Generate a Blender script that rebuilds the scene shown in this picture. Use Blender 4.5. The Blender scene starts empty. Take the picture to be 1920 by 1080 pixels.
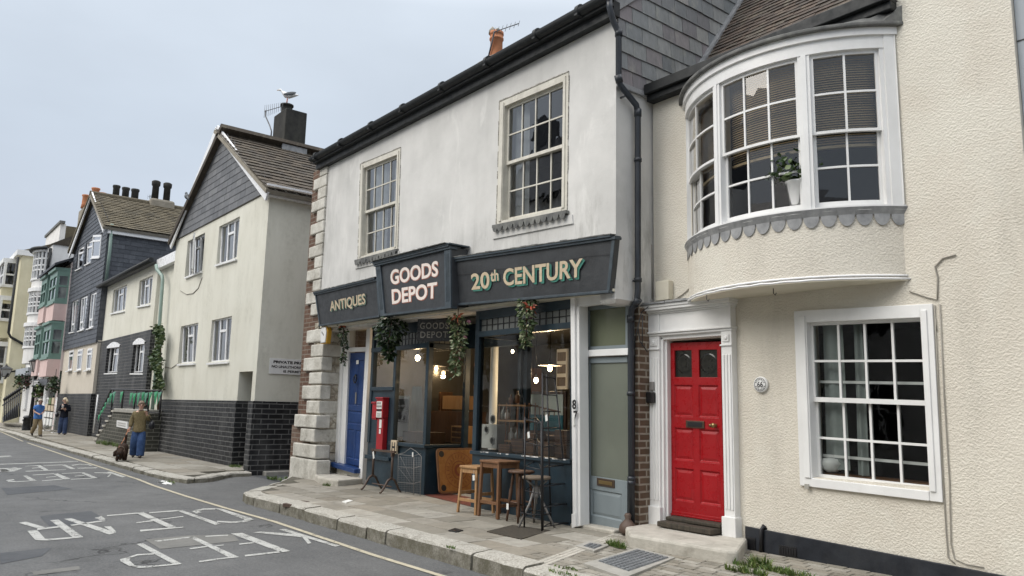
import bpy, bmesh, math, random
from mathutils import Vector, Matrix, noise
random.seed(11)
rad = math.radians
S = bpy.context.scene
COL = S.collection
V = Vector
# ------------------------------------------------------------------ camera
FPX, CAMH = 1443.77, 1.7
YAW, PIT, ROL = rad(51.234), rad(8.962), rad(1.3217)
fw = V((-math.sin(YAW)*math.cos(PIT), math.cos(YAW)*math.cos(PIT), math.sin(PIT)))
rt = V((math.cos(YAW), math.sin(YAW), 0)); up = rt.cross(fw)
rt, up = math.cos(ROL)*rt+math.sin(ROL)*up, -math.sin(ROL)*rt+math.cos(ROL)*up
cam = bpy.data.objects.new('camera', bpy.data.cameras.new('camera')); COL.objects.link(cam)
cam.matrix_world = Matrix(((rt.x, up.x, -fw.x, 0), (rt.y, up.y, -fw.y, 0), (rt.z, up.z, -fw.z, CAMH), (0, 0, 0, 1)))
cam.data.sensor_width = 36; cam.data.lens = 36*FPX/1920; cam.data.clip_start = .05; cam.data.clip_end = 6000
S.camera = cam
# ------------------------------------------------------------------ sky, sun, exposure
SUN_EL, SUN_AZ = rad(42), rad(200)       # azimuth clockwise from +Y: behind the viewer, a little to the left
W = bpy.data.worlds.new('World'); S.world = W; W.use_nodes = True
nt = W.node_tree; nt.nodes.clear()
def wn(t, **k):
    n = nt.nodes.new(t)
    for a, b in k.items(): setattr(n, a, b)
    return n
sky = wn('ShaderNodeTexSky', sky_type='NISHITA', sun_disc=False, sun_elevation=SUN_EL, sun_rotation=SUN_AZ, air_density=1.0, dust_density=2.5, ozone_density=1.0)
tc = wn('ShaderNodeTexCoord'); sep = wn('ShaderNodeSeparateXYZ'); nt.links.new(tc.outputs['Generated'], sep.inputs[0])
ramp = wn('ShaderNodeValToRGB'); nt.links.new(sep.outputs['Z'], ramp.inputs[0])   # overcast: the zenith is brighter than the horizon
e = ramp.color_ramp.elements
e[0].position = 0.0; e[0].color = (.47, .50, .57, 1)
e[1].position = 1.0; e[1].color = (2.3, 2.32, 2.38, 1)
for p, c in ((.12, (.48, .52, .60, 1)), (.30, (.51, .57, .645, 1)), (.48, (.585, .645, .715, 1)), (.64, (1.35, 1.40, 1.47, 1))):
    q = e.new(p); q.color = c
nz = wn('ShaderNodeTexNoise'); nz.inputs['Scale'].default_value = 2.2; nz.inputs['Detail'].default_value = 5; nz.inputs['Roughness'].default_value = .5
mp = wn('ShaderNodeMapping'); mp.inputs['Scale'].default_value = (1, 1, 2.4); nt.links.new(tc.outputs['Generated'], mp.inputs[0]); nt.links.new(mp.outputs[0], nz.inputs['Vector'])
mr = wn('ShaderNodeMapRange'); mr.inputs[1].default_value = .3; mr.inputs[2].default_value = .7; mr.inputs[3].default_value = .90; mr.inputs[4].default_value = 1.07
nt.links.new(nz.outputs[0], mr.inputs[0])
mul = wn('ShaderNodeVectorMath', operation='SCALE'); nt.links.new(ramp.outputs[0], mul.inputs[0]); nt.links.new(mr.outputs[0], mul.inputs['Scale'])
sc10 = wn('ShaderNodeVectorMath', operation='SCALE'); nt.links.new(mul.outputs[0], sc10.inputs[0]); sc10.inputs['Scale'].default_value = 10
mix = wn('ShaderNodeMix', data_type='RGBA'); mix.inputs[0].default_value = .88
nt.links.new(sky.outputs[0], mix.inputs[6]); nt.links.new(sc10.outputs[0], mix.inputs[7])
bg = wn('ShaderNodeBackground'); bg.inputs[1].default_value = .1; nt.links.new(mix.outputs[2], bg.inputs[0])
ow = wn('ShaderNodeOutputWorld'); nt.links.new(bg.outputs[0], ow.inputs[0])
sl = bpy.data.lights.new('sun', 'SUN'); sl.energy = 1.5; sl.angle = rad(40); sl.color = (1, .94, .85)
so = bpy.data.objects.new('sun', sl); COL.objects.link(so); so.location = (-10, -20, 40)
sd = V((math.sin(SUN_AZ)*math.cos(SUN_EL), math.cos(SUN_AZ)*math.cos(SUN_EL), math.sin(SUN_EL)))
so.rotation_euler = sd.to_track_quat('Z', 'Y').to_euler()
S.view_settings.view_transform = 'Standard'; S.view_settings.look = 'None'; S.view_settings.exposure = 0.42; S.view_settings.gamma = 1
S.cycles.max_bounces = 8; S.cycles.transparent_max_bounces = 12; S.cycles.sample_clamp_indirect = 4; S.cycles.caustics_reflective = False; S.cycles.caustics_refractive = False
# ------------------------------------------------------------------ points from the photograph (1920x1080 pixels) onto a known plane of the place
CP = V((0, 0, CAMH))
def ray(x, y): return fw+rt*((x-960)/FPX)+up*((540-y)/FPX)
def P(x, y, X=None, Y=None, Z=None, pl=None):
    d = ray(x, y)
    if X is not None: t = X/d.x
    elif Y is not None: t = Y/d.y
    elif Z is not None: t = (Z-CAMH)/d.z
    else: t = (pl[0]-CP).dot(pl[1])/d.dot(pl[1])
    return CP+d*t
# ------------------------------------------------------------------ mesh helpers
class MB:
    def __init__(s, tf=None, seg=None): s.v = []; s.f = []; s.sm = []; s.tf = tf; s.seg = seg
    def add(s, vs, fs, smooth=False, raw=False):
        o = len(s.v)
        s.v += [V(p) if (raw or s.tf is None) else V(s.tf(*p)) for p in vs]
        for f in fs: s.f.append(tuple(i+o for i in f)); s.sm.append(smooth)
        return s
    def box(s, x0, x1, y0, y1, z0, z1):
        n = 1 if not s.seg else max(1, math.ceil(abs(x1-x0)/s.seg))
        vs = []; fs = []
        for i in range(n+1):
            x = x0+(x1-x0)*i/n
            vs += [(x, y0, z0), (x, y1, z0), (x, y1, z1), (x, y0, z1)]
        for i in range(n):
            a = 4*i
            for k in range(4): fs.append((a+k, a+(k+1) % 4, a+4+(k+1) % 4, a+4+k))
        fs += [(0, 1, 2, 3), (4*n+3, 4*n+2, 4*n+1, 4*n)]
        return s.add(vs, fs)
    def obox(s, c, ax, ay, az):     # oriented box: centre and half-axis vectors
        c, ax, ay, az = V(c), V(ax), V(ay), V(az)
        vs = [c+i*ax+j*ay+k*az for k in (-1, 1) for i, j in ((-1, -1), (1, -1), (1, 1), (-1, 1))]
        return s.add(vs, HX)
    def hexa(s, vs): return s.add(vs, HX)
    def bar(s, a, b, w, t, upv=(0, 0, 1)):   # rectangular bar from a to b
        a, b = V(a), V(b); d = (b-a); u = V(upv)
        if abs(d.normalized().dot(u)) > .98: u = V((1, 0, 0))
        x = d.cross(u).normalized(); z = x.cross(d).normalized()
        return s.obox((a+b)/2, d/2, x*w/2, z*t/2)
    def quad(s, *p): return s.add(p, [tuple(range(len(p)))])
    def prism(s, pts, off):          # planar polygon extruded by a vector
        n = len(pts); off = V(off); pts = [V(p) for p in pts]
        return s.add(pts+[p+off for p in pts], [tuple(range(n)), tuple(range(2*n-1, n-1, -1))]+[(i, (i+1) % n, n+(i+1) % n, n+i) for i in range(n)])
    def tube(s, path, r, n=8, cap=True, smooth=True):
        path = [V(p) for p in path]; rs = r if isinstance(r, (list, tuple)) else [r]*len(path)
        vs = []; fs = []; prev = None
        for i, p in enumerate(path):
            d = (path[min(i+1, len(path)-1)]-path[max(i-1, 0)]).normalized()
            if prev is None:
                u = V((0, 0, 1)) if abs(d.z) < .9 else V((1, 0, 0)); x = d.cross(u).normalized()
            else: x = (prev-d*prev.dot(d)).normalized()
            prev = x; y = d.cross(x)
            for k in range(n):
                a = 2*math.pi*k/n; vs.append(p+rs[i]*(math.cos(a)*x+math.sin(a)*y))
        for i in range(len(path)-1):
            for k in range(n): fs.append((i*n+k, i*n+(k+1) % n, (i+1)*n+(k+1) % n, (i+1)*n+k))
        s.add(vs, fs, smooth)
        if cap: s.add(vs[:n], [tuple(range(n))]); s.add(vs[-n:], [tuple(range(n))])
        return s
    def lathe(s, c, prof, n=16, ax=(0, 0, 1), smooth=True):
        c = V(c); a = V(ax).normalized(); x = a.orthogonal().normalized(); y = a.cross(x)
        vs = []; fs = []
        for r, z in prof:
            for k in range(n):
                t = 2*math.pi*k/n; vs.append(c+a*z+r*(math.cos(t)*x+math.sin(t)*y))
        for i in range(len(prof)-1):
            for k in range(n): fs.append((i*n+k, i*n+(k+1) % n, (i+1)*n+(k+1) % n, (i+1)*n+k))
        s.add(vs, fs, smooth)
        for i in (0, len(prof)-1):
            if prof[i][0] > 1e-5: s.add(vs[i*n:(i+1)*n], [tuple(range(n))])
        return s
    def ell(s, c, r, n=12, m=8, rot=None):
        vs = []; fs = []; c = V(c)
        for i in range(m+1):
            th = math.pi*i/m
            for k in range(n):
                ph = 2*math.pi*k/n
                p = V((r[0]*math.sin(th)*math.cos(ph), r[1]*math.sin(th)*math.sin(ph), r[2]*math.cos(th)))
                vs.append(c+(rot @ p if rot else p))
        for i in range(m):
            for k in range(n): fs.append((i*n+k, i*n+(k+1) % n, (i+1)*n+(k+1) % n, (i+1)*n+k))
        return s.add(vs, fs, True)
    def wall(s, x0, x1, z0, z1, y, th, holes=()):   # sheet with rectangular openings and real thickness
        xs = sorted({x0, x1, *[min(max(h[i], x0), x1) for h in holes for i in (0, 1)]}); zs = sorted({z0, z1, *[min(max(h[i], z0), z1) for h in holes for i in (2, 3)]})
        solid = {}
        for i in range(len(xs)-1):
            for j in range(len(zs)-1):
                cx, cz = (xs[i]+xs[i+1])/2, (zs[j]+zs[j+1])/2
                solid[i, j] = not any(h[0] < cx < h[1] and h[2] < cz < h[3] for h in holes)
        for (i, j), ok in solid.items():
            if not ok: continue
            a, b, c, d = xs[i], xs[i+1], zs[j], zs[j+1]
            s.add([(a, y, c), (b, y, c), (b, y, d), (a, y, d)], [(0, 1, 2, 3)]); s.add([(a, y+th, c), (b, y+th, c), (b, y+th, d), (a, y+th, d)], [(3, 2, 1, 0)])
            for di, dj, q in ((-1, 0, ((a, c), (a, d))), (1, 0, ((b, c), (b, d))), (0, -1, ((a, c), (b, c))), (0, 1, ((a, d), (b, d)))):
                if not solid.get((i+di, j+dj), False):
                    (p, r), (t, u) = q
                    s.add([(p, y, r), (t, y, u), (t, y+th, u), (p, y+th, r)], [(0, 1, 2, 3)])
        return s
    def build(s, name, m, parent=None, bevel=0, label=None, recalc=True):
        me = bpy.data.meshes.new(name)
        root = parent is None
        org = V((0, 0, 0))
        if root and s.v:
            lo = [min(p[i] for p in s.v) for i in range(3)]; hi = [max(p[i] for p in s.v) for i in range(3)]
            org = V(((lo[0]+hi[0])/2, (lo[1]+hi[1])/2, lo[2]))
        me.from_pydata([p-org for p in s.v], [], s.f)
        me.polygons.foreach_set('use_smooth', s.sm)
        bm = bmesh.new(); bm.from_mesh(me)
        bmesh.ops.remove_doubles(bm, verts=bm.verts, dist=1e-5)
        if recalc: bmesh.ops.recalc_face_normals(bm, faces=bm.faces)
        bm.to_mesh(me); bm.free()
        me.materials.append(m)
        o = bpy.data.objects.new(name, me); COL.objects.link(o); o.location = org
        if not root: setparent(o, parent)
        if bevel:
            b = o.modifiers.new('bevel', 'BEVEL'); b.width = bevel; b.segments = 2; b.limit_method = 'ANGLE'; b.angle_limit = rad(40); b.harden_normals = False
        if label: o['label'] = label
        return o
HX = [(0, 3, 2, 1), (4, 5, 6, 7), (0, 1, 5, 4), (1, 2, 6, 5), (2, 3, 7, 6), (3, 0, 4, 7)]
WORLD = {}
def wloc(o):
    l = V(o.location)
    return WORLD.get(o.name, l)
def setparent(o, parent):
    p = wloc(parent); o.parent = parent; o.matrix_parent_inverse = Matrix.Translation(-p); WORLD[o.name] = V(o.location)
def tag(o, label, cat, group=None):
    o['label'] = label; o['category'] = cat
    if group: o['group'] = group
    return o
def thing(name, loc, label, cat, group=None):
    o = bpy.data.objects.new(name, None); COL.objects.link(o); o.location = loc; o.empty_display_size = .2
    return tag(o, label, cat, group)
def struct(o, kind='structure'):
    o['kind'] = kind; return o
def quadtf(tl, tr, br, bl):
    """local frame of a (slightly out of true) rectangle: x along, y into the wall, z up, in metres"""
    Wd = ((tr-tl).length+(br-bl).length)/2; H = ((tl-bl).length+(tr-br).length)/2
    n = (br-bl).cross(tl-bl).normalized()
    if n.dot(CP-bl) > 0: n = -n
    def tf(x, y, z):
        a, b = x/Wd, z/H
        return bl*(1-a)*(1-b)+br*a*(1-b)+tr*a*b+tl*(1-a)*b+n*y
    return tf, Wd, H
def pq(pts, **k): return quadtf(*[P(x, y, **k) for x, y in pts])
def textmesh(s, tf, x0, x1, z0, z1, y, m, name, parent, off=.0, thick=.003, space=1.0, label=None, res=4):
    c = bpy.data.curves.new('t', 'FONT'); c.body = s; c.offset = off; c.resolution_u = res; c.space_character = space
    o = bpy.data.objects.new('t', c); COL.objects.link(o)
    me = bpy.data.meshes.new_from_object(o.evaluated_get(bpy.context.evaluated_depsgraph_get()))
    xs = [v.co.x for v in me.vertices]; ys = [v.co.y for v in me.vertices]
    a, b, c0, d = min(xs), max(xs), min(ys), max(ys)
    mb = MB(tf)
    pts = [(x0+(v.co.x-a)/(b-a)*(x1-x0), y, z0+(v.co.y-c0)/(d-c0)*(z1-z0)) for v in me.vertices]
    mb.add(pts, [tuple(p.vertices) for p in me.polygons])
    bpy.data.objects.remove(o); bpy.data.meshes.remove(me)
    r = mb.build(name, m, parent, label=label, recalc=False)
    return r
# ------------------------------------------------------------------ materials (all procedural)
def srgb(r, g, b):
    f = lambda c: (c/255/12.92 if c/255 <= .04045 else ((c/255+.055)/1.055)**2.4)
    return (f(r), f(g), f(b))
class NT:
    def __init__(s, name):
        s.m = bpy.data.materials.new(name); s.m.use_nodes = True; s.t = s.m.node_tree
        s.b = s.t.nodes['Principled BSDF']; s.geo = s.n('ShaderNodeNewGeometry')
    def n(s, t, **k):
        q = s.t.nodes.new(t)
        for a, b in k.items(): setattr(q, a, b)
        return q
    def l(s, a, b): s.t.links.new(a, b)
    def pos(s, scale=(1, 1, 1)):
        if scale == (1, 1, 1): return s.geo.outputs['Position']
        v = s.n('ShaderNodeVectorMath', operation='MULTIPLY'); s.l(s.geo.outputs['Position'], v.inputs[0]); v.inputs[1].default_value = scale
        return v.outputs[0]
    def noise(s, scale, detail=4, rough=.55, stretch=(1, 1, 1), dist=0):
        q = s.n('ShaderNodeTexNoise'); q.inputs['Scale'].default_value = scale; q.inputs['Detail'].default_value = detail; q.inputs['Roughness'].default_value = rough; q.inputs['Distortion'].default_value = dist
        s.l(s.pos(stretch), q.inputs['Vector']); return q.outputs[0]
    def rng(s, x, a, b, c=0., d=1.):
        q = s.n('ShaderNodeMapRange'); s.l(x, q.inputs[0])
        for i, k in enumerate((a, b, c, d)): q.inputs[i+1].default_value = k
        return q.outputs[0]
    def mix(s, f, a, b, blend='MIX'):
        q = s.n('ShaderNodeMix', data_type='RGBA', blend_type=blend)
        for sock, val in ((q.inputs[0], f), (q.inputs[6], a), (q.inputs[7], b)):
            if isinstance(val, (int, float)): sock.default_value = val
            elif isinstance(val, tuple): sock.default_value = (*val[:3], 1)
            else: s.l(val, sock)
        return q.outputs[2]
    def math(s, op, a, b=0.):
        q = s.n('ShaderNodeMath', operation=op)
        for i, val in ((0, a), (1, b)):
            if isinstance(val, (int, float)): q.inputs[i].default_value = val
            else: s.l(val, q.inputs[i])
        return q.outputs[0]
    def island(s): return s.geo.outputs['Random Per Island']
    def bump(s, h, strength, dist, prev=None):
        q = s.n('ShaderNodeBump'); q.inputs['Strength'].default_value = strength; q.inputs['Distance'].default_value = dist
        s.l(h, q.inputs['Height'])
        if prev is not None: s.l(prev, q.inputs['Normal'])
        return q.outputs[0]
    def out(s, col, rough=.7, normal=None, spec=.5, metal=0.):
        if isinstance(col, tuple): s.b.inputs['Base Color'].default_value = (*col[:3], 1)
        else: s.l(col, s.b.inputs['Base Color'])
        if isinstance(rough, (int, float)): s.b.inputs['Roughness'].default_value = rough
        else: s.l(rough, s.b.inputs['Roughness'])
        if normal is not None: s.l(normal, s.b.inputs['Normal'])
        s.b.inputs['Specular IOR Level'].default_value = spec; s.b.inputs['Metallic'].default_value = metal
        return s.m
def paint(name, c, rough=.45, var=.12, dirt=.0, dirtc=(.1, .09, .075), bump=.15, scale=3., chips=None, spec=.5):
    t = NT(name)
    n1 = t.noise(scale, 5); col = t.mix(t.rng(n1, .3, .75), tuple(x*(1-var) for x in c), tuple(min(1, x*(1+var)) for x in c))
    if dirt:
        st = t.noise(7, 5, .65, (1, 1, .18)); sp = t.noise(16, 6, .7)
        f = t.math('MULTIPLY', t.rng(st, .48, .78), t.rng(sp, .35, .7, .3, 1)); f = t.math('MULTIPLY', f, dirt)
        col = t.mix(f, col, dirtc)
    if chips:
        ch = t.rng(t.noise(28, 6, .7), .66, .69); col = t.mix(ch, col, chips)
    return t.out(col, t.rng(t.noise(11, 4), .3, .7, rough-.1, rough+.12), t.bump(t.noise(40, 4), bump, .004), spec)
def rough_mat(name, c1, c2, scale=6, rough=.85, bump=.4, bscale=30, bd=.006, stain=None, stain_amt=.6, stretch=(1, 1, .25), island=0., spec=.3):
    t = NT(name)
    col = t.mix(t.rng(t.noise(scale, 6, .6), .3, .7), c1, c2)
    if island: col = t.mix(t.math('MULTIPLY', t.rng(t.island(), 0, 1, 0, 1), island), col, tuple(x*.35 for x in c1)); 
    if stain:
        f = t.math('MULTIPLY', t.rng(t.noise(2.3, 7, .68, stretch), .46, .74), t.rng(t.noise(9, 6, .7), .3, .65)); f = t.math('MULTIPLY', f, stain_amt)
        col = t.mix(f, col, stain)
    return t.out(col, rough, t.bump(t.noise(bscale, 6, .6), bump, bd), spec)
def brick_mat(name, c1, c2, mort, bw=.225, bh=.075, ms=.012, rough=.8, bump=.5, off=.5, spec=.3, dirt=.3, mixmort=.0):
    t = NT(name)
    sp = t.n('ShaderNodeSeparateXYZ'); t.l(t.geo.outputs['Position'], sp.inputs[0])
    cb = t.n('ShaderNodeCombineXYZ'); t.l(t.math('ADD', sp.outputs[0], sp.outputs[1]), cb.inputs[0]); t.l(sp.outputs[2], cb.inputs[1])
    wob = t.n('ShaderNodeTexNoise'); wob.inputs['Scale'].default_value = 6; t.l(t.geo.outputs['Position'], wob.inputs['Vector'])
    wv = t.n('ShaderNodeVectorMath', operation='SCALE'); wv.inputs['Scale'].default_value = .012; t.l(wob.outputs['Color'], wv.inputs[0])
    ad = t.n('ShaderNodeVectorMath', operation='ADD'); t.l(cb.outputs[0], ad.inputs[0]); t.l(wv.outputs[0], ad.inputs[1])
    b = t.n('ShaderNodeTexBrick', offset=off); t.l(ad.outputs[0], b.inputs['Vector'])
    b.inputs['Scale'].default_value = 1; b.inputs['Brick Width'].default_value = bw; b.inputs['Row Height'].default_value = bh; b.inputs['Mortar Size'].default_value = ms; b.inputs['Mortar Smooth'].default_value = .25; b.inputs['Bias'].default_value = -.2
    b.inputs['Color1'].default_value = (*c1, 1); b.inputs['Color2'].default_value = (*c2, 1); b.inputs['Mortar'].default_value = (*mort, 1)
    col = t.mix(t.rng(t.noise(9, 6, .65), .25, .8, .0, .45), b.outputs[0], tuple(x*.55 for x in c1))
    col = t.mix(t.math('MULTIPLY', t.rng(t.noise(1.3, 5, .6, (1, 1, .4)), .5, .75), dirt), col, tuple(min(1, x*1.2+.03) for x in mort))
    h = t.math('ADD', t.math('MULTIPLY', b.outputs['Fac'], -1.), t.math('MULTIPLY', t.noise(55, 4), .25))
    return t.out(col, t.rng(b.outputs['Fac'], 0, 1, rough, .9), t.bump(h, bump, .008), spec)
M = {}
def shopwall():
    t = NT('painted_render')
    c = t.mix(t.rng(t.noise(1.1, 6, .6), .3, .7), (.54, .535, .515), (.69, .68, .655))
    st = t.math('MULTIPLY', t.rng(t.noise(3.2, 7, .7, (1, 1, .14)), .47, .75), t.rng(t.noise(.9, 4), .35, .62)); c = t.mix(t.math('MULTIPLY', st, .3), c, (.40, .395, .375))
    wt = t.rng(t.noise(2.2, 6, .65, (1, 1, .3), 1.), .58, .72); c = t.mix(t.math('MULTIPLY', wt, .6), c, (.78, .77, .74))
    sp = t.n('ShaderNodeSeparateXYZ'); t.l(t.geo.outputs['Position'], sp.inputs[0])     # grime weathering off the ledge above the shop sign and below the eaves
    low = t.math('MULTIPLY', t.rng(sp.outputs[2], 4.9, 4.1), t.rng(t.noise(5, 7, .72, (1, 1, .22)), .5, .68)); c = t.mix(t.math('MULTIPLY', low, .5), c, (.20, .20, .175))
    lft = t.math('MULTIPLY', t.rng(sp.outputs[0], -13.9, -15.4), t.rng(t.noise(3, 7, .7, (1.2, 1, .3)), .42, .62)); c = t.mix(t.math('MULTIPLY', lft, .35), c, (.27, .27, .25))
    fleck = t.rng(t.noise(30, 4, .8, (1, 1, .5)), .73, .75); c = t.mix(t.math('MULTIPLY', fleck, .6), c, (.2, .2, .18))
    b = t.bump(t.noise(3, 5), .25, .03); b = t.bump(t.noise(60, 4), .2, .004, b)
    return t.out(c, .85, b, .25)
M['shopwall'] = shopwall()
def pebble(name, c1, c2):
    t = NT(name)
    c = t.mix(t.rng(t.noise(1.2, 5), .3, .7), c1, c2)
    n1 = t.noise(46, 4, .58, (1, 1, 1.1), .1); n2 = t.noise(100, 3, .6)
    c = t.mix(t.math('MULTIPLY', t.rng(t.noise(2.5, 7, .7, (1, 1, .2)), .55, .75), .35), c, (.38, .36, .31)); c = t.mix(t.rng(t.noise(.8, 4, .6), .55, .62, 0, .35), c, (.72, .70, .62)); c = t.mix(t.rng(t.noise(17, 5, .75), .66, .72, 0, .35), c, (.42, .40, .34))
    h = t.math('ADD', t.rng(n1, .36, .66), t.math('MULTIPLY', n2, .35))
    return t.out(c, .8, t.bump(t.math('ADD', h, t.math('MULTIPLY', t.noise(3, 4), .8)), .52, .012), .25)
M['pebble'] = pebble('roughcast', (.63, .585, .505), (.71, .67, .585))
M['smoothcream'] = rough_mat('cream_render', (.62, .58, .47), (.71, .67, .56), 1.5, .8, .3, 45, .004, (.36, .33, .27), .35)
M['b2render'] = rough_mat('pale_yellow_render', (.63, .615, .53), (.70, .69, .61), .8, .85, .35, 60, .003, (.40, .39, .32), .6)
M['b2side'] = M['b2render']
M['white'] = paint('white_paint', (.76, .76, .75), .4, .05, .18, (.35, .33, .3), .2)
M['upvc'] = paint('white_plastic', (.80, .80, .80), .3, .03, .05)
M['oldcream'] = paint('old_cream_paint', (.62, .595, .52), .55, .12, .5, (.18, .16, .12), .35, 6, (.24, .21, .16))
M['flake'] = rough_mat('flaking_edge', (.10, .095, .085), (.55, .53, .47), 38, .9, .8, 60, .008)
M['fascia'] = paint('sign_slate_paint', (.033, .036, .040), .45, .3, .35, (.075, .08, .085), .3, 2.5)
M['shopfront'] = paint('blue_black_paint', (.016, .033, .047), .38, .25, .25, (.05, .06, .065), .25, 4, (.07, .08, .085))
M['fascia_trim'] = paint('sign_edge_paint', (.045, .062, .076), .45, .3, .4, (.12, .12, .12), .3, 6)
M['blue'] = paint('blue_paint', (.012, .042, .15), .38, .2, .2, (.02, .03, .08), .2)
M['red'] = paint('red_paint', (.31, .005, .009), .30, .08, .08, (.12, .01, .01), .15)
M['greydoor'] = paint('grey_blue_paint', (.20, .235, .25), .42, .08, .2, (.1, .12, .13), .2)
M['black'] = paint('black_gloss', (.012, .013, .015), .32, .3, .2, (.05, .05, .05), .2)
M['blackmatt'] = rough_mat('black_masonry_paint', (.010, .012, .017), (.026, .030, .038), 5, .55, .35, 25, .006, (.09, .085, .075), .4)
M['pipe'] = paint('painted_iron_pipe', (.022, .027, .035), .40, .3, .3, (.08, .08, .08), .3)
M['gutter'] = paint('black_gutter', (.006, .008, .009), .6, .3, .3, (.05, .055, .05), .3)
M['lead'] = rough_mat('lead_sheet', (.19, .195, .20), (.34, .345, .35), 9, .5, .4, 18, .006, (.42, .42, .41), .6, (1, 1, .15), 0, .5)
M['darklead'] = rough_mat('weathered_lead', (.065, .068, .07), (.18, .18, .17), 7, .7, .5, 22, .01, (.36, .36, .32), .7)
M['slate'] = None
def tiles_mat(name, cols, rough=.6, lichen=(.35, .34, .28), la=.5, bump=.35, sc=1.):
    t = NT(name)
    r = t.n('ShaderNodeValToRGB'); t.l(t.island(), r.inputs[0]); r.color_ramp.interpolation = 'LINEAR'
    el = r.color_ramp.elements
    for i, c in enumerate(cols):
        if i < 2: q = el[i]; q.position = i/(len(cols)-1)
        else: q = el.new(i/(len(cols)-1))
        q.color = (*c, 1)
    for i, q in enumerate(el): q.position = i/(len(cols)-1); q.color = (*cols[i], 1)
    c = t.mix(t.rng(t.noise(14*sc, 6, .65, (1, 1, .35)), .3, .75, 0, .55), r.outputs[0], tuple(x*.5 for x in cols[0]))
    f = t.math('MULTIPLY', t.rng(t.noise(6*sc, 7, .72, (1, 1, .5)), .54, .70), la)
    c = t.mix(f, c, lichen)
    return t.out(c, rough, t.bump(t.noise(35*sc, 5, .6, (1, 1, .3)), bump, .008), .45)
M['slatewall'] = tiles_mat('hung_slate', [(.23, .245, .25), (.34, .345, .335), (.18, .20, .205), (.26, .225, .235), (.40, .395, .37), (.21, .23, .245)], .55, (.36, .36, .31), .55)
M['slate2'] = tiles_mat('grey_slate', [(.055, .06, .07), (.075, .08, .09), (.045, .05, .062), (.065, .068, .075)], .5, (.15, .155, .16), .5)
M['slate4'] = tiles_mat('blue_slate', [(.062, .07, .085), (.095, .103, .12), (.05, .057, .07), (.08, .086, .10)], .5, (.14, .15, .165), .6)
M['slate3'] = tiles_mat('gable_slate', [(.13, .133, .14), (.18, .183, .187), (.105, .108, .115), (.15, .153, .16)], .55, (.24, .245, .24), .5)
M['claytile'] = tiles_mat('clay_tile', [(.085, .064, .050), (.12, .088, .068), (.062, .050, .043), (.11, .095, .075)], .85, (.25, .23, .17), .45, .5)
M['browntile'] = tiles_mat('brown_tile', [(.075, .058, .042), (.105, .083, .058), (.055, .046, .036), (.09, .075, .055)], .9, (.20, .175, .12), .55, .5)
M['browntile2'] = tiles_mat('mossy_tile', [(.12, .10, .065), (.15, .125, .08), (.09, .078, .054)], .9, (.25, .22, .14), .6, .5)
M['blackbrick'] = brick_mat('black_glazed_brick', (.014, .0145, .016), (.034, .035, .038), (.165, .165, .16), .36, .122, .013, .5, .6, .5, .3, .3)
M['redbrick'] = brick_mat('red_brick', (.12, .066, .045), (.17, .10, .07), (.24, .20, .16), .30, .10, .014, .85, .7)
M['brownbrick'] = brick_mat('brown_brick', (.115, .075, .05), (.165, .115, .078), (.36, .32, .26), .27, .090, .014, .85, .9, .5, .3, .2)
M['terrbrick'] = brick_mat('mossy_brick', (.055, .055, .045), (.075, .072, .058), (.20, .195, .165), .36, .122, .014, .8, .5)
M['quoin'] = rough_mat('whitewashed_stone', (.46, .44, .385), (.68, .66, .60), 3, .85, .8, 12, .025, (.17, .15, .11), 1.0, (1, 1, .6))
M['rubble'] = None
def rubble():
    t = NT('limewashed_rubble')
    vo = t.n('ShaderNodeTexVoronoi', feature='DISTANCE_TO_EDGE'); vo.inputs['Scale'].default_value = 4.2; t.l(t.pos((1, 1, 1.7)), vo.inputs['Vector'])
    c = t.mix(t.rng(t.noise(5, 7, .7), .35, .65), (.50, .46, .38), (.28, .24, .18)); c = t.mix(t.rng(t.noise(1.6, 6, .7), .5, .62), c, (.60, .57, .50))
    c = t.mix(t.math('MULTIPLY', t.rng(vo.outputs[0], .06, .0), .6), c, (.2, .17, .13))
    h = t.math('ADD', t.rng(vo.outputs[0], 0, .15), t.math('MULTIPLY', t.noise(18, 6, .7), .9))
    return t.out(c, .95, t.bump(h, .9, .03), .2)
M['rubble'] = rubble()
M['stone'] = rough_mat('worn_stone', (.40, .38, .33), (.54, .51, .45), 5, .85, .6, 22, .012, (.14, .13, .10), .8, (1, 1, 1))
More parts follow.
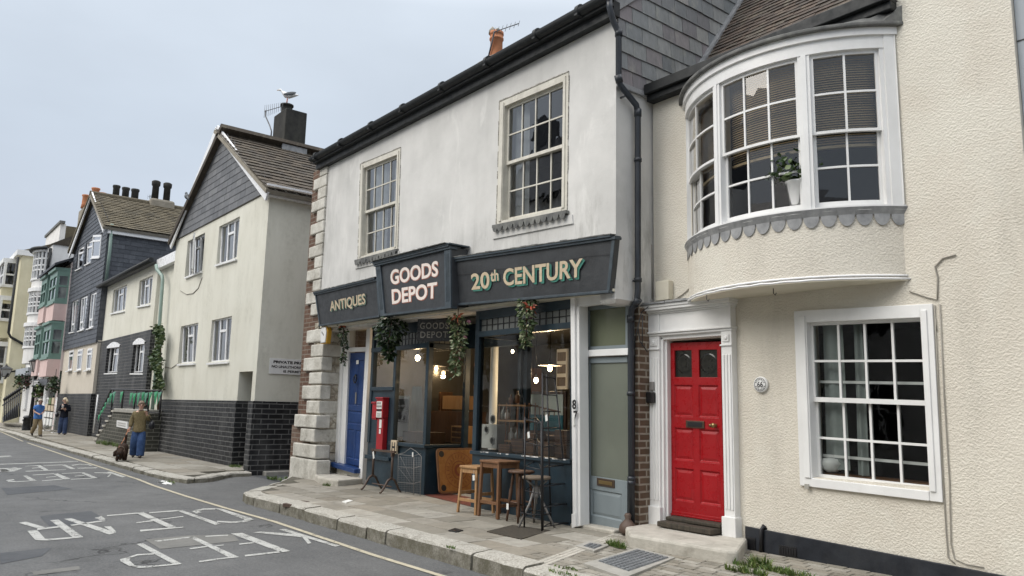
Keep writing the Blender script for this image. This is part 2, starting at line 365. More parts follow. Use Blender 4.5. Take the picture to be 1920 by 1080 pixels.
def asphalt():
    t = NT('asphalt')
    c = t.mix(t.rng(t.noise(.55, 6, .6), .32, .68), (.095, .097, .098), (.155, .156, .153))
    c = t.mix(t.rng(t.noise(.9, 5, .6, (.25, 1, 1)), .55, .7, 0, .55), c, (.065, .067, .068))
    sp = t.noise(75, 5, .8); c = t.mix(t.rng(sp, .56, .70, 0, .75), c, (.30, .295, .28)); c = t.mix(t.rng(sp, .46, .32, 0, .7), c, (.035, .035, .035)); c = t.mix(t.rng(t.noise(7, 6, .75), .35, .7, .35, 0), c, (.06, .062, .062)); gr = t.noise(30, 5, .85); c = t.mix(t.rng(gr, .52, .66, 0, .5), c, (.25, .247, .235)); c = t.mix(t.rng(gr, .47, .36, 0, .5), c, (.04, .04, .04))
    cr = t.n('ShaderNodeTexVoronoi', feature='DISTANCE_TO_EDGE'); cr.inputs['Scale'].default_value = .33
    dv = t.n('ShaderNodeTexNoise'); dv.inputs['Scale'].default_value = 2.5; dv.inputs['Detail'].default_value = 5; t.l(t.geo.outputs['Position'], dv.inputs['Vector'])
    av = t.n('ShaderNodeVectorMath', operation='ADD'); t.l(t.geo.outputs['Position'], av.inputs[0]); t.l(dv.outputs['Color'], av.inputs[1]); t.l(av.outputs[0], cr.inputs['Vector'])
    c = t.mix(t.math('MULTIPLY', t.rng(cr.outputs[0], .012, .003), t.rng(t.noise(.7, 2), .5, .6)), c, (.025, .025, .025))
    return t.out(c, t.rng(t.noise(2, 4), .3, .7, .62, .85), t.bump(t.noise(150, 3, .7), .7, .008), .4)
M['asphalt'] = asphalt()
M['patch'] = rough_mat('patched_asphalt', (.062, .066, .072), (.088, .092, .098), 2, .75, .6, 150, .006, (.15, .15, .145), .4, (1, 1, 1))
M['patch2'] = rough_mat('worn_concrete_patch', (.15, .15, .14), (.20, .195, .18), 3, .85, .6, 120, .006, (.09, .09, .085), .5, (1, 1, 1))
def slabs():
    t = NT('paving_slab')
    r = t.n('ShaderNodeValToRGB'); t.l(t.island(), r.inputs[0]); el = r.color_ramp.elements
    el[0].color = (.21, .19, .15, 1); el[1].color = (.42, .395, .34, 1)
    for p, c in ((.3, (.31, .29, .245)), (.55, (.28, .25, .20)), (.8, (.36, .34, .295))):
        q = el.new(p); q.color = (*c, 1)
    c = t.mix(t.rng(t.noise(7, 7, .7), .35, .7, 0, .5), r.outputs[0], (.15, .14, .12))
    c = t.mix(t.rng(t.noise(1.1, 5, .6), .48, .7, 0, .6), c, (.17, .155, .125)); c = t.mix(t.rng(t.noise(3.3, 6, .75), .60, .66, 0, .5), c, (.12, .11, .09))
    c = t.mix(t.rng(t.noise(70, 4, .7), .62, .7, 0, .5), c, (.42, .41, .38))
    return t.out(c, .82, t.bump(t.noise(40, 6, .7), .35, .006), .3)
M['slabs'] = slabs()
M['joint'] = rough_mat('joint_dirt', (.085, .078, .062), (.13, .12, .096), 8, .95, .6, 60, .008, (.05, .06, .03), .6, (1, 1, 1))
def granite():
    t = NT('granite_kerb')
    c = t.mix(t.rng(t.noise(45, 5, .75), .35, .65), (.24, .225, .19), (.58, .56, .50))
    c = t.mix(t.math('MULTIPLY', t.island(), .35), c, (.30, .28, .25))
    nr = t.n('ShaderNodeSeparateXYZ'); t.l(t.geo.outputs['True Normal'], nr.inputs[0])     # algae on the upright face, the top is walked clean
    f = t.math('MULTIPLY', t.rng(nr.outputs[2], .7, .2), t.rng(t.noise(6, 6, .7), .3, .6, .35, 1)); c = t.mix(t.math('MULTIPLY', f, .85), c, (.10, .092, .06)); c = t.mix(t.rng(t.noise(5, 6, .7), .55, .68, 0, .55), c, (.12, .11, .085)); c = t.mix(t.rng(t.noise(22, 5, .7), .62, .7, 0, .5), c, (.46, .44, .38))
    return t.out(c, .85, t.bump(t.noise(30, 6, .7), .7, .014), .3)
M['granite'] = granite()
def roadpaint(name, c, wear):
    t = NT(name)
    n1 = t.math('ADD', t.math('MULTIPLY', t.noise(60, 4, .75), .55), t.math('MULTIPLY', t.noise(4, 5, .7), .45))
    col = t.mix(t.rng(t.noise(12, 5, .7), .3, .7), c, tuple(x*.75 for x in c))
    t.b.inputs['Roughness'].default_value = .7; t.l(col, t.b.inputs['Base Color'])
    tr = t.n('ShaderNodeBsdfTransparent'); mx = t.n('ShaderNodeMixShader'); t.l(t.rng(n1, wear, wear+.03), mx.inputs[0]); t.l(t.b.outputs[0], mx.inputs[1]); t.l(tr.outputs[0], mx.inputs[2])
    o = [q for q in t.t.nodes if q.type == 'OUTPUT_MATERIAL'][0]; t.l(mx.outputs[0], o.inputs[0])
    return t.m
M['roadwhite'] = roadpaint('worn_white_road_paint', (.50, .50, .47), .535)
M['roadyellow'] = roadpaint('worn_cream_road_paint', (.52, .47, .35), .57)
def glass(name, tint=(1, 1, 1), ior=1.5, wav=.02, boost=1.0, rough=0.):
    t = NT(name); t.t.nodes.remove(t.b)
    fr = t.n('ShaderNodeFresnel'); fr.inputs['IOR'].default_value = ior
    gl = t.n('ShaderNodeBsdfGlossy'); gl.inputs['Roughness'].default_value = rough; tr = t.n('ShaderNodeBsdfTransparent'); tr.inputs[0].default_value = (*tint, 1)
    bp = t.bump(t.noise(2.6, 2, .5), wav, .05); t.l(bp, gl.inputs['Normal'])
    mx = t.n('ShaderNodeMixShader'); f = t.math('MINIMUM', t.math('MULTIPLY', fr.outputs[0], boost), 1.); t.l(f, mx.inputs[0]); t.l(tr.outputs[0], mx.inputs[1]); t.l(gl.outputs[0], mx.inputs[2])
    o = [q for q in t.t.nodes if q.type == 'OUTPUT_MATERIAL'][0]; t.l(mx.outputs[0], o.inputs[0]); return t.m
M['glass'] = glass('window_glass', (.93, .95, .94), 1.5, .05, 2.0)
M['shopglass'] = glass('shop_glass', (.93, .95, .94), 1.5, .03, 2.7)
M['clearglass'] = glass('clear_shop_glass', (.95, .97, .96), 1.5, .03, 1.25)
M['oldglass'] = glass('old_glass', (.93, .95, .94), 1.5, .05, 3.0)
M['darkglass'] = glass('house_glass', (.9, .93, .92), 1.5, .04, .7)
def milky(name, c, rough):
    t = NT(name); n = t.noise(1.3, 4); return t.out(t.mix(n, tuple(x*.75 for x in c), tuple(x*1.15 for x in c)), rough, None, .5)
M['greenglass'] = milky('screened_glass', (.155, .17, .14), .15)
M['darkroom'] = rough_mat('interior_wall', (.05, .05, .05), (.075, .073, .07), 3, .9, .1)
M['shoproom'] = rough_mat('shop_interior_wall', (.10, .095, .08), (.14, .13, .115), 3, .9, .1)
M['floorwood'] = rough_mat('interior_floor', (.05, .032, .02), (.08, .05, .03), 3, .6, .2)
M['curtain'] = rough_mat('net_curtain', (.50, .52, .55), (.62, .64, .66), 3, .9, .2, 20)
M['blind'] = paint('slat_blind', (.78, .60, .36), .5, .1)
M['greycurtain'] = rough_mat('grey_curtain', (.26, .29, .28), (.34, .37, .36), 3, .9, .2, 20)
def wood(name, c1, c2, rough=.5, st=(6, 6, .5)):
    t = NT(name); n = t.noise(5, 6, .6, st, .6)
    c = t.mix(t.rng(n, .35, .65), c1, c2); c = t.mix(t.rng(t.noise(18, 5, .7), .6, .75, 0, .5), c, tuple(x*.5 for x in c1))
    return t.out(c, t.rng(n, .3, .7, rough-.08, rough+.12), t.bump(n, .2, .003), .4)
M['lightwood'] = wood('pale_wood', (.30, .16, .07), (.42, .25, .12))
M['midwood'] = wood('brown_wood', (.13, .062, .028), (.20, .10, .05))
M['darkwood'] = wood('dark_wood', (.06, .030, .018), (.11, .058, .034))
M['greywood'] = wood('weathered_wood', (.13, .10, .075), (.20, .16, .12), .7)
M['iron'] = paint('black_iron', (.010, .010, .012), .45, .3, .2, (.04, .03, .025), .2)
M['rustiron'] = paint('rusty_iron', (.085, .055, .04), .6, .3, .5, (.05, .02, .01), .5)
M['steel'] = paint('worn_steel', (.22, .21, .20), .4, .2, .3, (.07, .06, .05), .3)
M['brass'] = NT('aged_brass').out((.28, .20, .09), .35, None, .5, .8)
M['bronze'] = NT('dull_bronze').out((.10, .07, .05), .45, None, .5, .6)
M['postred'] = paint('post_red', (.34, .012, .018), .4, .15, .4, (.10, .01, .01), .3)
M['sign'] = paint('sign_white', (.74, .74, .73), .4, .04, .1)
M['ink'] = NT('sign_black').out((.012, .012, .014), .5)
M['cream_letters'] = rough_mat('cream_lettering', (.50, .40, .27), (.62, .52, .38), 20, .6, .2, 60, .002, (.3, .25, .18), .4)
M['pink_letters'] = rough_mat('pale_pink_lettering', (.74, .64, .58), (.80, .72, .66), 20, .6, .1)
M['greenshade'] = NT('sea_green_lettering_shade').out((.045, .20, .155), .6)
M['redshade'] = NT('rust_lettering_edge').out((.42, .16, .11), .6)
M['antshade'] = NT('grey_green_lettering_shade').out((.16, .24, .19), .6)
M['dimletters'] = NT('grey_lettering').out((.26, .25, .23), .6)
def leafmat(name, a, b, c):
    t = NT(name); r = t.n('ShaderNodeValToRGB'); t.l(t.island(), r.inputs[0]); el = r.color_ramp.elements
    el[0].color = (*a, 1); el[1].color = (*c, 1); q = el.new(.5); q.color = (*b, 1)
    t.b.inputs['Subsurface Weight'].default_value = 0
    return t.out(r.outputs[0], .42, None, .5)
M['leaf'] = leafmat('ivy_leaf', (.022, .050, .014), (.045, .085, .022), (.11, .14, .05))
M['leafdark'] = leafmat('dark_leaf', (.008, .020, .008), (.016, .036, .012), (.040, .075, .02))
M['leafvar'] = leafmat('variegated_leaf', (.03, .062, .018), (.08, .12, .045), (.36, .38, .24))
M['grass'] = leafmat('grass_blade', (.05, .10, .02), (.09, .15, .03), (.17, .19, .06))
M['bow'] = leafmat('orange_ribbon', (.42, .09, .04), (.52, .15, .08), (.40, .06, .04))
M['flower'] = leafmat('flower_petal', (.35, .10, .16), (.45, .22, .28), (.30, .05, .08))
M['bunting'] = leafmat('green_bunting', (.01, .19, .07), (.03, .26, .11), (.06, .20, .13))
M['terracotta'] = rough_mat('terracotta', (.40, .15, .07), (.52, .22, .11), 5, .85, .3, 20, .004, (.2, .16, .12), .4)
M['sooty'] = rough_mat('sooty_render', (.020, .020, .019), (.045, .044, .040), 3, .9, .5, 20, .01, (.10, .10, .075), .6)
M['mortar'] = rough_mat('mortar', (.22, .20, .16), (.32, .29, .24), 5, .95, .5)
M['pink'] = rough_mat('pink_render', (.60, .44, .41), (.68, .52, .49), 2, .85, .2, 30, .004, (.4, .32, .3), .3)
M['pinkpale'] = rough_mat('pale_pink_render', (.64, .54, .52), (.72, .63, .60), 2, .85, .2, 30, .004, (.4, .35, .33), .3)
M['green'] = paint('sage_green_paint', (.15, .25, .21), .45, .12, .2, (.06, .1, .08), .2)
M['whitewash'] = rough_mat('white_render', (.68, .67, .65), (.78, .77, .75), 1.5, .85, .3, 40, .004, (.45, .44, .42), .4)
M['yellow'] = rough_mat('straw_yellow_render', (.60, .555, .39), (.68, .635, .47), 1.2, .85, .3, 40, .004, (.38, .36, .24), .45)
M['beige'] = rough_mat('beige_render', (.56, .51, .43), (.62, .57, .49), 1.5, .85, .3, 40, .004, (.4, .35, .28), .3)
M['greyhouse'] = rough_mat('blue_grey_render', (.34, .37, .40), (.40, .43, .46), 1.5, .8, .2, 40, .004)
M['greenpipe'] = paint('green_pipe', (.22, .30, .26), .45, .1, .2, (.1, .12, .1), .2)
M['concrete'] = rough_mat('concrete', (.30, .29, .26), (.40, .385, .35), 5, .9, .5, 40, .006, (.14, .14, .11), .6, (1, 1, 1))
M['blackplastic'] = NT('black_plastic').out((.012, .012, .013), .35)
M['cable'] = NT('grey_cable').out((.30, .28, .24), .6)
M['yellowplastic'] = NT('yellow_plastic').out((.55, .30, .03), .4)
M['paper'] = rough_mat('paper', (.70, .70, .67), (.76, .76, .73), 9, .7, .1)
M['redtile'] = brick_mat('red_quarry_tile', (.16, .05, .035), (.19, .06, .042), (.12, .06, .045), .15, .15, .006, .6, .2)
def emis(name, c, s):
    t = NT(name); t.b.inputs['Emission Color'].default_value = (*c, 1); t.b.inputs['Emission Strength'].default_value = s; t.b.inputs['Base Color'].default_value = (.8, .7, .5, 1); return t.m
M['bulb'] = emis('lit_bulb', (1, .70, .36), 22)
M['bulbwhite'] = emis('lit_globe_bulb', (1, .82, .58), 14)
M['fanglass'] = milky('net_backed_glass', (.15, .165, .11), .10)
M['bullseye'] = milky('dark_bullseye_glass', (.018, .018, .016), .08)
M['carromred'] = NT('rust_red_paint').out((.20, .055, .025), .5)
M['lightboard'] = wood('honey_plywood', (.26, .115, .032), (.33, .16, .05), .4, (.5, 3, 3))
M['paper2'] = rough_mat('pale_painted_sky', (.50, .55, .48), (.62, .64, .56), 4, .7, .1)
M['teal'] = rough_mat('teal_paint', (.02, .11, .14), (.05, .19, .22), 6, .6, .2)
M['copperwire'] = NT('copper_wire').out((.35, .16, .09), .4)
M['quoinin'] = rough_mat('grey_plaster', (.30, .30, .28), (.38, .38, .36), 6, .9, .3)
M['bowglass'] = glass('bow_window_glass', (.95, .96, .95), 1.5, .003, 2.4)
M['oldwood'] = wood('blackened_wood', (.03, .026, .02), (.075, .062, .045), .8)
# ------------------------------------------------------------------ ground
def poly(pts, z=0): return [(p[0], p[1], z) for p in pts]
g = MB(); g.quad((-1500, -1500, -.06), (1500, -1500, -.06), (1500, 1500, -.06), (-1500, 1500, -.06)); struct(g.build('ground', M['joint']))
g = MB(); g.quad((-170, -2.6, 0), (60, -2.6, 0), (60, 13, 0), (-170, 13, 0)); struct(g.build('road', M['asphalt']))
# kerb line on the near side, traced along its foot
def zp(y): return .165+.015*(y-5)
near_edge = [(3.0, 5.08)] + [(x, 5.06) for x in (-5.2, -7.3, -9.8, -12.2)] + [(-12.9, 5.04), (-13.5, 5.04), (-13.9, 5.16), (-14.2, 5.42), (-14.65, 5.85), (-15.3, 6.38), (-16.0, 6.85), (-16.6, 7.15)]
far_edge = []
for x, y in ((470, 881), (452, 889), (430, 896), (395, 904), (350, 907), (310, 901), (257, 887), (203, 871), (160, 858), (116, 845), (80, 834.5), (51, 826.5), (20, 815)):
    p = P(x, y, Z=0); far_edge.append((p.x, p.y))
far_edge = [(-18.35, 7.0), (-18.3, 6.5)] + [(p[0], min(p[1], 6.4)) for p in far_edge[2:]] + [(-60, 4.6), (-95, 3.4), (-150, -.5)]
# pavement beds
bp_ = [(x, y+.12) for x, y in near_edge]+[(-16.6, 9), (3, 9)]; nb_ = len(bp_)
g = MB(); g.add([(x, y, -.05) for x, y in bp_]+[(x, y, zp(y)-.010) for x, y in bp_], [tuple(range(nb_)), tuple(range(2*nb_-1, nb_-1, -1))]+[(i, (i+1) % nb_, nb_+(i+1) % nb_, nb_+i) for i in range(nb_)]); struct(g.build('pavement_bed', M['joint']))
def offset(line, d):
    out = []
    for i, p in enumerate(line):
        a = line[max(0, i-1)]; b = line[min(len(line)-1, i+1)]; dx, dy = b[0]-a[0], b[1]-a[1]; L = math.hypot(dx, dy)
        out.append((p[0]+dy/L*d, p[1]-dx/L*d))
    return out
def kerb(line, h, wd, lens, name, zs=None):
    inner = offset(line, wd)
    # arc-length resample into individual stones
    cum = [0]
    for a, b in zip(line, line[1:]): cum.append(cum[-1]+math.dist(a, b))
    def at(s, ln):
        for i in range(len(cum)-1):
            if s <= cum[i+1] or i == len(cum)-2:
                t = (s-cum[i])/(cum[i+1]-cum[i]); return V((ln[i][0]+(ln[i+1][0]-ln[i][0])*t, ln[i][1]+(ln[i+1][1]-ln[i][1])*t, 0))
    mb = MB(); s = 0; k = 0
    while s < cum[-1]-.05:
        L = lens[k] if k < len(lens) else random.uniform(.75, 1.15); k += 1
        e = min(s+L, cum[-1]); hh = (h(at(s, line).x) if callable(h) else h)+random.uniform(-.012, .010)
        n = max(4, int((e-s)/.14)); gp = .011
        vs = []
        for i in range(n+1):
            q = s+gp+(e-s-2*gp)*i/n; o, ii = at(q, line), at(q, inner); d = (ii-o).normalized()
            j = random.uniform(-.013, .013)+(.014 if i in (0, n) else 0); kz = random.uniform(-.006, .006)-(.012 if i in (0, n) else 0)
            vs += [o+d*j+V((0, 0, -.03)), o+d*(j+.006)+V((0, 0, hh-.035)), o+d*(j+.028)+V((0, 0, hh-.008+kz)), o+d*.06+V((0, 0, hh+kz)), ii+V((0, 0, hh+.004)), ii+V((0, 0, -.03))]
        fs = []
        for i in range(n):
            for q in range(5): fs.append((i*6+q, i*6+q+1, i*6+q+7, i*6+q+6))
        fs += [tuple(range(6)), tuple(range(6*n+5, 6*n-1, -1))]
        mb.add(vs, fs); s = e
    return struct(mb.build(name, M['granite']))
kerb(near_edge, lambda x: .178 if x > -12.5 else .165, .30, [.5, 1.35, 1.35, 1.2, 1.0, 1.3, 1.3, 1.05, .85, .62, 1.2, .5], 'kerb')
kerb(far_edge, lambda x: .11, .27, [], 'kerb')
# flagstones of the near pavement: rows run along the street, widths vary
def inside(pt, pg):
    c = False; j = len(pg)-1
    for i in range(len(pg)):
        if (pg[i][1] > pt[1]) != (pg[j][1] > pt[1]) and pt[0] < (pg[j][0]-pg[i][0])*(pt[1]-pg[i][1])/(pg[j][1]-pg[i][1])+pg[i][0]: c = not c
        j = i
    return c
def paving(bound, x0, x1, rows, zf, name, wl=(.45, 1.0), excl=None, tilt=.003):
    mb = MB(); y = rows[0]
    for r in rows[1:]:
        x = x0-random.random()*.5
        while x < x1:
            w = random.uniform(*wl); gp = random.uniform(.006, .011); q = [(x+gp, y+gp), (x+w-gp, y+gp), (x+w-gp, r-gp), (x+gp, r-gp)]
            cx, cy = x+w/2, (y+r)/2
            if inside((cx, cy), bound) and not (excl and excl(cx, cy, q)):
                ins = [p for p in q if inside(p, bound)]
                if len(ins) < 4:    # trim against the kerb by pulling corners towards the middle
                    qq = []
                    for p in q:
                        t = 1.
                        while t > 0 and not inside((cx+(p[0]-cx)*t, cy+(p[1]-cy)*t), bound): t -= .04
                        qq.append((cx+(p[0]-cx)*t, cy+(p[1]-cy)*t))
                    q = qq
                ty = [random.uniform(-tilt, tilt) for _ in q]
                top = [(p[0], p[1], zf(p[1])+d) for p, d in zip(q, ty)]
                bev = [(cx+(p[0]-cx)*.985, cy+(p[1]-cy)*.985, zf(p[1])+d+.0025) for p, d in zip(q, ty)]
                vs = [(p[0], p[1], zf(p[1])-.05) for p in q]+top+bev
                mb.add(vs, [(0, 1, 5, 4), (1, 2, 6, 5), (2, 3, 7, 6), (3, 0, 4, 7), (4, 5, 9, 8), (5, 6, 10, 9), (6, 7, 11, 10), (7, 4, 8, 11), (8, 9, 10, 11)])
            x += w
        y = r
    return struct(mb.build(name, M['slabs']))
kin = offset(near_edge, .285)
nb = [(p[0], p[1]) for p in kin]+[(-16.6, 9), (3, 9)]
rows = [5.352, 5.74, 6.1, 6.55, 6.98, 7.42, 7.8, 8.2]
PC = V((-5.75, 6.35, 0))      # the coal-hole cover in front of house 66 and the block paving round it
def ex_near(cx, cy, q): return cx > -6.6 or (cy > 7.42 and not -9.6 > cx > -12)
paving(nb, -16.6, -6.6, rows, zp, 'pavement', (.42, .98), ex_near)
rows2 = [5.352+.115*i for i in range(23)]
paving(nb, -7.2, 1.5, rows2, lambda y: zp(y)-.005, 'pavement', (.215, .235), lambda cx, cy, q: cx < -7.15, .002)
g = MB(); g.quad((-13.6, 7.43, .2045), (-7.0, 7.43, .2045), (-7.0, 7.9, .2105), (-13.6, 7.9, .2105)); struct(g.build('pavement_strip', M['concrete']))
# a strip of cobble gutter crossing the pavement
g = MB()
for i in range(26):
    t = i/25; a = V((-6.1, 5.35, 0)).lerp(V((-6.85, 7.3, 0)), t); c = a+V((0, 0, zp(a.y)-.012))
    for k in (-1, 0, 1): g.obox(c+V((k*.055, k*.02, 0)), (.024, .009, 0), (-.012, .034, 0), (0, 0, .016))
struct(g.build('gutter_channel', M['stone'], bevel=.006))
# far pavement
fin = offset(far_edge, .26)
fb = [(p[0], p[1]) for p in fin]+[(-150, 12), (-18.4, 12)]
g = MB(); g.prism([(p[0], p[1], -.05) for p in fb], (0, 0, .125)); struct(g.build('pavement_bed', M['joint']))
paving(fb, -64, -18.3, [4.0+.62*i for i in range(9)], lambda y: .108+.012*(y-5), 'pavement', (.55, 1.1))
# lane floor and thin kerb along the yellow house
g = MB(); g.quad((-18.35, 7.02, .004), (-16.1, 7.02, .004), (-16.1, 40, .004), (-18.35, 40, .004)); struct(g.build('lane', M['patch']))
g = MB(); g.box(-18.52, -18.3, 7.3, 20, -.02, .10); struct(g.build('kerb', M['concrete'], bevel=.02))
# ------------------------------------------------------------------ road markings
def zline(mb, pts, z=.006): mb.add([P(x, y, Z=z) for x, y in pts], [tuple(range(len(pts)))])
def c2(*q): return [(200+x/4.174, 930+y/4.174) for x, y in q]
def c1(*q): return [(x/5.333, 930+y/5.333) for x, y in q]
def c3(*q): return [(x/7.385, 800+y/7.385) for x, y in q]
def gpath(mb, pts, w, z=.006):     # painted stroke of even width on the ground
    p = [P(x, y, Z=z) for x, y in pts]
    for i in range(len(p)-1):
        a, b = p[i], p[i+1]; d = (b-a).normalized(); n = V((-d.y, d.x, 0)); w0, w1 = (w[i], w[i+1]) if isinstance(w, list) else (w, w)
        mb.add([a-n*w0/2, b-n*w1/2, b+n*w1/2, a+n*w0/2], [(0, 1, 2, 3)])
mk = MB()
for q in ([(185, 268), (262, 256), (470, 318), (400, 330)], [(372, 324), (590, 300), (612, 312), (372, 340)], [(270, 345), (372, 340), (450, 425), (345, 432)], [(345, 425), (480, 428), (830, 402), (826, 413), (480, 445), (350, 440)], [(500, 242), (585, 235), (828, 405), (730, 413)],
          [(640, 228), (715, 222), (1165, 365), (1090, 385)], [(700, 288), (1050, 238), (1060, 250), (720, 298)], [(945, 218), (1015, 200), (1060, 235), (1000, 240)], [(1040, 305), (1110, 303), (1165, 360), (1110, 350)]): zline(mk, c1(*q))
for q in ([(0, 150), (290, 125), (295, 133), (5, 157)], [(235, 135), (290, 128), (550, 245), (490, 252)], [(230, 205), (360, 188), (365, 197), (235, 212)], [(260, 265), (600, 240), (600, 247), (265, 278)], [(330, 128), (550, 110), (590, 117), (335, 134)], [(545, 113), (592, 112), (892, 215), (850, 226)], [(420, 180), (600, 156), (600, 163), (420, 185)],
          [(230, 375), (285, 370), (587, 530), (535, 541)], [(370, 350), (650, 318), (690, 322), (400, 357)], [(645, 322), (690, 318), (1037, 478), (970, 486)], [(648, 408), (780, 390), (790, 398), (652, 417)], [(830, 390), (915, 380), (918, 386), (835, 396)], [(720, 508), (970, 475), (975, 484), (728, 518)],
          [(770, 312), (950, 303), (950, 310), (775, 318)], [(970, 293), (1060, 288), (1437, 430), (1365, 441)], [(1035, 372), (1150, 360), (1150, 369), (1040, 381)], [(1080, 461), (1365, 430), (1370, 440), (1085, 473)], [(1350, 262), (1400, 258), (1827, 388), (1790, 397)], [(1145, 284), (1212, 278), (1492, 298), (1530, 323)], [(1530, 320), (1562, 318), (1602, 368), (1575, 374)]): zline(mk, c2(*q))
for q in ([(680, 112), (760, 97), (852, 96), (848, 105), (768, 107), (700, 120)], [(668, 118), (700, 112), (745, 128), (700, 137)], [(848, 97), (905, 100), (1120, 170), (1060, 177)], [(1060, 172), (1120, 168), (1152, 186), (1085, 192)], [(1150, 184), (1080, 205), (980, 211), (862, 204), (866, 194), (980, 200), (1060, 194), (1095, 186)],
          [(370, 447), (235, 455), (160, 480), (185, 487), (240, 465), (370, 457)], [(160, 480), (187, 486), (175, 503), (110, 512), (104, 495)], [(105, 508), (176, 502), (215, 538), (245, 552), (180, 549)], [(180, 546), (320, 546), (540, 530), (582, 533), (330, 560), (250, 562)]): zline(mk, c2(*q))
for q in ([(0, 515), (1080, 478), (1080, 485), (0, 525)], [(510, 540), (560, 535), (672, 600), (610, 604)], [(350, 545), (560, 530), (560, 540), (350, 551)], [(440, 572), (560, 562), (560, 569), (445, 578)], [(350, 613), (915, 590), (915, 597), (355, 622)], [(850, 530), (900, 525), (1047, 583), (990, 589)], [(600, 535), (870, 524), (870, 532), (605, 541)],
          [(320, 680), (370, 675), (512, 748), (430, 756)], [(450, 665), (750, 645), (750, 655), (455, 673)], [(735, 655), (800, 648), (977, 720), (890, 731)], [(635, 697), (780, 685), (785, 692), (640, 704)], [(580, 745), (880, 720), (885, 729), (585, 753)], [(850, 645), (1120, 632), (1120, 640), (855, 651)], [(1115, 637), (1165, 632), (1352, 708), (1290, 716)], [(1030, 682), (1170, 670), (1175, 678), (1035, 689)], [(980, 725), (1290, 708), (1290, 717), (985, 733)],
          [(1480, 628), (1530, 622), (1747, 692), (1690, 701)], [(1300, 632), (1500, 635), (1540, 650), (1310, 641)], [(1530, 650), (1545, 655), (1510, 692), (1480, 697)], [(0, 405), (130, 400), (170, 408), (0, 425)]): zline(mk, c3(*q))
gpath(mk, c3((0, 590), (60, 625), (110, 620), (150, 575), (215, 575)), [.25, .25, .25, .5, .4]); 
for q in ([(985, 532), (1100, 515), (1100, 523), (1010, 540)], [(1100, 515), (1230, 520), (1225, 530), (1100, 523)], [(1230, 520), (1285, 540), (1250, 542), (1220, 530)], [(1300, 562), (1355, 562), (1325, 576), (1285, 572)], [(1070, 568), (1300, 566), (1295, 576), (1075, 580)], [(185, 726), (90, 738), (82, 750), (130, 750), (205, 737)], [(82, 746), (130, 748), (240, 756), (440, 745), (445, 752), (240, 766), (120, 764)]): zline(mk, c3(*q))
zline(mk, [(1145, 1085), (1200, 1080), (1160, 1090)])
struct(mk.build('road_lettering', M['roadwhite'], recalc=False))
yl = MB()
for seg in ([(-8, 805.5), (43, 827.5)], [(51, 830), (122, 854), (200, 879.5), (260, 899), (287, 910), (345, 929), (425, 953)], [(425, 953), (515, 978), (610, 1010), (699, 1040), (833, 1081), (960, 1120)]): gpath(yl, seg, .075, .0075)
struct(yl.build('road_edge_line', M['roadyellow'], recalc=False))
pt = MB()
zline(pt, c1((400, 205), (480, 190), (910, 148), (1070, 240), (520, 330)), .0035); zline(pt, c1((0, 570), (520, 515), (420, 600), (0, 680)), .0035)
zline(pt, c3((20, 850), (750, 810), (1000, 860), (100, 945)), .0035)
struct(pt.build('road_patch', M['patch'], recalc=False))
pt = MB(); zline(pt, c2((300, 340), (640, 308), (990, 300), (1040, 350), (420, 415)), .004); zline(pt, c1((320, 755), (790, 700), (800, 735), (340, 790)), .004); struct(pt.build('road_patch', M['patch2'], recalc=False))
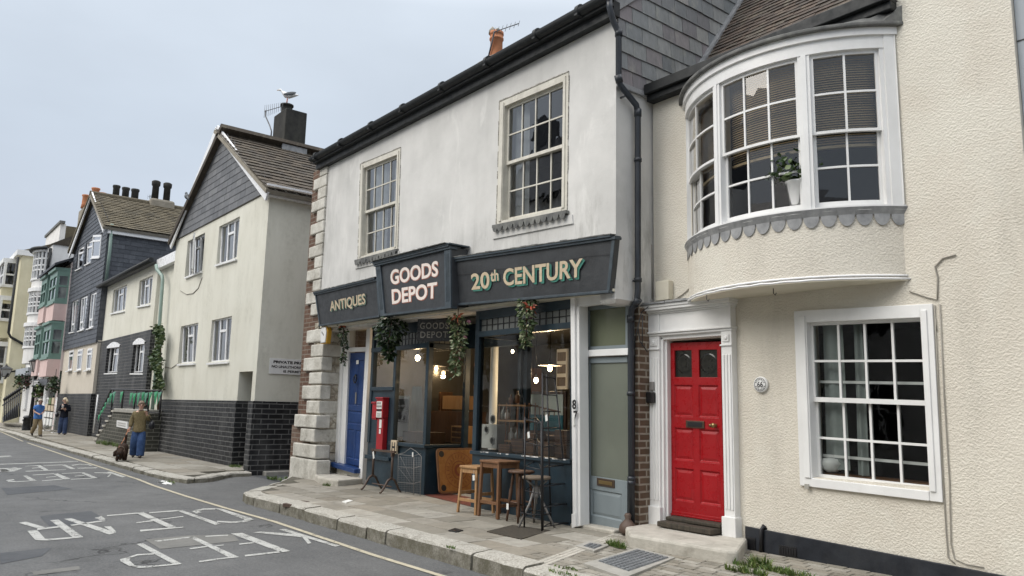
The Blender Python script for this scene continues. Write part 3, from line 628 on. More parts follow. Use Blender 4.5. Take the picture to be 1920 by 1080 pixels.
# ------------------------------------------------------------------ generic builders: sash window, casement, tile field
def sash(tf, Wd, H, parent, label=None, cols=4, rows=(2, 2), cas=(.16, .10, .10, .12), split=.5, mf='white', mg='glass', bar=.022, stile=.05, proj=.03, inset=.03, seg=None, curtain=None, glassjit=.0012, mrail=.05, depth=.16, label_glass=None):
    """sliding sash: casing (left,right,top,bottom), two sashes one behind the other, separate panes"""
    l, r, t, b = cas; x0, x1, z0, z1 = l, Wd-r, b, H-t
    m = MB(tf, seg)
    m.box(0, l, -proj, depth, 0, H); m.box(Wd-r, Wd, -proj, depth, 0, H); m.box(l, Wd-r, -proj, depth, H-t, H); m.box(l, Wd-r, -proj-.01, depth, 0, b)
    if l > .07: m.box(l*.45, l-.012, -proj-.015, -proj, b, H-t*.45); m.box(Wd-r+.012, Wd-r*.45, -proj-.015, -proj, b, H-t*.45)
    w = m.build('window', M[mf], parent, bevel=0 if seg else .005, label=label)
    zm = z0+(z1-z0)*(1-split)
    for nm, a, c, yy, nr in (('upper_sash', zm-mrail/2, z1, inset, rows[0]), ('lower_sash', z0, zm+mrail/2, inset+.045, rows[1])):
        m = MB(tf, seg); g = MB(tf)
        bt = stile*.6 if nm == 'upper_sash' else stile*1.1
        bb = mrail if nm == 'upper_sash' else stile*1.4
        tt = stile if nm == 'upper_sash' else mrail
        m.box(x0, x0+stile, yy, yy+.04, a, c); m.box(x1-stile, x1, yy, yy+.04, a, c); m.box(x0+stile, x1-stile, yy, yy+.04, c-tt, c); m.box(x0+stile, x1-stile, yy-.004, yy+.04, a, a+bb)
        gx0, gx1, gz0, gz1 = x0+stile, x1-stile, a+bb, c-tt
        for i in range(1, cols):
            x = gx0+(gx1-gx0)*i/cols; m.box(x-bar/2, x+bar/2, yy+.004, yy+.034, gz0, gz1)
        for j in range(1, nr):
            z = gz0+(gz1-gz0)*j/nr; m.box(gx0, gx1, yy+.006, yy+.032, z-bar/2, z+bar/2)
        for i in range(cols):
            for j in range(nr):
                xa, xb = gx0+(gx1-gx0)*i/cols, gx0+(gx1-gx0)*(i+1)/cols; za, zb = gz0+(gz1-gz0)*j/nr, gz0+(gz1-gz0)*(j+1)/nr
                jt = lambda: yy+.02+random.uniform(-1, 1)*glassjit
                g.quad((xa, jt(), za), (xb, jt(), za), (xb, jt(), zb), (xa, jt(), zb))
        m.build(nm, M[mf], w); g.build('glass', M[mg], w, recalc=False)
    if curtain:
        for (ca, cb, cz0, cz1, mc) in curtain:
            m = MB(tf); n = max(6, int((cb-ca)*Wd/.035)); vs = []; fs = []
            for i in range(n+1):
                for k, z in enumerate((cz0, (cz0+cz1)/2, cz1)):
                    vs.append((Wd*(ca+(cb-ca)*i/n)+.006*math.sin(i*2.1+k), depth+.06+.03*math.sin(i*1.35+k*.6)+.012*random.random(), H*z))
            for i in range(n):
                for k in range(2): fs.append((i*3+k, i*3+3+k, i*3+4+k, i*3+1+k))
            m.add(vs, fs, True); m.build('curtain', M[mc], w, recalc=False)
    return w
def casement(tf, Wd, H, parent, kind='three', label=None, mf='upvc', open_side=None, fr=.07, depth=.09, inset=.07, sill=True, arch=0, curtain='curtain'):
    """modern window: fixed side lights, a middle light with a small vent above"""
    m = MB(tf); y0, y1 = inset, inset+.06
    m.box(0, fr, y0, y1, 0, H); m.box(Wd-fr, Wd, y0, y1, 0, H); m.box(fr, Wd-fr, y0, y1, 0, fr); m.box(fr, Wd-fr, y0, y1, H-fr, H)
    cells = []
    if kind == 'three':
        a, b = Wd*.36, Wd*.68; zt = H*.70
        m.box(a-fr/2, a+fr/2, y0, y1, fr, H-fr); m.box(b-fr/2, b+fr/2, y0, y1, fr, H-fr); m.box(a+fr/2, b-fr/2, y0-.01, y1, zt-fr/2, zt+fr/2)
        cells = [(fr, a, fr, H-fr), (a, b, fr, zt), (a, b, zt, H-fr), (b, Wd-fr, fr, H-fr)]
    elif kind == 'two':
        a = Wd*.5; zt = H*.25; m.box(a-fr/2, a+fr/2, y0, y1, fr, H-fr); m.box(fr, a-fr/2, y0-.01, y1, zt-fr/2, zt+fr/2)
        cells = [(fr, a, fr, zt), (fr, a, zt, H-fr), (a, Wd-fr, fr, H-fr)]
    elif kind == 'one':
        zt = H*.74; m.box(fr, Wd-fr, y0-.01, y1, zt-fr/2, zt+fr/2); cells = [(fr, Wd-fr, fr, zt), (fr, Wd-fr, zt, H-fr)]
    if arch:
        vs = [(Wd*k/10, H+arch*math.sin(math.pi*k/10)) for k in range(11)]
        for k in range(10): m.add([(vs[k][0], -.075, H-fr), (vs[k+1][0], -.075, H-fr), (vs[k+1][0], -.075, vs[k+1][1]), (vs[k][0], -.075, vs[k][1]), (vs[k][0], y1, H-fr), (vs[k+1][0], y1, H-fr), (vs[k+1][0], y1, vs[k+1][1]), (vs[k][0], y1, vs[k][1])], [(0, 1, 2, 3), (7, 6, 5, 4), (3, 2, 6, 7), (0, 4, 5, 1)])
    w = m.build('window', M[mf], parent, label=label)
    g = MB(tf)
    for a, b, c, d in cells:
        j = lambda: y0+.03+random.uniform(-.002, .002)
        g.quad((a, j(), c), (b, j(), c), (b, j(), d), (a, j(), d))
    g.build('glass', M['glass'], w, recalc=False)
    if sill:
        s = MB(tf); s.box(-.05, Wd+.05, -.06, inset, -.05, 0); s.build('sill', M['white'], w)
    rv = MB(tf)      # the reveal behind the wall face and the room's dark inner lining
    rv.box(-.002, 0, 0.002, .26, 0, H)
    if curtain:
        c = MB(tf); n = 14
        for (ca, cb) in ((.02, .30), (.72, .98)):
            vs = []; fs = []
            for i in range(n+1):
                for z in (0, H): vs.append((Wd*(ca+(cb-ca)*i/n), .24+.03*math.sin(i*1.9), z))
            for i in range(n): fs.append((2*i, 2*i+2, 2*i+3, 2*i+1))
            c.add(vs, fs, True)
        c.build('curtain', M[curtain], w, recalc=False)
    return w
def tiles(mb, tf, rows, expo, tw, lf, rf, z0=0., th=.008, lift=.012, lap=1.7, gap=.006, jit=.0, stag=.5, wj=.0):
    """courses of separate slates or tiles between the left and right edge functions lf(z), rf(z)"""
    for r in range(rows):
        za = z0+r*expo; zb = za+expo*lap
        l0, l1, r0, r1 = lf(za), lf(min(zb, z0+rows*expo)), rf(za), rf(min(zb, z0+rows*expo))
        x = min(l0, l1)-tw*((r % 2)*stag+.03*random.random())
        zt = min(zb, z0+rows*expo)
        while x < max(r0, r1):
            w = tw*(1+random.uniform(-wj, wj)); a0, a1 = max(x+gap/2, l0), max(x+gap/2, l1); b0, b1 = min(x+w-gap/2, r0), min(x+w-gap/2, r1)
            x += w
            if b0-a0 < .008 and b1-a1 < .008: continue
            b0 = max(b0, a0+.002); b1 = max(b1, a1+.002)
            y0 = -lift*lap-th-random.random()*jit; y1 = -.002
            dz = random.uniform(-1, 1)*jit*.6
            mb.add([tf(*q) for q in ((a0, y0, za+dz), (b0, y0, za+dz), (b1, y1-th, zt), (a1, y1-th, zt), (a0, y0+th, za+dz), (b0, y0+th, za+dz))], [(0, 1, 2, 3), (0, 4, 5, 1), (0, 3, 4), (1, 5, 2)])
def planeframe(o, u, v):
    """local frame: origin o, x along unit u, z along unit v, y inwards"""
    o, u, v = V(o), V(u).normalized(), V(v).normalized(); n = v.cross(u)
    return lambda x, y, z: o+u*x+v*z+n*y
def leaves(mb, pts, size, rnd=.35, droop=.3, wide=.5):
    for p, d in pts:
        s = size*random.uniform(1-rnd, 1+rnd); d = V(d).normalized() if V(d).length > 0 else V((0, -1, 0))
        d = (d+V((random.uniform(-.5, .5), random.uniform(-.5, .5), random.uniform(-.6, .4)-droop))).normalized()
        s1 = d.cross(V((random.uniform(-1, 1), random.uniform(-1, 1), random.uniform(-1, 1)))).normalized(); n = d.cross(s1)
        p = V(p); w = s*wide/2
        mb.add([p, p+d*s*.35+s1*w+n*s*.05, p+d*s*.7+s1*w*.7+n*s*.03, p+d*s, p+d*s*.7-s1*w*.7+n*s*.03, p+d*s*.35-s1*w+n*s*.05, p+d*s*.5-n*s*.06], [(0, 1, 6), (1, 2, 6), (2, 3, 6), (3, 4, 6), (4, 5, 6), (5, 0, 6)], False, True)
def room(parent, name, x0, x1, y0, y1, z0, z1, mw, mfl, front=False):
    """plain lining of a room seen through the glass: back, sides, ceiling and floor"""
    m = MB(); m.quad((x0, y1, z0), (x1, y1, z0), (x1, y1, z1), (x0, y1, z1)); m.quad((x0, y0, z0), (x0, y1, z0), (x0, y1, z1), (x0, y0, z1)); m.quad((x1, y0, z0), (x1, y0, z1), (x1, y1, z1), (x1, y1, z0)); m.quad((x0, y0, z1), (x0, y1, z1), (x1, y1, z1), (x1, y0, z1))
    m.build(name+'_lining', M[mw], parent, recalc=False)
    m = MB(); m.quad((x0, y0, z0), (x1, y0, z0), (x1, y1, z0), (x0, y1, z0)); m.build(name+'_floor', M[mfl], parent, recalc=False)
# ================================================================== the antique shop
shop = thing('antique_shop', (-11.5, 7.4, .2), 'white rendered two-storey antiques shop with long dark painted sign boards', 'shop building')
Q = lambda *p, **k: quadtf(*[P(x, y, **k) for x, y in p])
m = MB()
m.wall(-15.44, -6.73, 3.24, 7.0, 7.1, .30, [(-9.20, -7.70, 4.52, 6.46), (-13.82, -12.30, 4.62, 6.56)])
m.box(-7.0, -6.73, 7.4, 8.0, 3.10, 6.04); m.box(-7.0, -6.728, 7.098, 7.4, 3.10, 3.3)
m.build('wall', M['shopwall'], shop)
m = MB()       # coved underside of the jettied corner, and raised panels under the windows
m.hexa([(-6.99, 7.12, 3.07), (-6.76, 7.12, 3.07), (-6.76, 7.98, 3.07), (-6.99, 7.98, 3.07), (-6.99, 7.085, 3.12), (-6.70, 7.085, 3.12), (-6.70, 7.98, 3.12), (-6.99, 7.98, 3.12)])
for q in ([(925.4, 449), (1075.9, 419.7), (1074, 402), (926, 431)], [(667.5, 504.5), (751, 485.8), (750, 470), (668, 489)]):
    tf, w_, h_ = Q(q[3], q[2], q[1], q[0], Y=7.1); b = MB(tf); b.box(0, w_, -.022, .01, 0, h_); b.build('sill_panel', M['shopwall'], shop, bevel=.004)
m.build('cove', M['shopwall'], shop)
# brick edge and quoins of the left corner
m = MB(); m.box(-16.27, -15.44, 7.12, 7.6, 1.2, 7.0); m.box(-16.40, -15.5, 7.06, 7.6, 0, 1.25); m.box(-16.27, -16.0, 7.6, 11, 0, 7.0); m.build('brick_corner', M['redbrick'], shop)
m = MB(); z = 3.62; k = 0
while z < 6.85:
    hh = .262+random.uniform(-.01, .01); x0 = (-16.12 if k % 2 else -15.82)+random.uniform(-.02, .02)
    m.box(x0, -15.43, 7.055+random.uniform(-.008, .008), 7.4, z+.006, min(z+hh-.006, 6.96)); z += hh; k += 1
blocks = [(145, 240, 155, 222), (168, 308, 229, 292), (133, 245, 297, 366), (157, 306, 371, 433), (123, 240, 438, 510), (145, 302, 515, 582), (83, 195, 585, 652), (112, 258, 657, 726), (77, 193, 731, 802), (60, 195, 803, 932)]
for (a, b, c, d) in blocks:
    wide = b > 250; yf = 7.06 if c < 584 else 6.98
    xl = P(520+a/2.7, 560+(c+d)/5.4, Y=yf).x; zt = P(520+(a+40)/2.7, 560+c/2.7, Y=yf).z; zb = P(520+(a+40)/2.7, 560+d/2.7, Y=yf).z
    if d > 920: zb = .1
    if wide: xr = -15.10
    else: xr = -15.09 if c < 584 else P(520+b/2.7, 560+(c+d)/5.4, Y=yf).x
    m.box(max(xl, -16.42), xr, yf+random.uniform(-.01, .01), 7.52 if wide else 7.3, zb+.006, zt-.006)
m.build('quoins', M['quoin'], shop, bevel=.022)
m = MB(); m.box(-15.62, -15.115, 7.1, 7.7, 0, 3.45); m.build('rubble_reveal', M['rubble'], shop)
# eaves: fascia board, gutter with joints, roof
m = MB(); GX = P(584, 303, Y=6.885).x; m.box(GX+.05, -6.66, 6.98, 7.098, 6.93, 7.14); m.box(GX+.05, -6.66, 6.90, 6.98, 7.05, 7.10); m.build('eaves_board', M['gutter'], shop)
m = MB()
n = 10; vs = []; fs = []
for x in (GX, -6.62):
    for k in range(n+1):
        a = math.pi*k/n; vs.append((x, 6.885-.085*math.cos(a), 7.17-.085*math.sin(a)))
    for k in range(n+1):
        a = math.pi*(n-k)/n; vs.append((x, 6.885-.075*math.cos(a), 7.17-.075*math.sin(a)))
w2 = 2*(n+1); fs = [(k, (k+1) % w2, w2+(k+1) % w2, w2+k) for k in range(w2)]+[tuple(range(w2)), tuple(range(2*w2-1, w2-1, -1))]
m.add(vs, fs, False)
for x in (-15.6, -14.4, -13.1, -11.9, -10.6, -9.3, -8.1, -7.2):
    m.box(x-.03, x+.03, 6.79, 6.98, 7.072, 7.10); m.lathe((x-.04, 6.885, 7.168), [(.089, 0), (.089, .07)], 14, (1, 0, 0))
m.build('gutter', M['gutter'], shop)
RY, RZ = 10.9, 10.35
m = MB(); m.prism([(GX, 6.93, 7.13), (GX, RY, RZ), (GX, RY, RZ+.12), (GX, 6.90, 7.26)], (-6.62-GX, 0, 0)); m.prism([(-16.4, RY, RZ), (-16.4, 14.6, 7.0), (-16.4, 14.6, 7.13), (-16.4, RY, RZ+.12)], (9.78, 0, 0))
m.build('roof', M['slate2'], shop)
m = MB(); m.box(-16.27, -6.75, 14.3, 14.55, 0, 7.0); m.box(-7.0, -6.76, 8.0, 14.3, 0, 6.04); m.build('rear_wall', M['shopwall'], shop)
# slate-hung gable end facing right
pf = planeframe((-6.735, 7.12, 6.02), (0, 1, 0), (0, 0, 1))
sl_ = (RZ-7.13)/(RY-6.93)
lf = lambda z: max(0., (z+6.02-7.10)/sl_-.18)
m = MB(); m.prism([(-6.98, 7.13, 6.0), (-6.98, 14.2, 6.0), (-6.98, 14.2, 7.3), (-6.98, RY, RZ-.03), (-6.98, 7.13, 7.22)], (.235, 0, 0)); gw = m.build('gable_wall', M['mortar'], shop)
m = MB(); tiles(m, pf, 18, .236, .30, lf, lambda z: min(7.1, 7.1-(z+6.02-7.13)/sl_+.0), 0, .009, .014, 1.6, .007, .005, .5, .14); m.build('slate_hanging', M['slatewall'], gw)
m = MB(pf); m.box(-.02, .90, -.05, .0, -.05, .02); m.build('lead_flashing', M['lead'], gw, bevel=.004)
m = MB(pf); m.hexa([(-.17, -.06, 1.08), (-.05, -.06, 1.0), (-.05, .03, 1.0), (-.17, .03, 1.08), (3.8, -.06, 4.34), (3.8, -.06, 4.22), (3.8, .03, 4.22), (3.8, .03, 4.34)]); m.build('verge_board', M['lead'], gw)
# chimney with terracotta pot behind the ridge
c0 = P(930, 112, Y=10.9)
m = MB(); m.box(c0.x-.42, c0.x+.30, 10.6, 11.2, 9.0, c0.z-.02); ch = m.build('chimney', M['mortar'], shop, bevel=.05)
m = MB(); m.lathe((c0.x+.0, 10.9, c0.z-.06), [(.17, 0), (.16, .08), (.155, .56), (.18, .58), (.18, .62), (.16, .63), (.165, .70), (.18, .71), (.175, .78), (.14, .78), (.13, .5)], 20); m.build('chimney_pot', M['terracotta'], ch)
m = MB(); m.lathe((c0.x-.07, 10.82, c0.z+.68), [(.10, 0), (.09, .1), (.04, .16), (.01, .2)], 9); m.ell((c0.x+.12, 10.84, c0.z+.72), (.06, .06, .05), 8, 6); m.build('mortar_cap', M['mortar'], ch)
# upper sash windows
CR = [(.05, .30, 0, 1, 'curtain'), (.93, 1, 0, 1, 'greycurtain')]; CL = [(.02, .46, 0, 1, 'curtain'), (.6, .98, 0, 1, 'curtain')]
for q, cur, lab in (([(938, 191), (1067, 135), (1064, 396), (932, 423)], CR, 'right first-floor sash with one pale curtain'), ([(677, 308), (752, 277), (746, 468), (672, 488)], CL, 'left first-floor sash with torn net curtains')):
    tf, w_, h_ = Q(*q, Y=7.1)
    w = sash(tf, w_, h_, shop, lab, 4, (2, 2), (.13, .11, .11, .055), .5, 'oldcream', 'oldglass', .022, .045, .012, .05, None, cur, .0007)
    e_ = MB(tf); 
    z = 0
    while z < h_:
        q = random.uniform(.03, .22); e_.box(-.004-.014*random.random(), .002, -.014-.006*random.random(), .0, z, min(z+q, h_)); z += q*random.choice((1, 1.05, 1.6))
    z = 0
    while z < h_:
        q = random.uniform(.03, .22); e_.box(w_-.002, w_+.003+.012*random.random(), -.013, .0, z, min(z+q, h_)); z += q*random.choice((1, 1.05, 1.7))
    z = 0
    while z < w_:
        q = random.uniform(.03, .2); e_.box(z, min(z+q, w_), -.02, .0, h_-.002, h_+.004+.016*random.random()); z += q
    e_.build('flaking_rim', M['flake'], w)
    s_ = MB(tf); s_.box(-.04, w_+.04, -.07, .02, -.045, .0)
    for k in range(13):
        x = -.03+(w_+.06)*k/13; ww = (w_+.06)/13

        pts = [(x+ww*.04+ww*.92*(1-math.cos(math.pi*i/7))/2, -.045-.075*math.sin(math.pi*i/7)) for i in range(8)]
        s_.add([(a, -.072-.008*(k % 2), b) for a, b in pts]+[(a, -.064-.008*(k % 2), b) for a, b in pts], [tuple(range(8)), tuple(range(15, 7, -1))]+[(i, i+1, 9+i, 8+i) for i in range(7)])
    s_.build('scalloped_lead_sill', M['darklead'], w)
m = MB(); m.quad((-15.2, 7.42, 3.6), (-7.05, 7.42, 3.6), (-7.05, 11, 3.6), (-15.2, 11, 3.6)); m.build('upper_floor', M['floorwood'], shop, recalc=False)
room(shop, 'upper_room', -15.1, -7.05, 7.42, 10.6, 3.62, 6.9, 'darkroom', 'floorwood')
# ---- sign boards
def board(pts, ys, name, depth, lab):
    tf, w_, h_ = quadtf(*[P(x, y, Y=yy) for (x, y), yy in zip(pts, ys)])
    m = MB(tf); m.box(0, w_, 0, depth, 0, h_); return m.build(name, M['fascia'], shop, bevel=.004, label=lab), tf, w_, h_
fa, tfa, wa, ha = board([(591, 551), (709, 523), (713, 591), (599, 609)], (6.86, 6.86, 6.93, 6.93), 'sign_board', .12, 'left sign board lettered ANTIQUES')
fb_, tfb, wb, hb = board([(706, 497), (847, 463), (848, 574), (715, 590)], (6.77, 6.77, 6.77, 6.77), 'sign_board', .31, 'raised middle sign board lettered GOODS DEPOT')
fc, tfc, wc, hc = board([(847, 488), (1154, 444), (1144, 544), (847, 570)], (6.85, 7.0, 7.02, 6.90), 'sign_board', .09, 'right sign board lettered 20th CENTURY')
for fo, tf, w_, h_, o in ((fa, tfa, wa, ha, 0), (fb_, tfb, wb, hb, .02), (fc, tfc, wc, hc, 0)):
    m = MB(tf)
    m.box(-.01, w_-(.0 if o else .05), -.05-o, .16+o, h_, h_+.03); m.box(-.02, w_+.02, -.03-o, .1, h_-.035, h_)
    m.box(0, w_, -.03, .1, -.035, 0)
    if o:
        for x in (.0, w_-.17):
            m.box(x, x+.17, -.03, 0, 0, h_-.035)
            for k in range(3): m.box(x+.04+.035*k, x+.055+.035*k, -.036, -.03, .08, h_-.1)
        m.box(-.05, w_+.05, -.08, .32, h_+.03, h_+.055)
    else: m.box(-.0, .05, -.014, 0, 0, h_-.035); m.box(w_-.05, w_, -.014, 0, 0, h_-.035)
    m.build('moulding', M['fascia_trim'], fo, bevel=.004)
    m = MB(tf); n = 30
    for k in range(n):
        m.box((w_-.04)*k/n, (w_-.04)*(k+1)/n, -.052-o*3-.006*random.random(), .05, h_+.032+(.026 if o else 0), h_+.04+(.026 if o else 0)+.012*random.random())
    m.build('lead_capping', M['darklead'], fo)
m = MB()
for k in range(2):
    z = hc*(.62-.0*k)
    pts = [(wc*t/14, z+.012*math.sin(t*1.7)+.05*(t/14)) for t in range(15)]
    if k == 0:
        for (a, b), (c, d) in zip(pts, pts[1:]): m.add([tfc(a, -.0135, b-.004), tfc(c, -.0135, d-.004), tfc(c, -.0135, d+.003), tfc(a, -.0135, b+.003)], [(0, 1, 2, 3)])
m.build('board_joint', M['ink'], fc, recalc=False)
def lettering(s, q, tf, par, mat, edge, off, ex, ez, y=-.004, space=1.0):
    o = tf(0, 0, 0); n = (tf(1, 0, 0)-o).cross(tf(0, 0, 1)-o).normalized()
    W4 = [P(560+x/3.097, 420+yy/3.097, pl=(o, n)) for x, yy in q]
    t2, w_, h_ = quadtf(*W4)
    for (dx, dz) in ex: textmesh(s, t2, dx, w_+dx, dz, h_+dz, y, M[edge], 'lettering_shade', par, off+.012, space=space)
    textmesh(s, t2, 0, w_, 0, h_, y-.004, M[mat], 'lettering', par, off, space=space)
gx = [(.012, -.012), (-.006, -.006)]
lettering('GOODS', [(533, 268), (812, 212), (812, 303), (537, 355)], tfb, fb_, 'pink_letters', 'redshade', .028, gx, 0)
lettering('DEPOT', [(541, 380), (806, 335), (804, 430), (545, 467)], tfb, fb_, 'pink_letters', 'redshade', .028, gx, 0)
gc = [(.014, -.008), (.028, -.018), (.042, -.028)]
lettering('20', [(1005, 290), (1113, 275), (1115, 374), (1010, 384)], tfc, fc, 'cream_letters', 'greenshade', .022, gc, 0, -.016)
lettering('th', [(1118, 270), (1165, 262), (1167, 330), (1120, 336)], tfc, fc, 'cream_letters', 'greenshade', .022, gc[:1], 0, -.016)
lettering('CENTURY', [(1192, 262), (1655, 198), (1652, 308), (1195, 362)], tfc, fc, 'cream_letters', 'greenshade', .022, gc, 0, -.016)
lettering('ANTIQUES', [(185, 450), (390, 402), (392, 475), (188, 517)], tfa, fa, 'cream_letters', 'antshade', .022, gc[:2], 0, -.016)
m = MB(); m.hexa([(-15.1, 6.97, 3.30), (-6.74, 7.06, 3.215), (-6.74, 7.9, 3.225), (-15.1, 7.9, 3.31), (-15.1, 6.97, 3.34), (-6.74, 7.06, 3.25), (-6.74, 7.9, 3.26), (-15.1, 7.9, 3.35)]); m.build('soffit', M['smoothcream'], shop)
# ---- ground floor: blue door
tf, w_, h_ = Q((642, 604), (698, 598), (682, 880), (632, 866), Y=7.52)
dq, dw, dh = Q((653.5, 662), (690, 660), (680, 876), (645, 868), Y=7.56)
m = MB(tf); dl = w_*.27; m.box(0, dl, 0, .14, 0, h_); m.box(w_-.15, w_, -.03, .14, -.32, h_); m.box(dl, w_-.15, 0, .14, h_-.12, h_); m.box(dl, w_-.15, .0, .14, dh+.03, dh+.12); m.box(-.02, dl*.4, -.04, 0, 0, h_)
df = m.build('door_frame', M['white'], shop, bevel=.008)
m = MB(tf); m.quad((dl, .1, dh+.12), (w_-.15, .1, dh+.12), (w_-.15, .1, h_-.12), (dl, .1, h_-.12)); m.build('fanlight', M['shopglass'], df, recalc=False)
def paneldoor(tf, w_, h_, mat, panels, parent, label, th=.045, st=.004, raised=True):
    m = MB(tf)
    xs = sorted({0, w_, *[p[i]*w_ for p in panels for i in (0, 1)]}); zs = sorted({0, h_, *[p[i]*h_ for p in panels for i in (2, 3)]})
    m.wall(0, w_, 0, h_, 0, th, [(p[0]*w_, p[1]*w_, p[2]*h_, p[3]*h_) for p in panels])
    for p in panels:
        a, b, c, d = p[0]*w_, p[1]*w_, p[2]*h_, p[3]*h_; k = .018
        if len(p) > 4: continue
        m.add([(a, .0, c), (b, .0, c), (b, .0, d), (a, .0, d), (a+k, .018, c+k), (b-k, .018, c+k), (b-k, .018, d-k), (a+k, .018, d-k)], [(0, 1, 5, 4), (1, 2, 6, 5), (2, 3, 7, 6), (3, 0, 4, 7)])
        if raised:
            q = k+.035; m.add([(a+k, .018, c+k), (b-k, .018, c+k), (b-k, .018, d-k), (a+k, .018, d-k), (a+q, .007, c+q), (b-q, .007, c+q), (b-q, .007, d-q), (a+q, .007, d-q)], [(0, 1, 5, 4), (1, 2, 6, 5), (2, 3, 7, 6), (3, 0, 4, 7), (4, 5, 6, 7)])
        else: m.add([(a+k, .018, c+k), (b-k, .018, c+k), (b-k, .018, d-k), (a+k, .018, d-k)], [(0, 1, 2, 3)])
    return m.build('door', M[mat], parent, bevel=st, label=label)
bd = paneldoor(dq, dw, dh, 'blue', [(.12, .46, .52, .93), (.54, .88, .52, .93), (.12, .88, .355, .475), (.12, .46, .05, .31), (.54, .88, .05, .31)], shop, 'blue panelled door with a black knocker')
m = MB(dq); m.tube([(dw*.5, -.02, dh*.80), (dw*.5, -.05, dh*.78)], .02, 8); m.tube([(dw*.5+.05*math.sin(a), -.045, dh*.755-.07*math.cos(a)) for a in [2*math.pi*k/14 for k in range(15)]], .014, 8); m.build('knocker', M['iron'], bd)
m = MB(dq); m.box(dw*.47, dw*.53, -.012, 0, dh*.54, dh*.64); m.build('letter_plate', M['steel'], bd, bevel=.004)
m = MB(dq); m.lathe(dq(dw*.88, 0, dh*.47), [(.012, 0), (.012, .03), (.03, .045), (.028, .06), (.0, .066)], 12, dq(0, -1, 0)-dq(0, 0, 0)); m.v = m.v; m.build('knob', M['blackplastic'], bd)
m = MB(dq); m.box(dw*.44, dw*.56, -.006, 0, dh*.895, dh*.93); npl = m.build('number_plate', M['paper'], bd)
m = MB(tf); m.box(-.1, w_*.93, -.16, .1, -.09, -.0); m.build('door_sill', M['blue'], shop, bevel=.012)
m = MB(tf); m.box(.12, w_*.9, -.06, .3, -.52, -.09); vb = m.build('sill_block', M['quoin'], shop, bevel=.01)
m = MB(tf)
for k in range(5): m.box(w_*.52, w_*.70, -.068, -.058, -.33+.035*k, -.315+.035*k)
m.build('air_vent', M['ink'], vb)
m = MB(); st = [(-14.95, 6.98), (-14.35, 6.80), (-13.62, 6.84), (-13.80, 7.46), (-15.05, 7.6)]
m.prism([(x, y, .12) for x, y in st], (0, 0, .19)); m.build('doorstep', M['stone'], shop, bevel=.03)
# ---- left display window (plane y=7.45), panel with the red box beside it
YL = 7.45
def zx(px, py, Y=YL): p = P(px, py, Y=Y); return p.x, p.z
xA, _ = zx(694, 760); xB, _ = zx(738, 760); xC, _ = zx(801, 760)
xA = P(696, 700, Y=YL).x
zs_ = 1.06; zt = 2.78; zl = 3.06
m = MB()
m.box(xA, xC, YL, YL+.12, .12, zs_-.05)                                    # stall riser
for x in (xA, xB-.04, xC-.07): m.box(x, x+.09, YL-.02, YL+.08, zs_-.05, 3.31)
m.box(xA, xC+.02, YL-.03, YL+.09, zt-.03, zt+.06); m.box(xA, xC+.02, YL-.02, YL+.12, zl, 3.32)
m.box(xA+.09, xB-.04, YL, YL+.05, zs_-.05, 2.02); m.box(xA+.05, xB, YL-.04, YL+.08, 2.0, 2.07)
m.box(xB-.06, xC+.03, YL-.05, YL+.1, zs_-.06, zs_+.0); m.box(xA-.02, xB-.02, YL-.045, YL, .70, .77)
# return into the doorway
m.box(xC-.10, xC, YL+.12, 8.35, .12, zs_-.05); m.box(xC-.10, xC+.02, YL+.1, 8.35, zs_-.05, zs_); m.box(xC-.09, xC, YL+.1, 8.35, zt-.03, zt+.06); m.box(xC-.10, xC, YL+.12, 8.35, zl, 3.32); m.box(xC-.1, xC-.01, 8.27, 8.35, zs_, 3.3)
lw = m.build('display_window', M['shopfront'], shop, bevel=.006, label='left display window with a stall riser and return into the doorway')
m = MB()
m.quad((xB+.05, YL+.03, zs_), (xC-.07, YL+.03, zs_), (xC-.07, YL+.032, zt-.03), (xB+.05, YL+.03, zt-.03)); m.quad((xA+.09, YL+.03, 2.07), (xB-.04, YL+.03, 2.07), (xB-.04, YL+.03, zt-.03), (xA+.09, YL+.03, zt-.03)); m.quad((xC-.05, YL+.08, zs_), (xC-.05, 8.27, zs_), (xC-.05, 8.27, zt-.03), (xC-.05, YL+.08, zt-.03)); m.build('glass', M['shopglass'], lw, recalc=False)
def leaded(par, a, b, z0, z1, n):       # small upright leaded lights between a and b
    m = MB(); d = (b-a).normalized(); nn = V((d.y, -d.x, 0))
    L = (b-a).length
    for i in range(1, n): c = a+d*L*i/n; m.obox(c+V((0, 0, (z0+z1)/2)), d*.007, nn*.008, (0, 0, (z1-z0)/2))
    m.obox(a+d*L/2+V((0, 0, (z0+z1)/2)), d*L/2, nn*.009, (0, 0, .007))
    m.build('leading', M['iron'], par)
    g = MB()
    for i in range(n):
        for k in range(2):
            za, zb = z0+(z1-z0)*k/2, z0+(z1-z0)*(k+1)/2; j = lambda: nn*random.uniform(-.003, .003)
            p, q = a+d*L*i/n, a+d*L*(i+1)/n; g.quad(p+V((0, 0, za))+j(), q+V((0, 0, za))+j(), q+V((0, 0, zb))+j(), p+V((0, 0, zb))+j())
    g.build('leaded_lights', M['milk'], par, recalc=False)
M['milk'] = milky('obscured_glass', (.20, .21, .20), .25)
leaded(lw, V((xB+.05, YL+.03, 0)), V((xC-.07, YL+.03, 0)), zt+.06, zl, 9); leaded(lw, V((xA+.09, YL+.03, 0)), V((xB-.04, YL+.03, 0)), zt+.06, zl, 5); leaded(lw, V((xC-.05, YL+.12, 0)), V((xC-.05, 8.27, 0)), zt+.06, zl, 6)
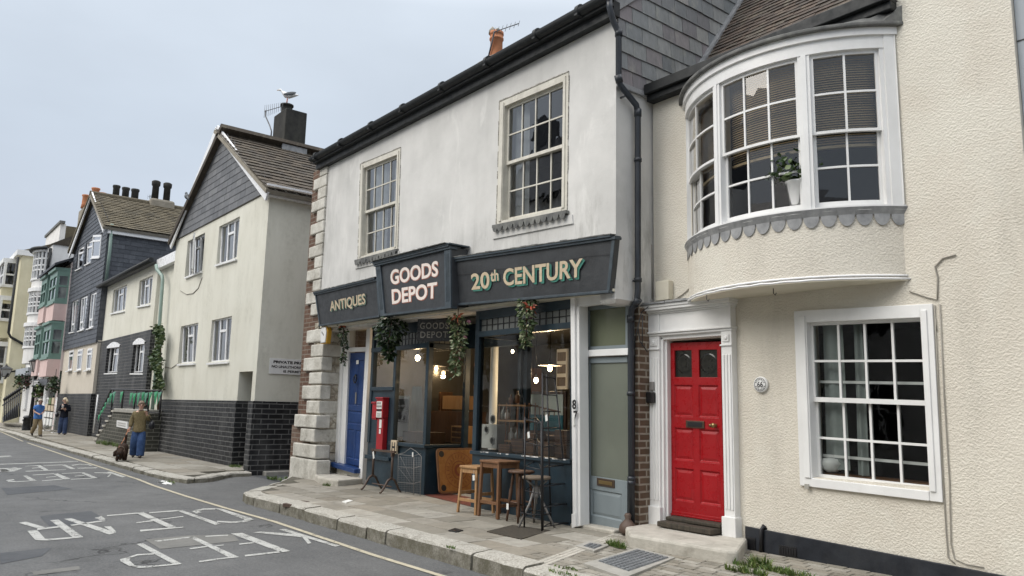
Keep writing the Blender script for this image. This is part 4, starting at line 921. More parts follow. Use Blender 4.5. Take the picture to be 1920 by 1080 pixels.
# ---- right display window (y=7.25)
YR = 7.25; xD = P(888, 760, Y=YR).x; xE = P(1071, 760, Y=YR).x; zsr = 1.06; ztr = 2.86; zlr = 3.10
m = MB(); m.box(xD, xE+.02, YR, YR+.12, .12, zsr-.05); m.box(xD-.02, xE+.02, YR-.035, YR+.1, zsr-.06, zsr-.005); m.box(xD, xD+.10, YR-.01, YR+.1, zsr, 3.3); m.box(xE-.02, xE+.03, YR, YR+.1, zsr, 3.3); m.box(xD+.1, xE, YR-.02, YR+.09, ztr-.04, ztr+.05); m.box(xD, xE+.03, YR, YR+.12, zlr, 3.3)
m.box(xD, xD+.1, YR+.1, 8.35, .12, zsr); m.box(xD, xD+.1, 8.25, 8.35, zsr, 3.3); m.box(xD, xD+.1, YR+.1, 8.25, ztr-.04, 3.3)
rw = m.build('display_window', M['shopfront'], shop, bevel=.006, label='wide right display window over a blue-black stall riser')
m = MB(); m.quad((xD+.1, YR+.04, zsr), (xE-.02, YR+.04, zsr), (xE-.02, YR+.041, ztr-.04), (xD+.1, YR+.04, ztr-.04)); m.quad((xD+.05, YR+.1, zsr), (xD+.05, 8.25, zsr), (xD+.05, 8.25, ztr-.04), (xD+.05, YR+.1, ztr-.04)); m.build('glass', M['clearglass'], rw, recalc=False)
m = MB(); 
for k in range(26):
    a = xD+.05+(xE-xD-.15)*random.random(); m.box(a, a+random.uniform(.01, .09), YR-.0385, YR-.03, zsr-.012-.008*random.random(), zsr-.004)
m.build('chipped_sill_edge', M['white'], rw)
leaded(rw, V((xD+.1, YR+.04, 0)), V((xE-.02, YR+.04, 0)), ztr+.05, zlr, 15)
m = MB(); m.box(xC, xD, 8.2, 8.3, zt, 3.3); m.box(xC, xC+.08, 8.2, 8.3, .2, 3.3); m.box(xD-.08, xD, 8.2, 8.3, .2, 3.3); m.build('entrance_frame', M['shopfront'], shop)
m = MB(); m.quad((xC, 7.45, .209), (xD, 7.25, .209), (xD, 8.4, .2125), (xC, 8.4, .2125)); m.build('entrance_floor', M['redtile'], shop, recalc=False)
# ---- white post and the grey-blue door 87
tfp, pw, ph = Q((1072, 546), (1085.5, 544), (1088, 986), (1077, 990), Y=7.2)
m = MB(tfp); m.box(0, pw*.6, -.03, .2, 0, ph); m.box(pw*.6, pw, .0, .17, 0, ph); m.box(-.01, pw*.62, -.045, .2, 0, .18); m.build('white_post', M['white'], shop, bevel=.006)
m = MB(); x0 = P(1073, 560, Y=7.22).x; m.box(x0, -6.92, 7.2, 7.3, P(1100, 574, Y=7.25).z+.0, 3.24); m.build('door_head', M['white'], shop, bevel=.006)
tfd, dw, dh = Q((1097, 671), (1176, 668), (1176, 999), (1097.5, 981), Y=7.42)
zt0 = P(1100, 656, Y=7.42).z-tfd(0, 0, 0).z; zt1 = P(1100, 574, Y=7.42).z-tfd(0, 0, 0).z
m = MB(tfd); m.box(-.04, dw+.05, -.05, .1, dh+.012, zt0); m.build('transom', M['white'], shop, bevel=.006)
m = MB(tfd); m.box(0, .06, 0, .08, zt0, zt1); m.box(dw-.03, dw+.05, 0, .08, zt0, zt1); m.box(.06, dw-.03, 0, .08, zt0, zt0+.05); m.box(.06, dw-.03, 0, .08, zt1-.05, zt1); fl = m.build('fanlight', M['greydoor'], shop, bevel=.005)
m = MB(tfd); m.quad((.06, .04, zt0+.05), (dw-.03, .04, zt0+.05), (dw-.03, .04, zt1-.05), (.06, .04, zt1-.05)); m.build('glass', M['fanglass'] if 'fanglass' in M else M['greenglass'], fl, recalc=False)
gd = paneldoor(tfd, dw, dh, 'greydoor', [(.115, 1.02, .285, .965, 1), (.14, .88, .055, .21)], shop, 'grey-blue half-glazed door with a bronze letter plate', .05, .004)
m = MB(tfd); m.box(dw*.09, dw*1.0, .02, .03, dh*.275, dh*.975); m.build('glass', M['greenglass'], gd)
m = MB(tfd); m.box(dw*.30, dw*.72, -.012, 0, dh*.235, dh*.28); lb = m.build('letter_plate', M['bronze'], gd, bevel=.004)
m = MB(tfd); m.box(dw*.35, dw*.67, -.016, -.012, dh*.247, dh*.268); m.build('flap', M['brass'], lb, bevel=.002)

m = MB(tfd); m.tube([(.05, 0, dh*.60), (.05, -.05, dh*.605), (.05, -.05, dh*.655), (.05, 0, dh*.66)], .01, 6); m.build('pull_handle', M['iron'], gd)
m = MB(); m.box(-7.7, -6.9, 7.25, 7.6, .1, .245); m.build('doorstep', M['stone'], shop, bevel=.02)
pn = planeframe(P(1072, 772, Y=7.165), (1, 0, 0), (0, 0, 1))
textmesh('8', pn, .005, .085, .035, .16, 0, M['ink'], 'house_number', shop, .03); textmesh('7', pn, .03, .115, -.11, .015, 0, M['ink'], 'house_number', shop, .03)
m = MB(tfp); m.box(pw*.35, pw*.58, -.05, -.03, ph*.415, ph*.455); m.build('bell_push', M['paper'], shop, bevel=.004)
# brick pier and drainpipe between the two houses
m = MB(); bx_ = P(1172, 800, Y=7.5).x; m.box(bx_, -6.70, 7.5, 8.1, 0, 3.06); m.build('brick_pier', M['brownbrick'], shop)
PX = -6.645
pp = [V((-6.66, 6.89, 7.12)), V((-6.66, 6.9, 7.0)), P(1150, 40, X=-6.66), P(1160, 62, X=PX), P(1160, 148, X=PX), P(1163, 160, X=PX), P(1193, 197, X=PX), P(1196, 212, X=PX), P(1196, 545, X=PX), P(1194, 566, X=PX+.0), P(1184, 580, Y=7.4), P(1182.5, 598, Y=7.42), P(1183, 740, Y=7.42), P(1184.5, 990, Y=7.42)]
m = MB(); m.tube(pp, .042, 12)
for i in (3, 4, 7, 9, 11): d = (pp[i+1]-pp[i]).normalized() if i+1 < len(pp) else V((0, 0, -1)); m.lathe(pp[i]-d*.05, [(.05, 0), (.05, .1)], 12, d)
for p in (P(1196, 300, X=PX), P(1196, 525, X=PX), P(1183, 738, Y=7.42), P(1184, 897, Y=7.42), P(1184, 905, Y=7.42)): m.lathe(p-V((0, 0, .025)), [(.052, 0), (.052, .05)], 12); m.bar(p, p+V((-.1, .08, 0)), .015, .015)
for p in (P(1172, 180, X=PX), P(1196, 525, X=PX)): m.bar(p, p+V((-.12, 0, 0)), .02, .02)
m.build('drainpipe', M['pipe'], shop)
m = MB(); a = P(1200, 560, Y=7.7)
for q in ([(1216, 575), (1203, 585), (1196, 612), (1200, 640), (1214, 660)], [(1203, 585), (1190, 640), (1190, 880)], [(1205, 590), (1204, 650)]): m = MB(); m.tube([P(x, y, Y=7.47) for x, y in q], .007, 6); m.build('cable', M['blackplastic'], shop)
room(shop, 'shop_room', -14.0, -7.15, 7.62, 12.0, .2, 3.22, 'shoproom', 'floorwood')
# ================================================================== house 66
h66 = thing('house', (-4.6, 8.0, .2), 'cream roughcast house with a white curved bow window above a red front door', 'house')
Y6 = 7.8
m = MB()
m.wall(-6.70, -2.335, .10, 6.02, Y6, .3, [(-4.56, -3.26, 1.06, 2.74), (-6.50, -5.62, .2, 2.62), (-5.9, -3.5, 3.25, 5.6)])
m.wall(-3.36, -2.335, 6.02, 9.2, Y6, .3)
m.build('wall', M['pebble'], h66)
m = MB(); m.hexa([(-5.36, Y6-.028, 0), (-2.335, Y6-.028, 0), (-2.335, Y6+.1, 0), (-5.36, Y6+.1, 0), (-5.36, Y6-.028, .452), (-2.335, Y6-.028, .352), (-2.335, Y6+.1, .352), (-5.36, Y6+.1, .452)])
pl6 = m.build('plinth', M['blackmatt'], h66, bevel=.006)
m = MB()
for x0, x1, z0, z1 in ((-4.93, -4.72, .20, .31), (-5.34, -5.22, .18, .34)):
    m.box(x0, x1, Y6-.034, Y6-.029, z0, z1)
    for k in range(7): m.box(x0+(x1-x0)*k/7+.004, x0+(x1-x0)*(k+1)/7-.006, Y6-.040, Y6-.033, z0+.02, z1-.02)
    m.box(x0-.01, x1+.01, Y6-.05, Y6-.03, z0-.025, z0-.005)
m.build('air_vent', M['iron'], pl6)
m = MB(); a = P(1427, 1040, Y=Y6-.05); b = P(1428, 992, Y=Y6-.05); m.tube([a, b, b+V((0, .03, .03)), b+V((.02, .06, .0))], .022, 8); m.build('vent_pipe', M['iron'], pl6)
# lower window
tf, w_, h_ = Q((1491, 584), (1750, 570), (1770, 942), (1502.5, 910), Y=Y6)
w66 = sash(tf, w_, h_, h66, 'sixteen-pane white sash window at street level', 4, (2, 2), (.145, .115, .13, .09), .5, 'white', 'darkglass', .024, .03, .03, .05, None, [(.12, .30, .1, .95, 'greycurtain'), (.36, .43, .08, .95, 'greycurtain'), (.90, .97, .05, .9, 'greycurtain')], .001)
m = MB(tf); m.box(w_*.1, w_*.94, .19, .215, h_*.585, h_*.60); m.box(w_*.1, w_*.94, .19, .215, h_*.165, h_*.18); m.build('secondary_bar', M['white'], w66)
m = MB(tf); m.box(w_*.05, w_*.95, .2, .42, h_*.05, h_*.075); m.build('window_board', M['midwood'], w66)
m = MB(tf); m.box(w_*.045, w_*.045+.05, -.05, -.04, -.025, .025); m.build('chipped_corner', M['concrete'], w66)
# red door and its classical surround
tfr, dw, dh = Q((1254, 643), (1351, 640), (1358.5, 988), (1258, 972), Y=7.84)
rd = paneldoor(tfr, dw, dh, 'red', [(.11, .45, .80, .955, 1), (.59, .93, .80, .955, 1), (.09, .46, .575, .755), (.57, .94, .575, .755), (.09, .46, .33, .51), (.57, .94, .33, .51), (.09, .46, .105, .285), (.57, .94, .105, .285)], h66, 'red six-panelled door with two bullseye panes', .05, .004)
for a in (.11, .59):
    cx, cz = (a+.17)*dw, .8775*dh
    m = MB(tfr)
    rings = [(0, .035), (.02, .03), (.05, .012), (.075, .022), (.10, .008), (.118, .018), (.13, .02)]; n = 24
    vs = [(cx, .035, cz)]; fs = []
    for r, d in rings[1:]:
        for k in range(n): t = 2*math.pi*k/n; vs.append((cx+r*1.0*math.cos(t), d, cz+r*1.0*math.sin(t)))
    for k in range(n): fs.append((0, 1+k, 1+(k+1) % n))
    for i in range(len(rings)-2):
        for k in range(n): fs.append((1+i*n+k, 1+(i+1)*n+k, 1+(i+1)*n+(k+1) % n, 1+i*n+(k+1) % n))
    m.add(vs, fs, True)
    x0, x1, z0, z1 = a*dw, (a+.34)*dw, .80*dh, .955*dh
    m.quad((x0, .021, z0), (x1, .021, z0), (x1, .021, z1), (x0, .021, z1)); m.build('bullseye_pane', M['bullseye'] if 'bullseye' in M else M['glass'], rd, recalc=False)
    m = MB(tfr); m.quad((x0, .2, z0), (x1, .2, z0), (x1, .2, z1), (x0, .2, z1)); m.build('pane_backing', M['darkroom'], rd, recalc=False)
m = MB(tfr); m.box(.02, dw-.02, -.018, 0, .012, .05); m.box(.02, dw-.02, -.03, 0, .05, .07); m.box(.02, dw-.02, -.012, 0, .07, .10); m.build('weatherboard', M['red'], rd, bevel=.004)
m = MB(tfr); m.box(dw*.33, dw*.68, -.014, 0, .515*dh, .555*dh); lb = m.build('letter_plate', M['bronze'], rd, bevel=.004)
m = MB(tfr); m.box(dw*.37, dw*.64, -.02, -.014, .522*dh, .548*dh); m.build('flap', M['iron'], lb, bevel=.002)
c = tfr(dw*.88, 0, .535*dh); m = MB(); m.lathe(c, [(.022, 0), (.02, .01), (.01, .02), (.012, .035), (.03, .05), (.028, .065), (0, .07)], 16, (0, -1, 0)); m.lathe(tfr(dw*.78, 0, .535*dh), [(.016, 0), (.016, .012), (0, .014)], 12, (0, -1, 0)); m.build('knob', M['brass'], rd)
YS = 7.70
xa, xb, xc = P(1217, 800, Y=YS).x, P(1237, 800, Y=YS).x, P(1254.5, 800, Y=7.8).x; xd, xe = P(1355, 800, Y=YS).x, P(1375, 800, Y=YS).x
zc = P(1217, 634, Y=YS).z; ztp = P(1217, 577, Y=YS).z; zb0 = .30
m = MB()
for (a, b) in ((xa, xb), (xd, xe)):
    m.box(a, b, YS, Y6+.02, zb0, zc+.02)                      # pilaster shaft
    for k in range(3): m.box(a+.022+.05*k*(b-a)/.17, a+.045+.05*k*(b-a)/.17, YS-.012, YS, zb0+.32, zc-.26)
    m.box(a-.02, b+.02, YS-.03, Y6, zb0-.02, zb0+.24)             # plinth block
    m.box(a-.01, b+.01, YS-.02, YS, zc-.16, zc-.14); m.box(a+.03, b-.03, YS-.014, YS, zc-.11, zc-.02); m.lathe(((a+b)/2, YS-.014, zc-.065), [(.03, 0), (.02, .012), (0, .014)], 10, (0, -1, 0))
m.box(xb, xc-.03, YS+.03, Y6+.08, zb0, zc); m.box(xc-.035, xc+.0, YS+.07, Y6+.1, zb0, zc); m.box(xb, xd, YS+.03, Y6+.08, zc-.03, zc+.05)
m.box(xa-.012, xe+.01, YS-.012, Y6, zc+.02, zc+.05); m.box(xa-.025, xe+.02, YS-.035, Y6, zc+.05, zc+.075)    # architrave
m.box(xa, xe, YS, Y6, zc+.075, ztp-.10); m.box(xa-.004, xb+.01, YS-.016, YS, zc+.075, ztp-.10); m.box(xd-.01, xe+.004, YS-.016, YS, zc+.075, ztp-.10)   # frieze
for k, (o, a, b) in enumerate(((.02, .10, .08), (.05, .08, .055), (.085, .055, .02), (.10, .02, -.02))): m.box(xa-o, xe+o*.4, YS-o, Y6, ztp-a, ztp-b)
m.box(xd-.03, xd, YS+.07, Y6+.05, zb0, zc)
ds = m.build('door_surround', M['white'], h66, bevel=.006)
m = MB()
for k in range(9): m.box(xa-.115+(xe-xa+.2)*k/9, xa-.115+(xe-xa+.2)*(k+.97)/9, YS-.12-.01*random.random(), Y6, ztp+.022, ztp+.04+.012*random.random())
m.build('cornice_capping', M['lead'], ds)
m = MB(); m.prism([(-6.22, 6.80, .10), (-4.98, 6.90, .10), (-4.90, 6.98, .10), (-5.34, 7.79, .10), (-6.72, 7.79, .10), (-6.66, 7.2, .10)], (0, 0, .225)); m.build('doorstep', M['stone'], h66, bevel=.03)
m = MB(); m.box(-6.42, -5.62, 7.50, 7.9, .336, .40); m.box(-6.42, -5.62, 7.66, 7.9, .40, .445); m.build('threshold', M['oldwood'], h66, bevel=.012)
# intercom on the left pilaster
c = P(1221, 735, Y=YS-.03); m = MB(); m.box(c.x-.035, c.x+.035, YS-.03, YS, c.z+.02, c.z+.13); ic = m.build('door_bell', M['steel'], h66, bevel=.004)
m = MB(); m.box(c.x-.06, c.x+.05, YS-.07, YS, c.z-.14, c.z+.0); m.build('key_safe', M['blackplastic'], ic, bevel=.012)
# ---- bow window
BCX, BHW, BSG = -4.78, 1.36, .67
BR = (BHW**2+BSG**2)/(2*BSG); BCY = 7.82-BSG+BR; BA = math.asin(BHW/BR); BL = 2*BA*BR
def bow(x, y, z):
    a = -BA+x/BR; r = BR-y
    return V((BCX+r*math.sin(a), BCY-r*math.cos(a), z))
def bowhit(px, py, off=0.):
    d = ray(px, py); r = BR+off; ox, oy = -BCX, -BCY
    A, B, C = d.x**2+d.y**2, 2*(d.x*ox+d.y*oy), ox*ox+oy*oy-r*r
    D = B*B-4*A*C
    if D < 0: return None
    t = (-B-math.sqrt(D))/(2*A); p = CP+d*t
    return (BA+math.atan2(p.x-BCX, BCY-p.y))*BR, p.z
zz = {k: bowhit(1441, y)[1] for k, y in dict(leadtop=80, top=89, gtop=121, mid=263, sill=402, lead=407, bot=532).items()}
s1 = bowhit(1345, 240)[0]; s2 = bowhit(1511, 240)[0]
s0 = .03; s3 = bowhit(1655, 240)[0]
ZB, ZT = zz['sill'], zz['top']
def bb(s): return MB(bow, .09)
m = bb(0); m.box(0, BL, 0, .22, zz['bot'], zz['lead']-.02); m.build('bow_wall', M['smoothbump'] if 'smoothbump' in M else M['pebble'], h66)
m = bb(0); m.box(0, BL, .0, .3, zz['bot']-.02, zz['bot']+.0); m.build('bow_soffit', M['smoothcream'], h66)
m = MB(); m.quad(*[bow(BL*k/12, .0, zz['bot']-.015) for k in range(13)]); m.build('bow_soffit_board', M['smoothcream'], h66, recalc=False)
m = MB(bow); m.tube([(BL*k/24, -.03, zz['bot']-.005+.004*math.sin(k*3)) for k in range(25)], .012, 8); m.tube([(BL*k/24, -.012, zz['bot']+.03) for k in range(25)], .012, 8); m.build('rope_light_trim', M['upvc'], h66)
m = bb(0)      # frame: sill, head, jambs and the two heavy mullions
m.box(0, BL, -.035, .2, ZB-.05, ZB); m.box(0, BL, -.02, .2, zz['gtop'], ZT); m.box(0, BL, -.05, .16, ZT-.06, ZT+.02)
for a, b in ((0, s0+.03), (s1-.055, s1+.055), (s2-.06, s2+.06), (s3+.0, BL)): m.box(a, b, -.012, .15, ZB, zz['gtop'])
m.box(s3+.045, BL-.02, -.03, -.012, ZB, ZT-.06); m.box(s3+.15, BL-.02, -.045, -.03, ZB, ZT-.06); m.box(s2-.025, s2+.025, -.024, -.012, ZB, zz['gtop']); m.box(s1-.02, s1+.02, -.024, -.012, ZB, zz['gtop'])
bw = m.build('bow_window', M['white'], h66, label='curved white bow window with small panes')
for a, b, n in ((s0+.03, s1-.055, 2), (s1+.055, s2-.06, 3), (s2+.06, s3, 2)):
    H = zz['gtop']-ZB; Wd = b-a
    zm = H*(zz['mid']-ZB)/H
    for nm, lo, hi, yy in (('upper_sash', zm-.022, H, .02), ('lower_sash', 0, zm+.022, .065)):
        f = MB(lambda x, y, z, a=a: bow(a+x, y, ZB+z), .09); g = MB(lambda x, y, z, a=a: bow(a+x, y, ZB+z)); st = .035; bt = .03 if nm == 'upper_sash' else .075; tp = .04 if nm == 'upper_sash' else .03
        f.box(0, st, yy, yy+.04, lo, hi); f.box(Wd-st, Wd, yy, yy+.04, lo, hi); f.box(st, Wd-st, yy, yy+.04, hi-tp, hi); f.box(st, Wd-st, yy, yy+.04, lo, lo+bt)
        gx0, gx1, g0, g1 = st, Wd-st, lo+bt, hi-tp
        for i in range(1, n): x = gx0+(gx1-gx0)*i/n; f.box(x-.011, x+.011, yy+.004, yy+.034, g0, g1)
        z = (g0+g1)/2; f.box(gx0, gx1, yy+.005, yy+.033, z-.011, z+.011)
        for i in range(n):
            for k in range(2):
                xa_, xb_ = gx0+(gx1-gx0)*i/n, gx0+(gx1-gx0)*(i+1)/n; za, zb = g0+(g1-g0)*k/2, g0+(g1-g0)*(k+1)/2; j = lambda: yy+.02+random.uniform(-.0016, .0016)
                g.quad((xa_, j(), za), (xb_, j(), za), (xb_, j(), zb), (xa_, j(), zb))
        f.build(nm, M['white'], bw); g.build('glass', M['bowglass'], bw, recalc=False)
    bl_ = MB(lambda x, y, z, a=a: bow(a+x, y, ZB+z), .12)
    k = 0; z = H-.03
    while z > zm-.10: bl_.add([bl_.tf(Wd*q/8, .165, z-.013) for q in range(9)]+[bl_.tf(Wd*q/8, .187, z+.011) for q in range(9)], [(q, q+1, q+10, q+9) for q in range(8)], False, True); z -= .027
    bl_.box(0, Wd, .165, .205, zm-.14, zm-.11)
    bl_.build('blind', M['blind'], bw, recalc=False)
m = MB(); m.quad(*[bow(BL*k/12, .02, ZB-.03) for k in range(13)]); m.build('window_board', M['midwood'], bw, recalc=False)
# scalloped lead apron under the sill
m = MB(bow); zt_, zb_ = ZB-.02, ZB-.15; n = 19
for k in range(n):
    a, b = -.02+(BL+.04)*k/n, -.02+(BL+.04)*(k+1)/n; r = (b-a)/2*.92; cx = (a+b)/2; zc_ = zb_+.055
    prof = [(cx-r*math.cos(math.pi*i/10), zc_-.115*math.sin(math.pi*i/10)) for i in range(11)]
    yo = -.012-.006*random.random()
    pts = [(a, zt_)]+[(a, zc_)]+prof+[(b, zc_)]+[(b, zt_)]
    for i in range(len(prof)-1):
        (p, q), (u, v) = prof[i], prof[i+1]
        m.add([(p, yo, q), (u, yo, v), (u, yo-.0, zc_+.02), (p, yo, zc_+.02)], [(0, 1, 2, 3)])
    m.add([(a, yo, zc_), (b, yo, zc_), (b, -.05, zt_), (a, -.05, zt_), (a, -.0, zc_), (b, -.0, zc_)], [(0, 1, 2, 3)]); m.add([(a, yo, zc_), (b, yo, zc_), (b, yo, zc_+.03), (a, yo, zc_+.03)], [(0, 1, 2, 3)])
ap = m.build('scalloped_lead_apron', M['lead'], bw, recalc=False); sd_ = ap.modifiers.new('thick', 'SOLIDIFY'); sd_.thickness = .008
# lead roof of the bow
m = bb(0); m.box(-.05, BL+.05, -.10, .5, ZT+.02, ZT+.065); 
m.build('bow_roof_edge', M['darklead'], h66, bevel=.012)
m = MB(); ed = [bow(-.05+(BL+.1)*k/16, -.09, ZT+.06) for k in range(17)]; m.add(ed+[V((p.x, 7.8, ZT+.24)) for p in ed], [(k, k+1, 18+k, 17+k) for k in range(16)]); m.add(ed+[V((p.x, max(p.y, 7.8), ZT+.08)) for p in ed], [(k, k+1, 18+k, 17+k) for k in range(16)]); m.build('bow_roof', M['darklead'], h66, recalc=False)
# eaves, tiled roof
m = MB(); m.box(-6.69, -3.37, 7.60, 7.80, 5.99, 6.13); m.box(-6.69, -3.37, 7.66, 7.8, 5.90, 5.99); m.build('eaves_gutter', M['gutter'], h66, bevel=.01)
m = MB(); m.quad((-6.69, 7.8, 6.02), (-3.37, 7.8, 6.02), (-3.37, 8.5, 6.02), (-6.69, 8.5, 6.02)); m.build('gutter_lining', M['lead'], h66, recalc=False)
rtf = planeframe((-6.70, 8.30, 6.03), (1, 0, 0), (0, .60, .80))
m = MB(rtf); m.box(0, 3.34, .0, .1, -.1, 6.2); rf = m.build('roof', M['mortar'], h66)
m = MB(); tiles(m, rtf, 42, .102, .165, lambda z: .0, lambda z: 3.34, 0, .012, .012, 1.9, .004, .010, .5, .02); m.build('clay_tiles', M['claytile'], rf)
m = MB(rtf); m.box(-.03, .09, -.06, .02, .0, 6.0); m.build('verge_flashing', M['lead'], rf)
m = MB(); m.box(-6.7, -2.34, 12.2, 12.5, 0, 6.1); m.prism([(-3.4, 8.1, 6), (-3.4, 12.4, 6), (-3.4, 12.4, 11.0)], (.06, 0, 0)); m.box(-3.36, -2.335, 8.1, 12.4, 9.1, 9.2); m.build('rear_wall', M['pebble'], h66)
m = MB(); m.prism([(-6.7, 11.97, 10.95), (-3.36, 11.97, 10.95), (-3.36, 13.0, 6.0), (-6.7, 13.0, 6.0)], (0, .1, .05)); m.build('rear_roof', M['claytile'], h66)
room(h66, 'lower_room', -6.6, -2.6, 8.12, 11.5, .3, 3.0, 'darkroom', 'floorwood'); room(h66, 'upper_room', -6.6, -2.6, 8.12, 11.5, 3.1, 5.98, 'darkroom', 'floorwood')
YW = Y6-.012
def cable(pts, r=.006, Y=YW): m = MB(); m.tube([P(x, y, Y=Y) for x, y in pts], r, 6); m.build('cable', M['cable'], h66)
cable([(1752, 572), (1760, 740), (1768, 900), (1774, 1000), (1778, 1046), (1790, 1056)]); cable([(1762, 570), (1770, 740), (1780, 900), (1783, 1020), (1790, 1048), (1812, 1058), (1845, 1064)]); cable([(1705, 546), (1740, 558), (1757, 562), (1758, 520), (1753, 500), (1768, 484), (1792, 478)], .008)
cable([(1754, 598), (1756, 620)], .005); cable([(1300, 200), (1297, 330), (1299, 440), (1300, 540)], .007); cable([(1299, 535), (1280, 552), (1262, 564)], .007); cable([(1216, 452), (1222, 460), (1223, 560)], .007)
m = MB(); a = P(1238, 530, Y=Y6); b = P(1263, 563, Y=Y6); m.box(a.x, b.x, Y6-.1, Y6, b.z, a.z); m.build('junction_box', M['smoothcream'], h66, bevel=.01)
for x in (1325, 1450, 1642):
    m = MB(); p = P(x, 541 if x > 1400 else 553, Z=zz['bot']-.02); m.tube([p, p-V((0, 0, .05)), p+V((.02, 0, -.075)), p+V((.035, 0, -.05))], .005, 5); m.build('hook', M['iron'], h66)
# neighbour at the far right
gh = thing('house', (1.5, 8.2, .2), 'blue-grey rendered house at the extreme right edge, mostly out of the picture', 'house')
m = MB(); m.box(-2.33, 6.0, 7.86, 8.2, 0, 9.0); m.box(5.7, 6.0, 8.2, 13, 0, 9); m.build('wall', M['greyhouse'], gh)
m = MB(); m.prism([(-2.33, 7.7, 9.0), (-2.33, 10.5, 11.0), (-2.33, 13.2, 9.0)], (8.33, 0, 0)); m.build('roof', M['slate2'], gh)
m = MB(); m.box(-2.33, 6, 7.855, 7.859, 5.2, 5.212); m.build('render_joint', M['darkroom'], gh)
# ================================================================== pale yellow gable house across the lane (front y=7.0)
b2 = thing('house', (-22.6, 8, .15), 'pale yellow gabled house with hung slates in the gable and a black brick base', 'house')
Y2 = 7.0; XL, XR = -26.62, -18.58; xn0, xn1 = P(447, 720, Y=Y2).x, P(472.5, 720, Y=Y2).x; zbb = 1.76; ztop = 7.05
wins2 = [[(352, 449), (383, 437), (379, 509), (350, 520)], [(411, 422), (449, 405), (444, 485.5), (407, 497)], [(339, 610), (369.5, 604), (366, 681), (336, 683)], [(397, 598), (433, 591.5), (429, 678), (391.5, 681)]]
def holes(ws, Y, sh=.03):
    out = []
    for q in ws:
        p = [P(x, y, Y=Y) for x, y in q]
        out.append((min(p[0].x, p[3].x)+sh, max(p[1].x, p[2].x)-sh, (p[2].z+p[3].z)/2+sh, (p[0].z+p[1].z)/2-sh))
    return out
zn = P(455, 697, Y=Y2).z
m = MB(); m.wall(XL, XR, zbb, ztop, Y2, .25, holes(wins2, Y2)+[(xn0, xn1, zbb-1, zn)])
na = [((xn0+xn1)/2-(xn1-xn0)/2*math.cos(math.pi*k/10), zn+.16*math.sin(math.pi*k/10)) for k in range(11)]
m.box(xn0-.0, xn1, Y2+.9, Y2+1.0, zbb, zn+.3)
m.box(XR-.25, XR, Y2+.25, 15, zbb, ztop); m.box(XL, XL+.25, Y2+.25, 15, zbb, ztop); m.box(XL, XR, 14.8, 15, 0, ztop)
m.box(xn0-.25, xn0, Y2+.25, Y2+.95, zbb, zn+.2); m.box(xn1, XR-.26, Y2+.25, Y2+.95, zbb, zn+.3)
m.build('wall', M['b2render'], b2)
m = MB(); m.wall(XL-.03, xn0-.0, 0, zbb, Y2-.03, .3); m.wall(xn1-.03, XR+.05, 0, zbb, Y2-.05, .3); m.box(xn0-.3, xn0-.001, Y2+.27, Y2+1, 0, zbb); m.box(XR-.25, XR+.05, Y2+.25, 15, 0, zbb-.004); m.box(xn0-.2, xn1+.1, Y2+.8, Y2+.95, 0, zbb)
m.build('brick_base', M['blackbrick'], b2)
AP = P(415, 243, Y=Y2)
gl_, gr_ = P(331, 450, Y=Y2), P(505, 352, Y=Y2)
tfg = lambda x, y, z: V((XL-.05+x, Y2-.01+y, 7.02+z))
gw_ = XR-XL+.1; ax_ = AP.x-XL+.05; gh_ = AP.z-7.02
m = MB(); m.prism([tfg(0, 0, -.02), tfg(gw_, 0, -.02), tfg(ax_, 0, gh_)], (0, .25, 0)); gb = m.build('gable', M['mortar'], b2)
m = MB(); tiles(m, tfg, 14, gh_/14, .42, lambda z: ax_*z/gh_+.04, lambda z: gw_-(gw_-ax_)*z/gh_-.04, 0, .010, .012, 1.5, .009, .004, .5, .05); m.build('slate_hanging', M['slate3'], gb)
m = MB()
for (p, q) in (((-.12, -.22), (ax_, gh_+.08)), ((gw_+.12, -.22), (ax_, gh_+.08))):
    a, b = tfg(p[0], -.14, p[1]), tfg(q[0], -.14, q[1]-.11); d = (b-a).normalized(); n_ = V((-d.z, 0, d.x)); n_ = n_ if n_.z > 0 else -n_
    m.prism([a-n_*.10, b-n_*.10, b+n_*.13, a+n_*.13], (0, .05, 0))
m.build('bargeboard', M['upvc'], b2)
m = MB(); m.box(XR+.0, XR+.14, Y2-.12, 15, ztop-.16, ztop+.12); m.box(XR, XR+.16, Y2-.1, 15, ztop-.2, ztop-.16); m.build('eaves_fascia', M['upvc'], b2)
rL = math.hypot(XR+.2-AP.x, gh_+.1); uR = V((XR+.25-AP.x, 0, -(gh_-.02))).normalized()
r1 = planeframe((XR+.28, Y2-.2, ztop-.06), (0, 1, 0), (-uR.x, 0, -uR.z)); LR = (V((XR+.28, 0, ztop-.06))-V((AP.x, 0, AP.z-.0))).length
m = MB(r1); m.box(0, 8.4, .02, .12, 0, LR); rf2 = m.build('roof', M['mortar'], b2)
m = MB(); tiles(m, r1, 18, LR/18, .28, lambda z: 0, lambda z: 8.4, 0, .018, .022, 1.4, .010, .014, .5, .03); m.build('roof_tiles', M['browntile'], rf2)
r2 = planeframe((XL-.28, 15.2, ztop-.10), (0, -1, 0), (uR.x, 0, -uR.z)); m = MB(r2); m.box(0, 8.4, -.05, .1, 0, LR); m.build('far_slope', M['browntile'], rf2)
m = MB(); m.tube([(AP.x, Y2-.14, AP.z-.02), (AP.x, 15.2, AP.z-.02)], .085, 10); m.build('ridge_tiles', M['browntile2'], rf2)
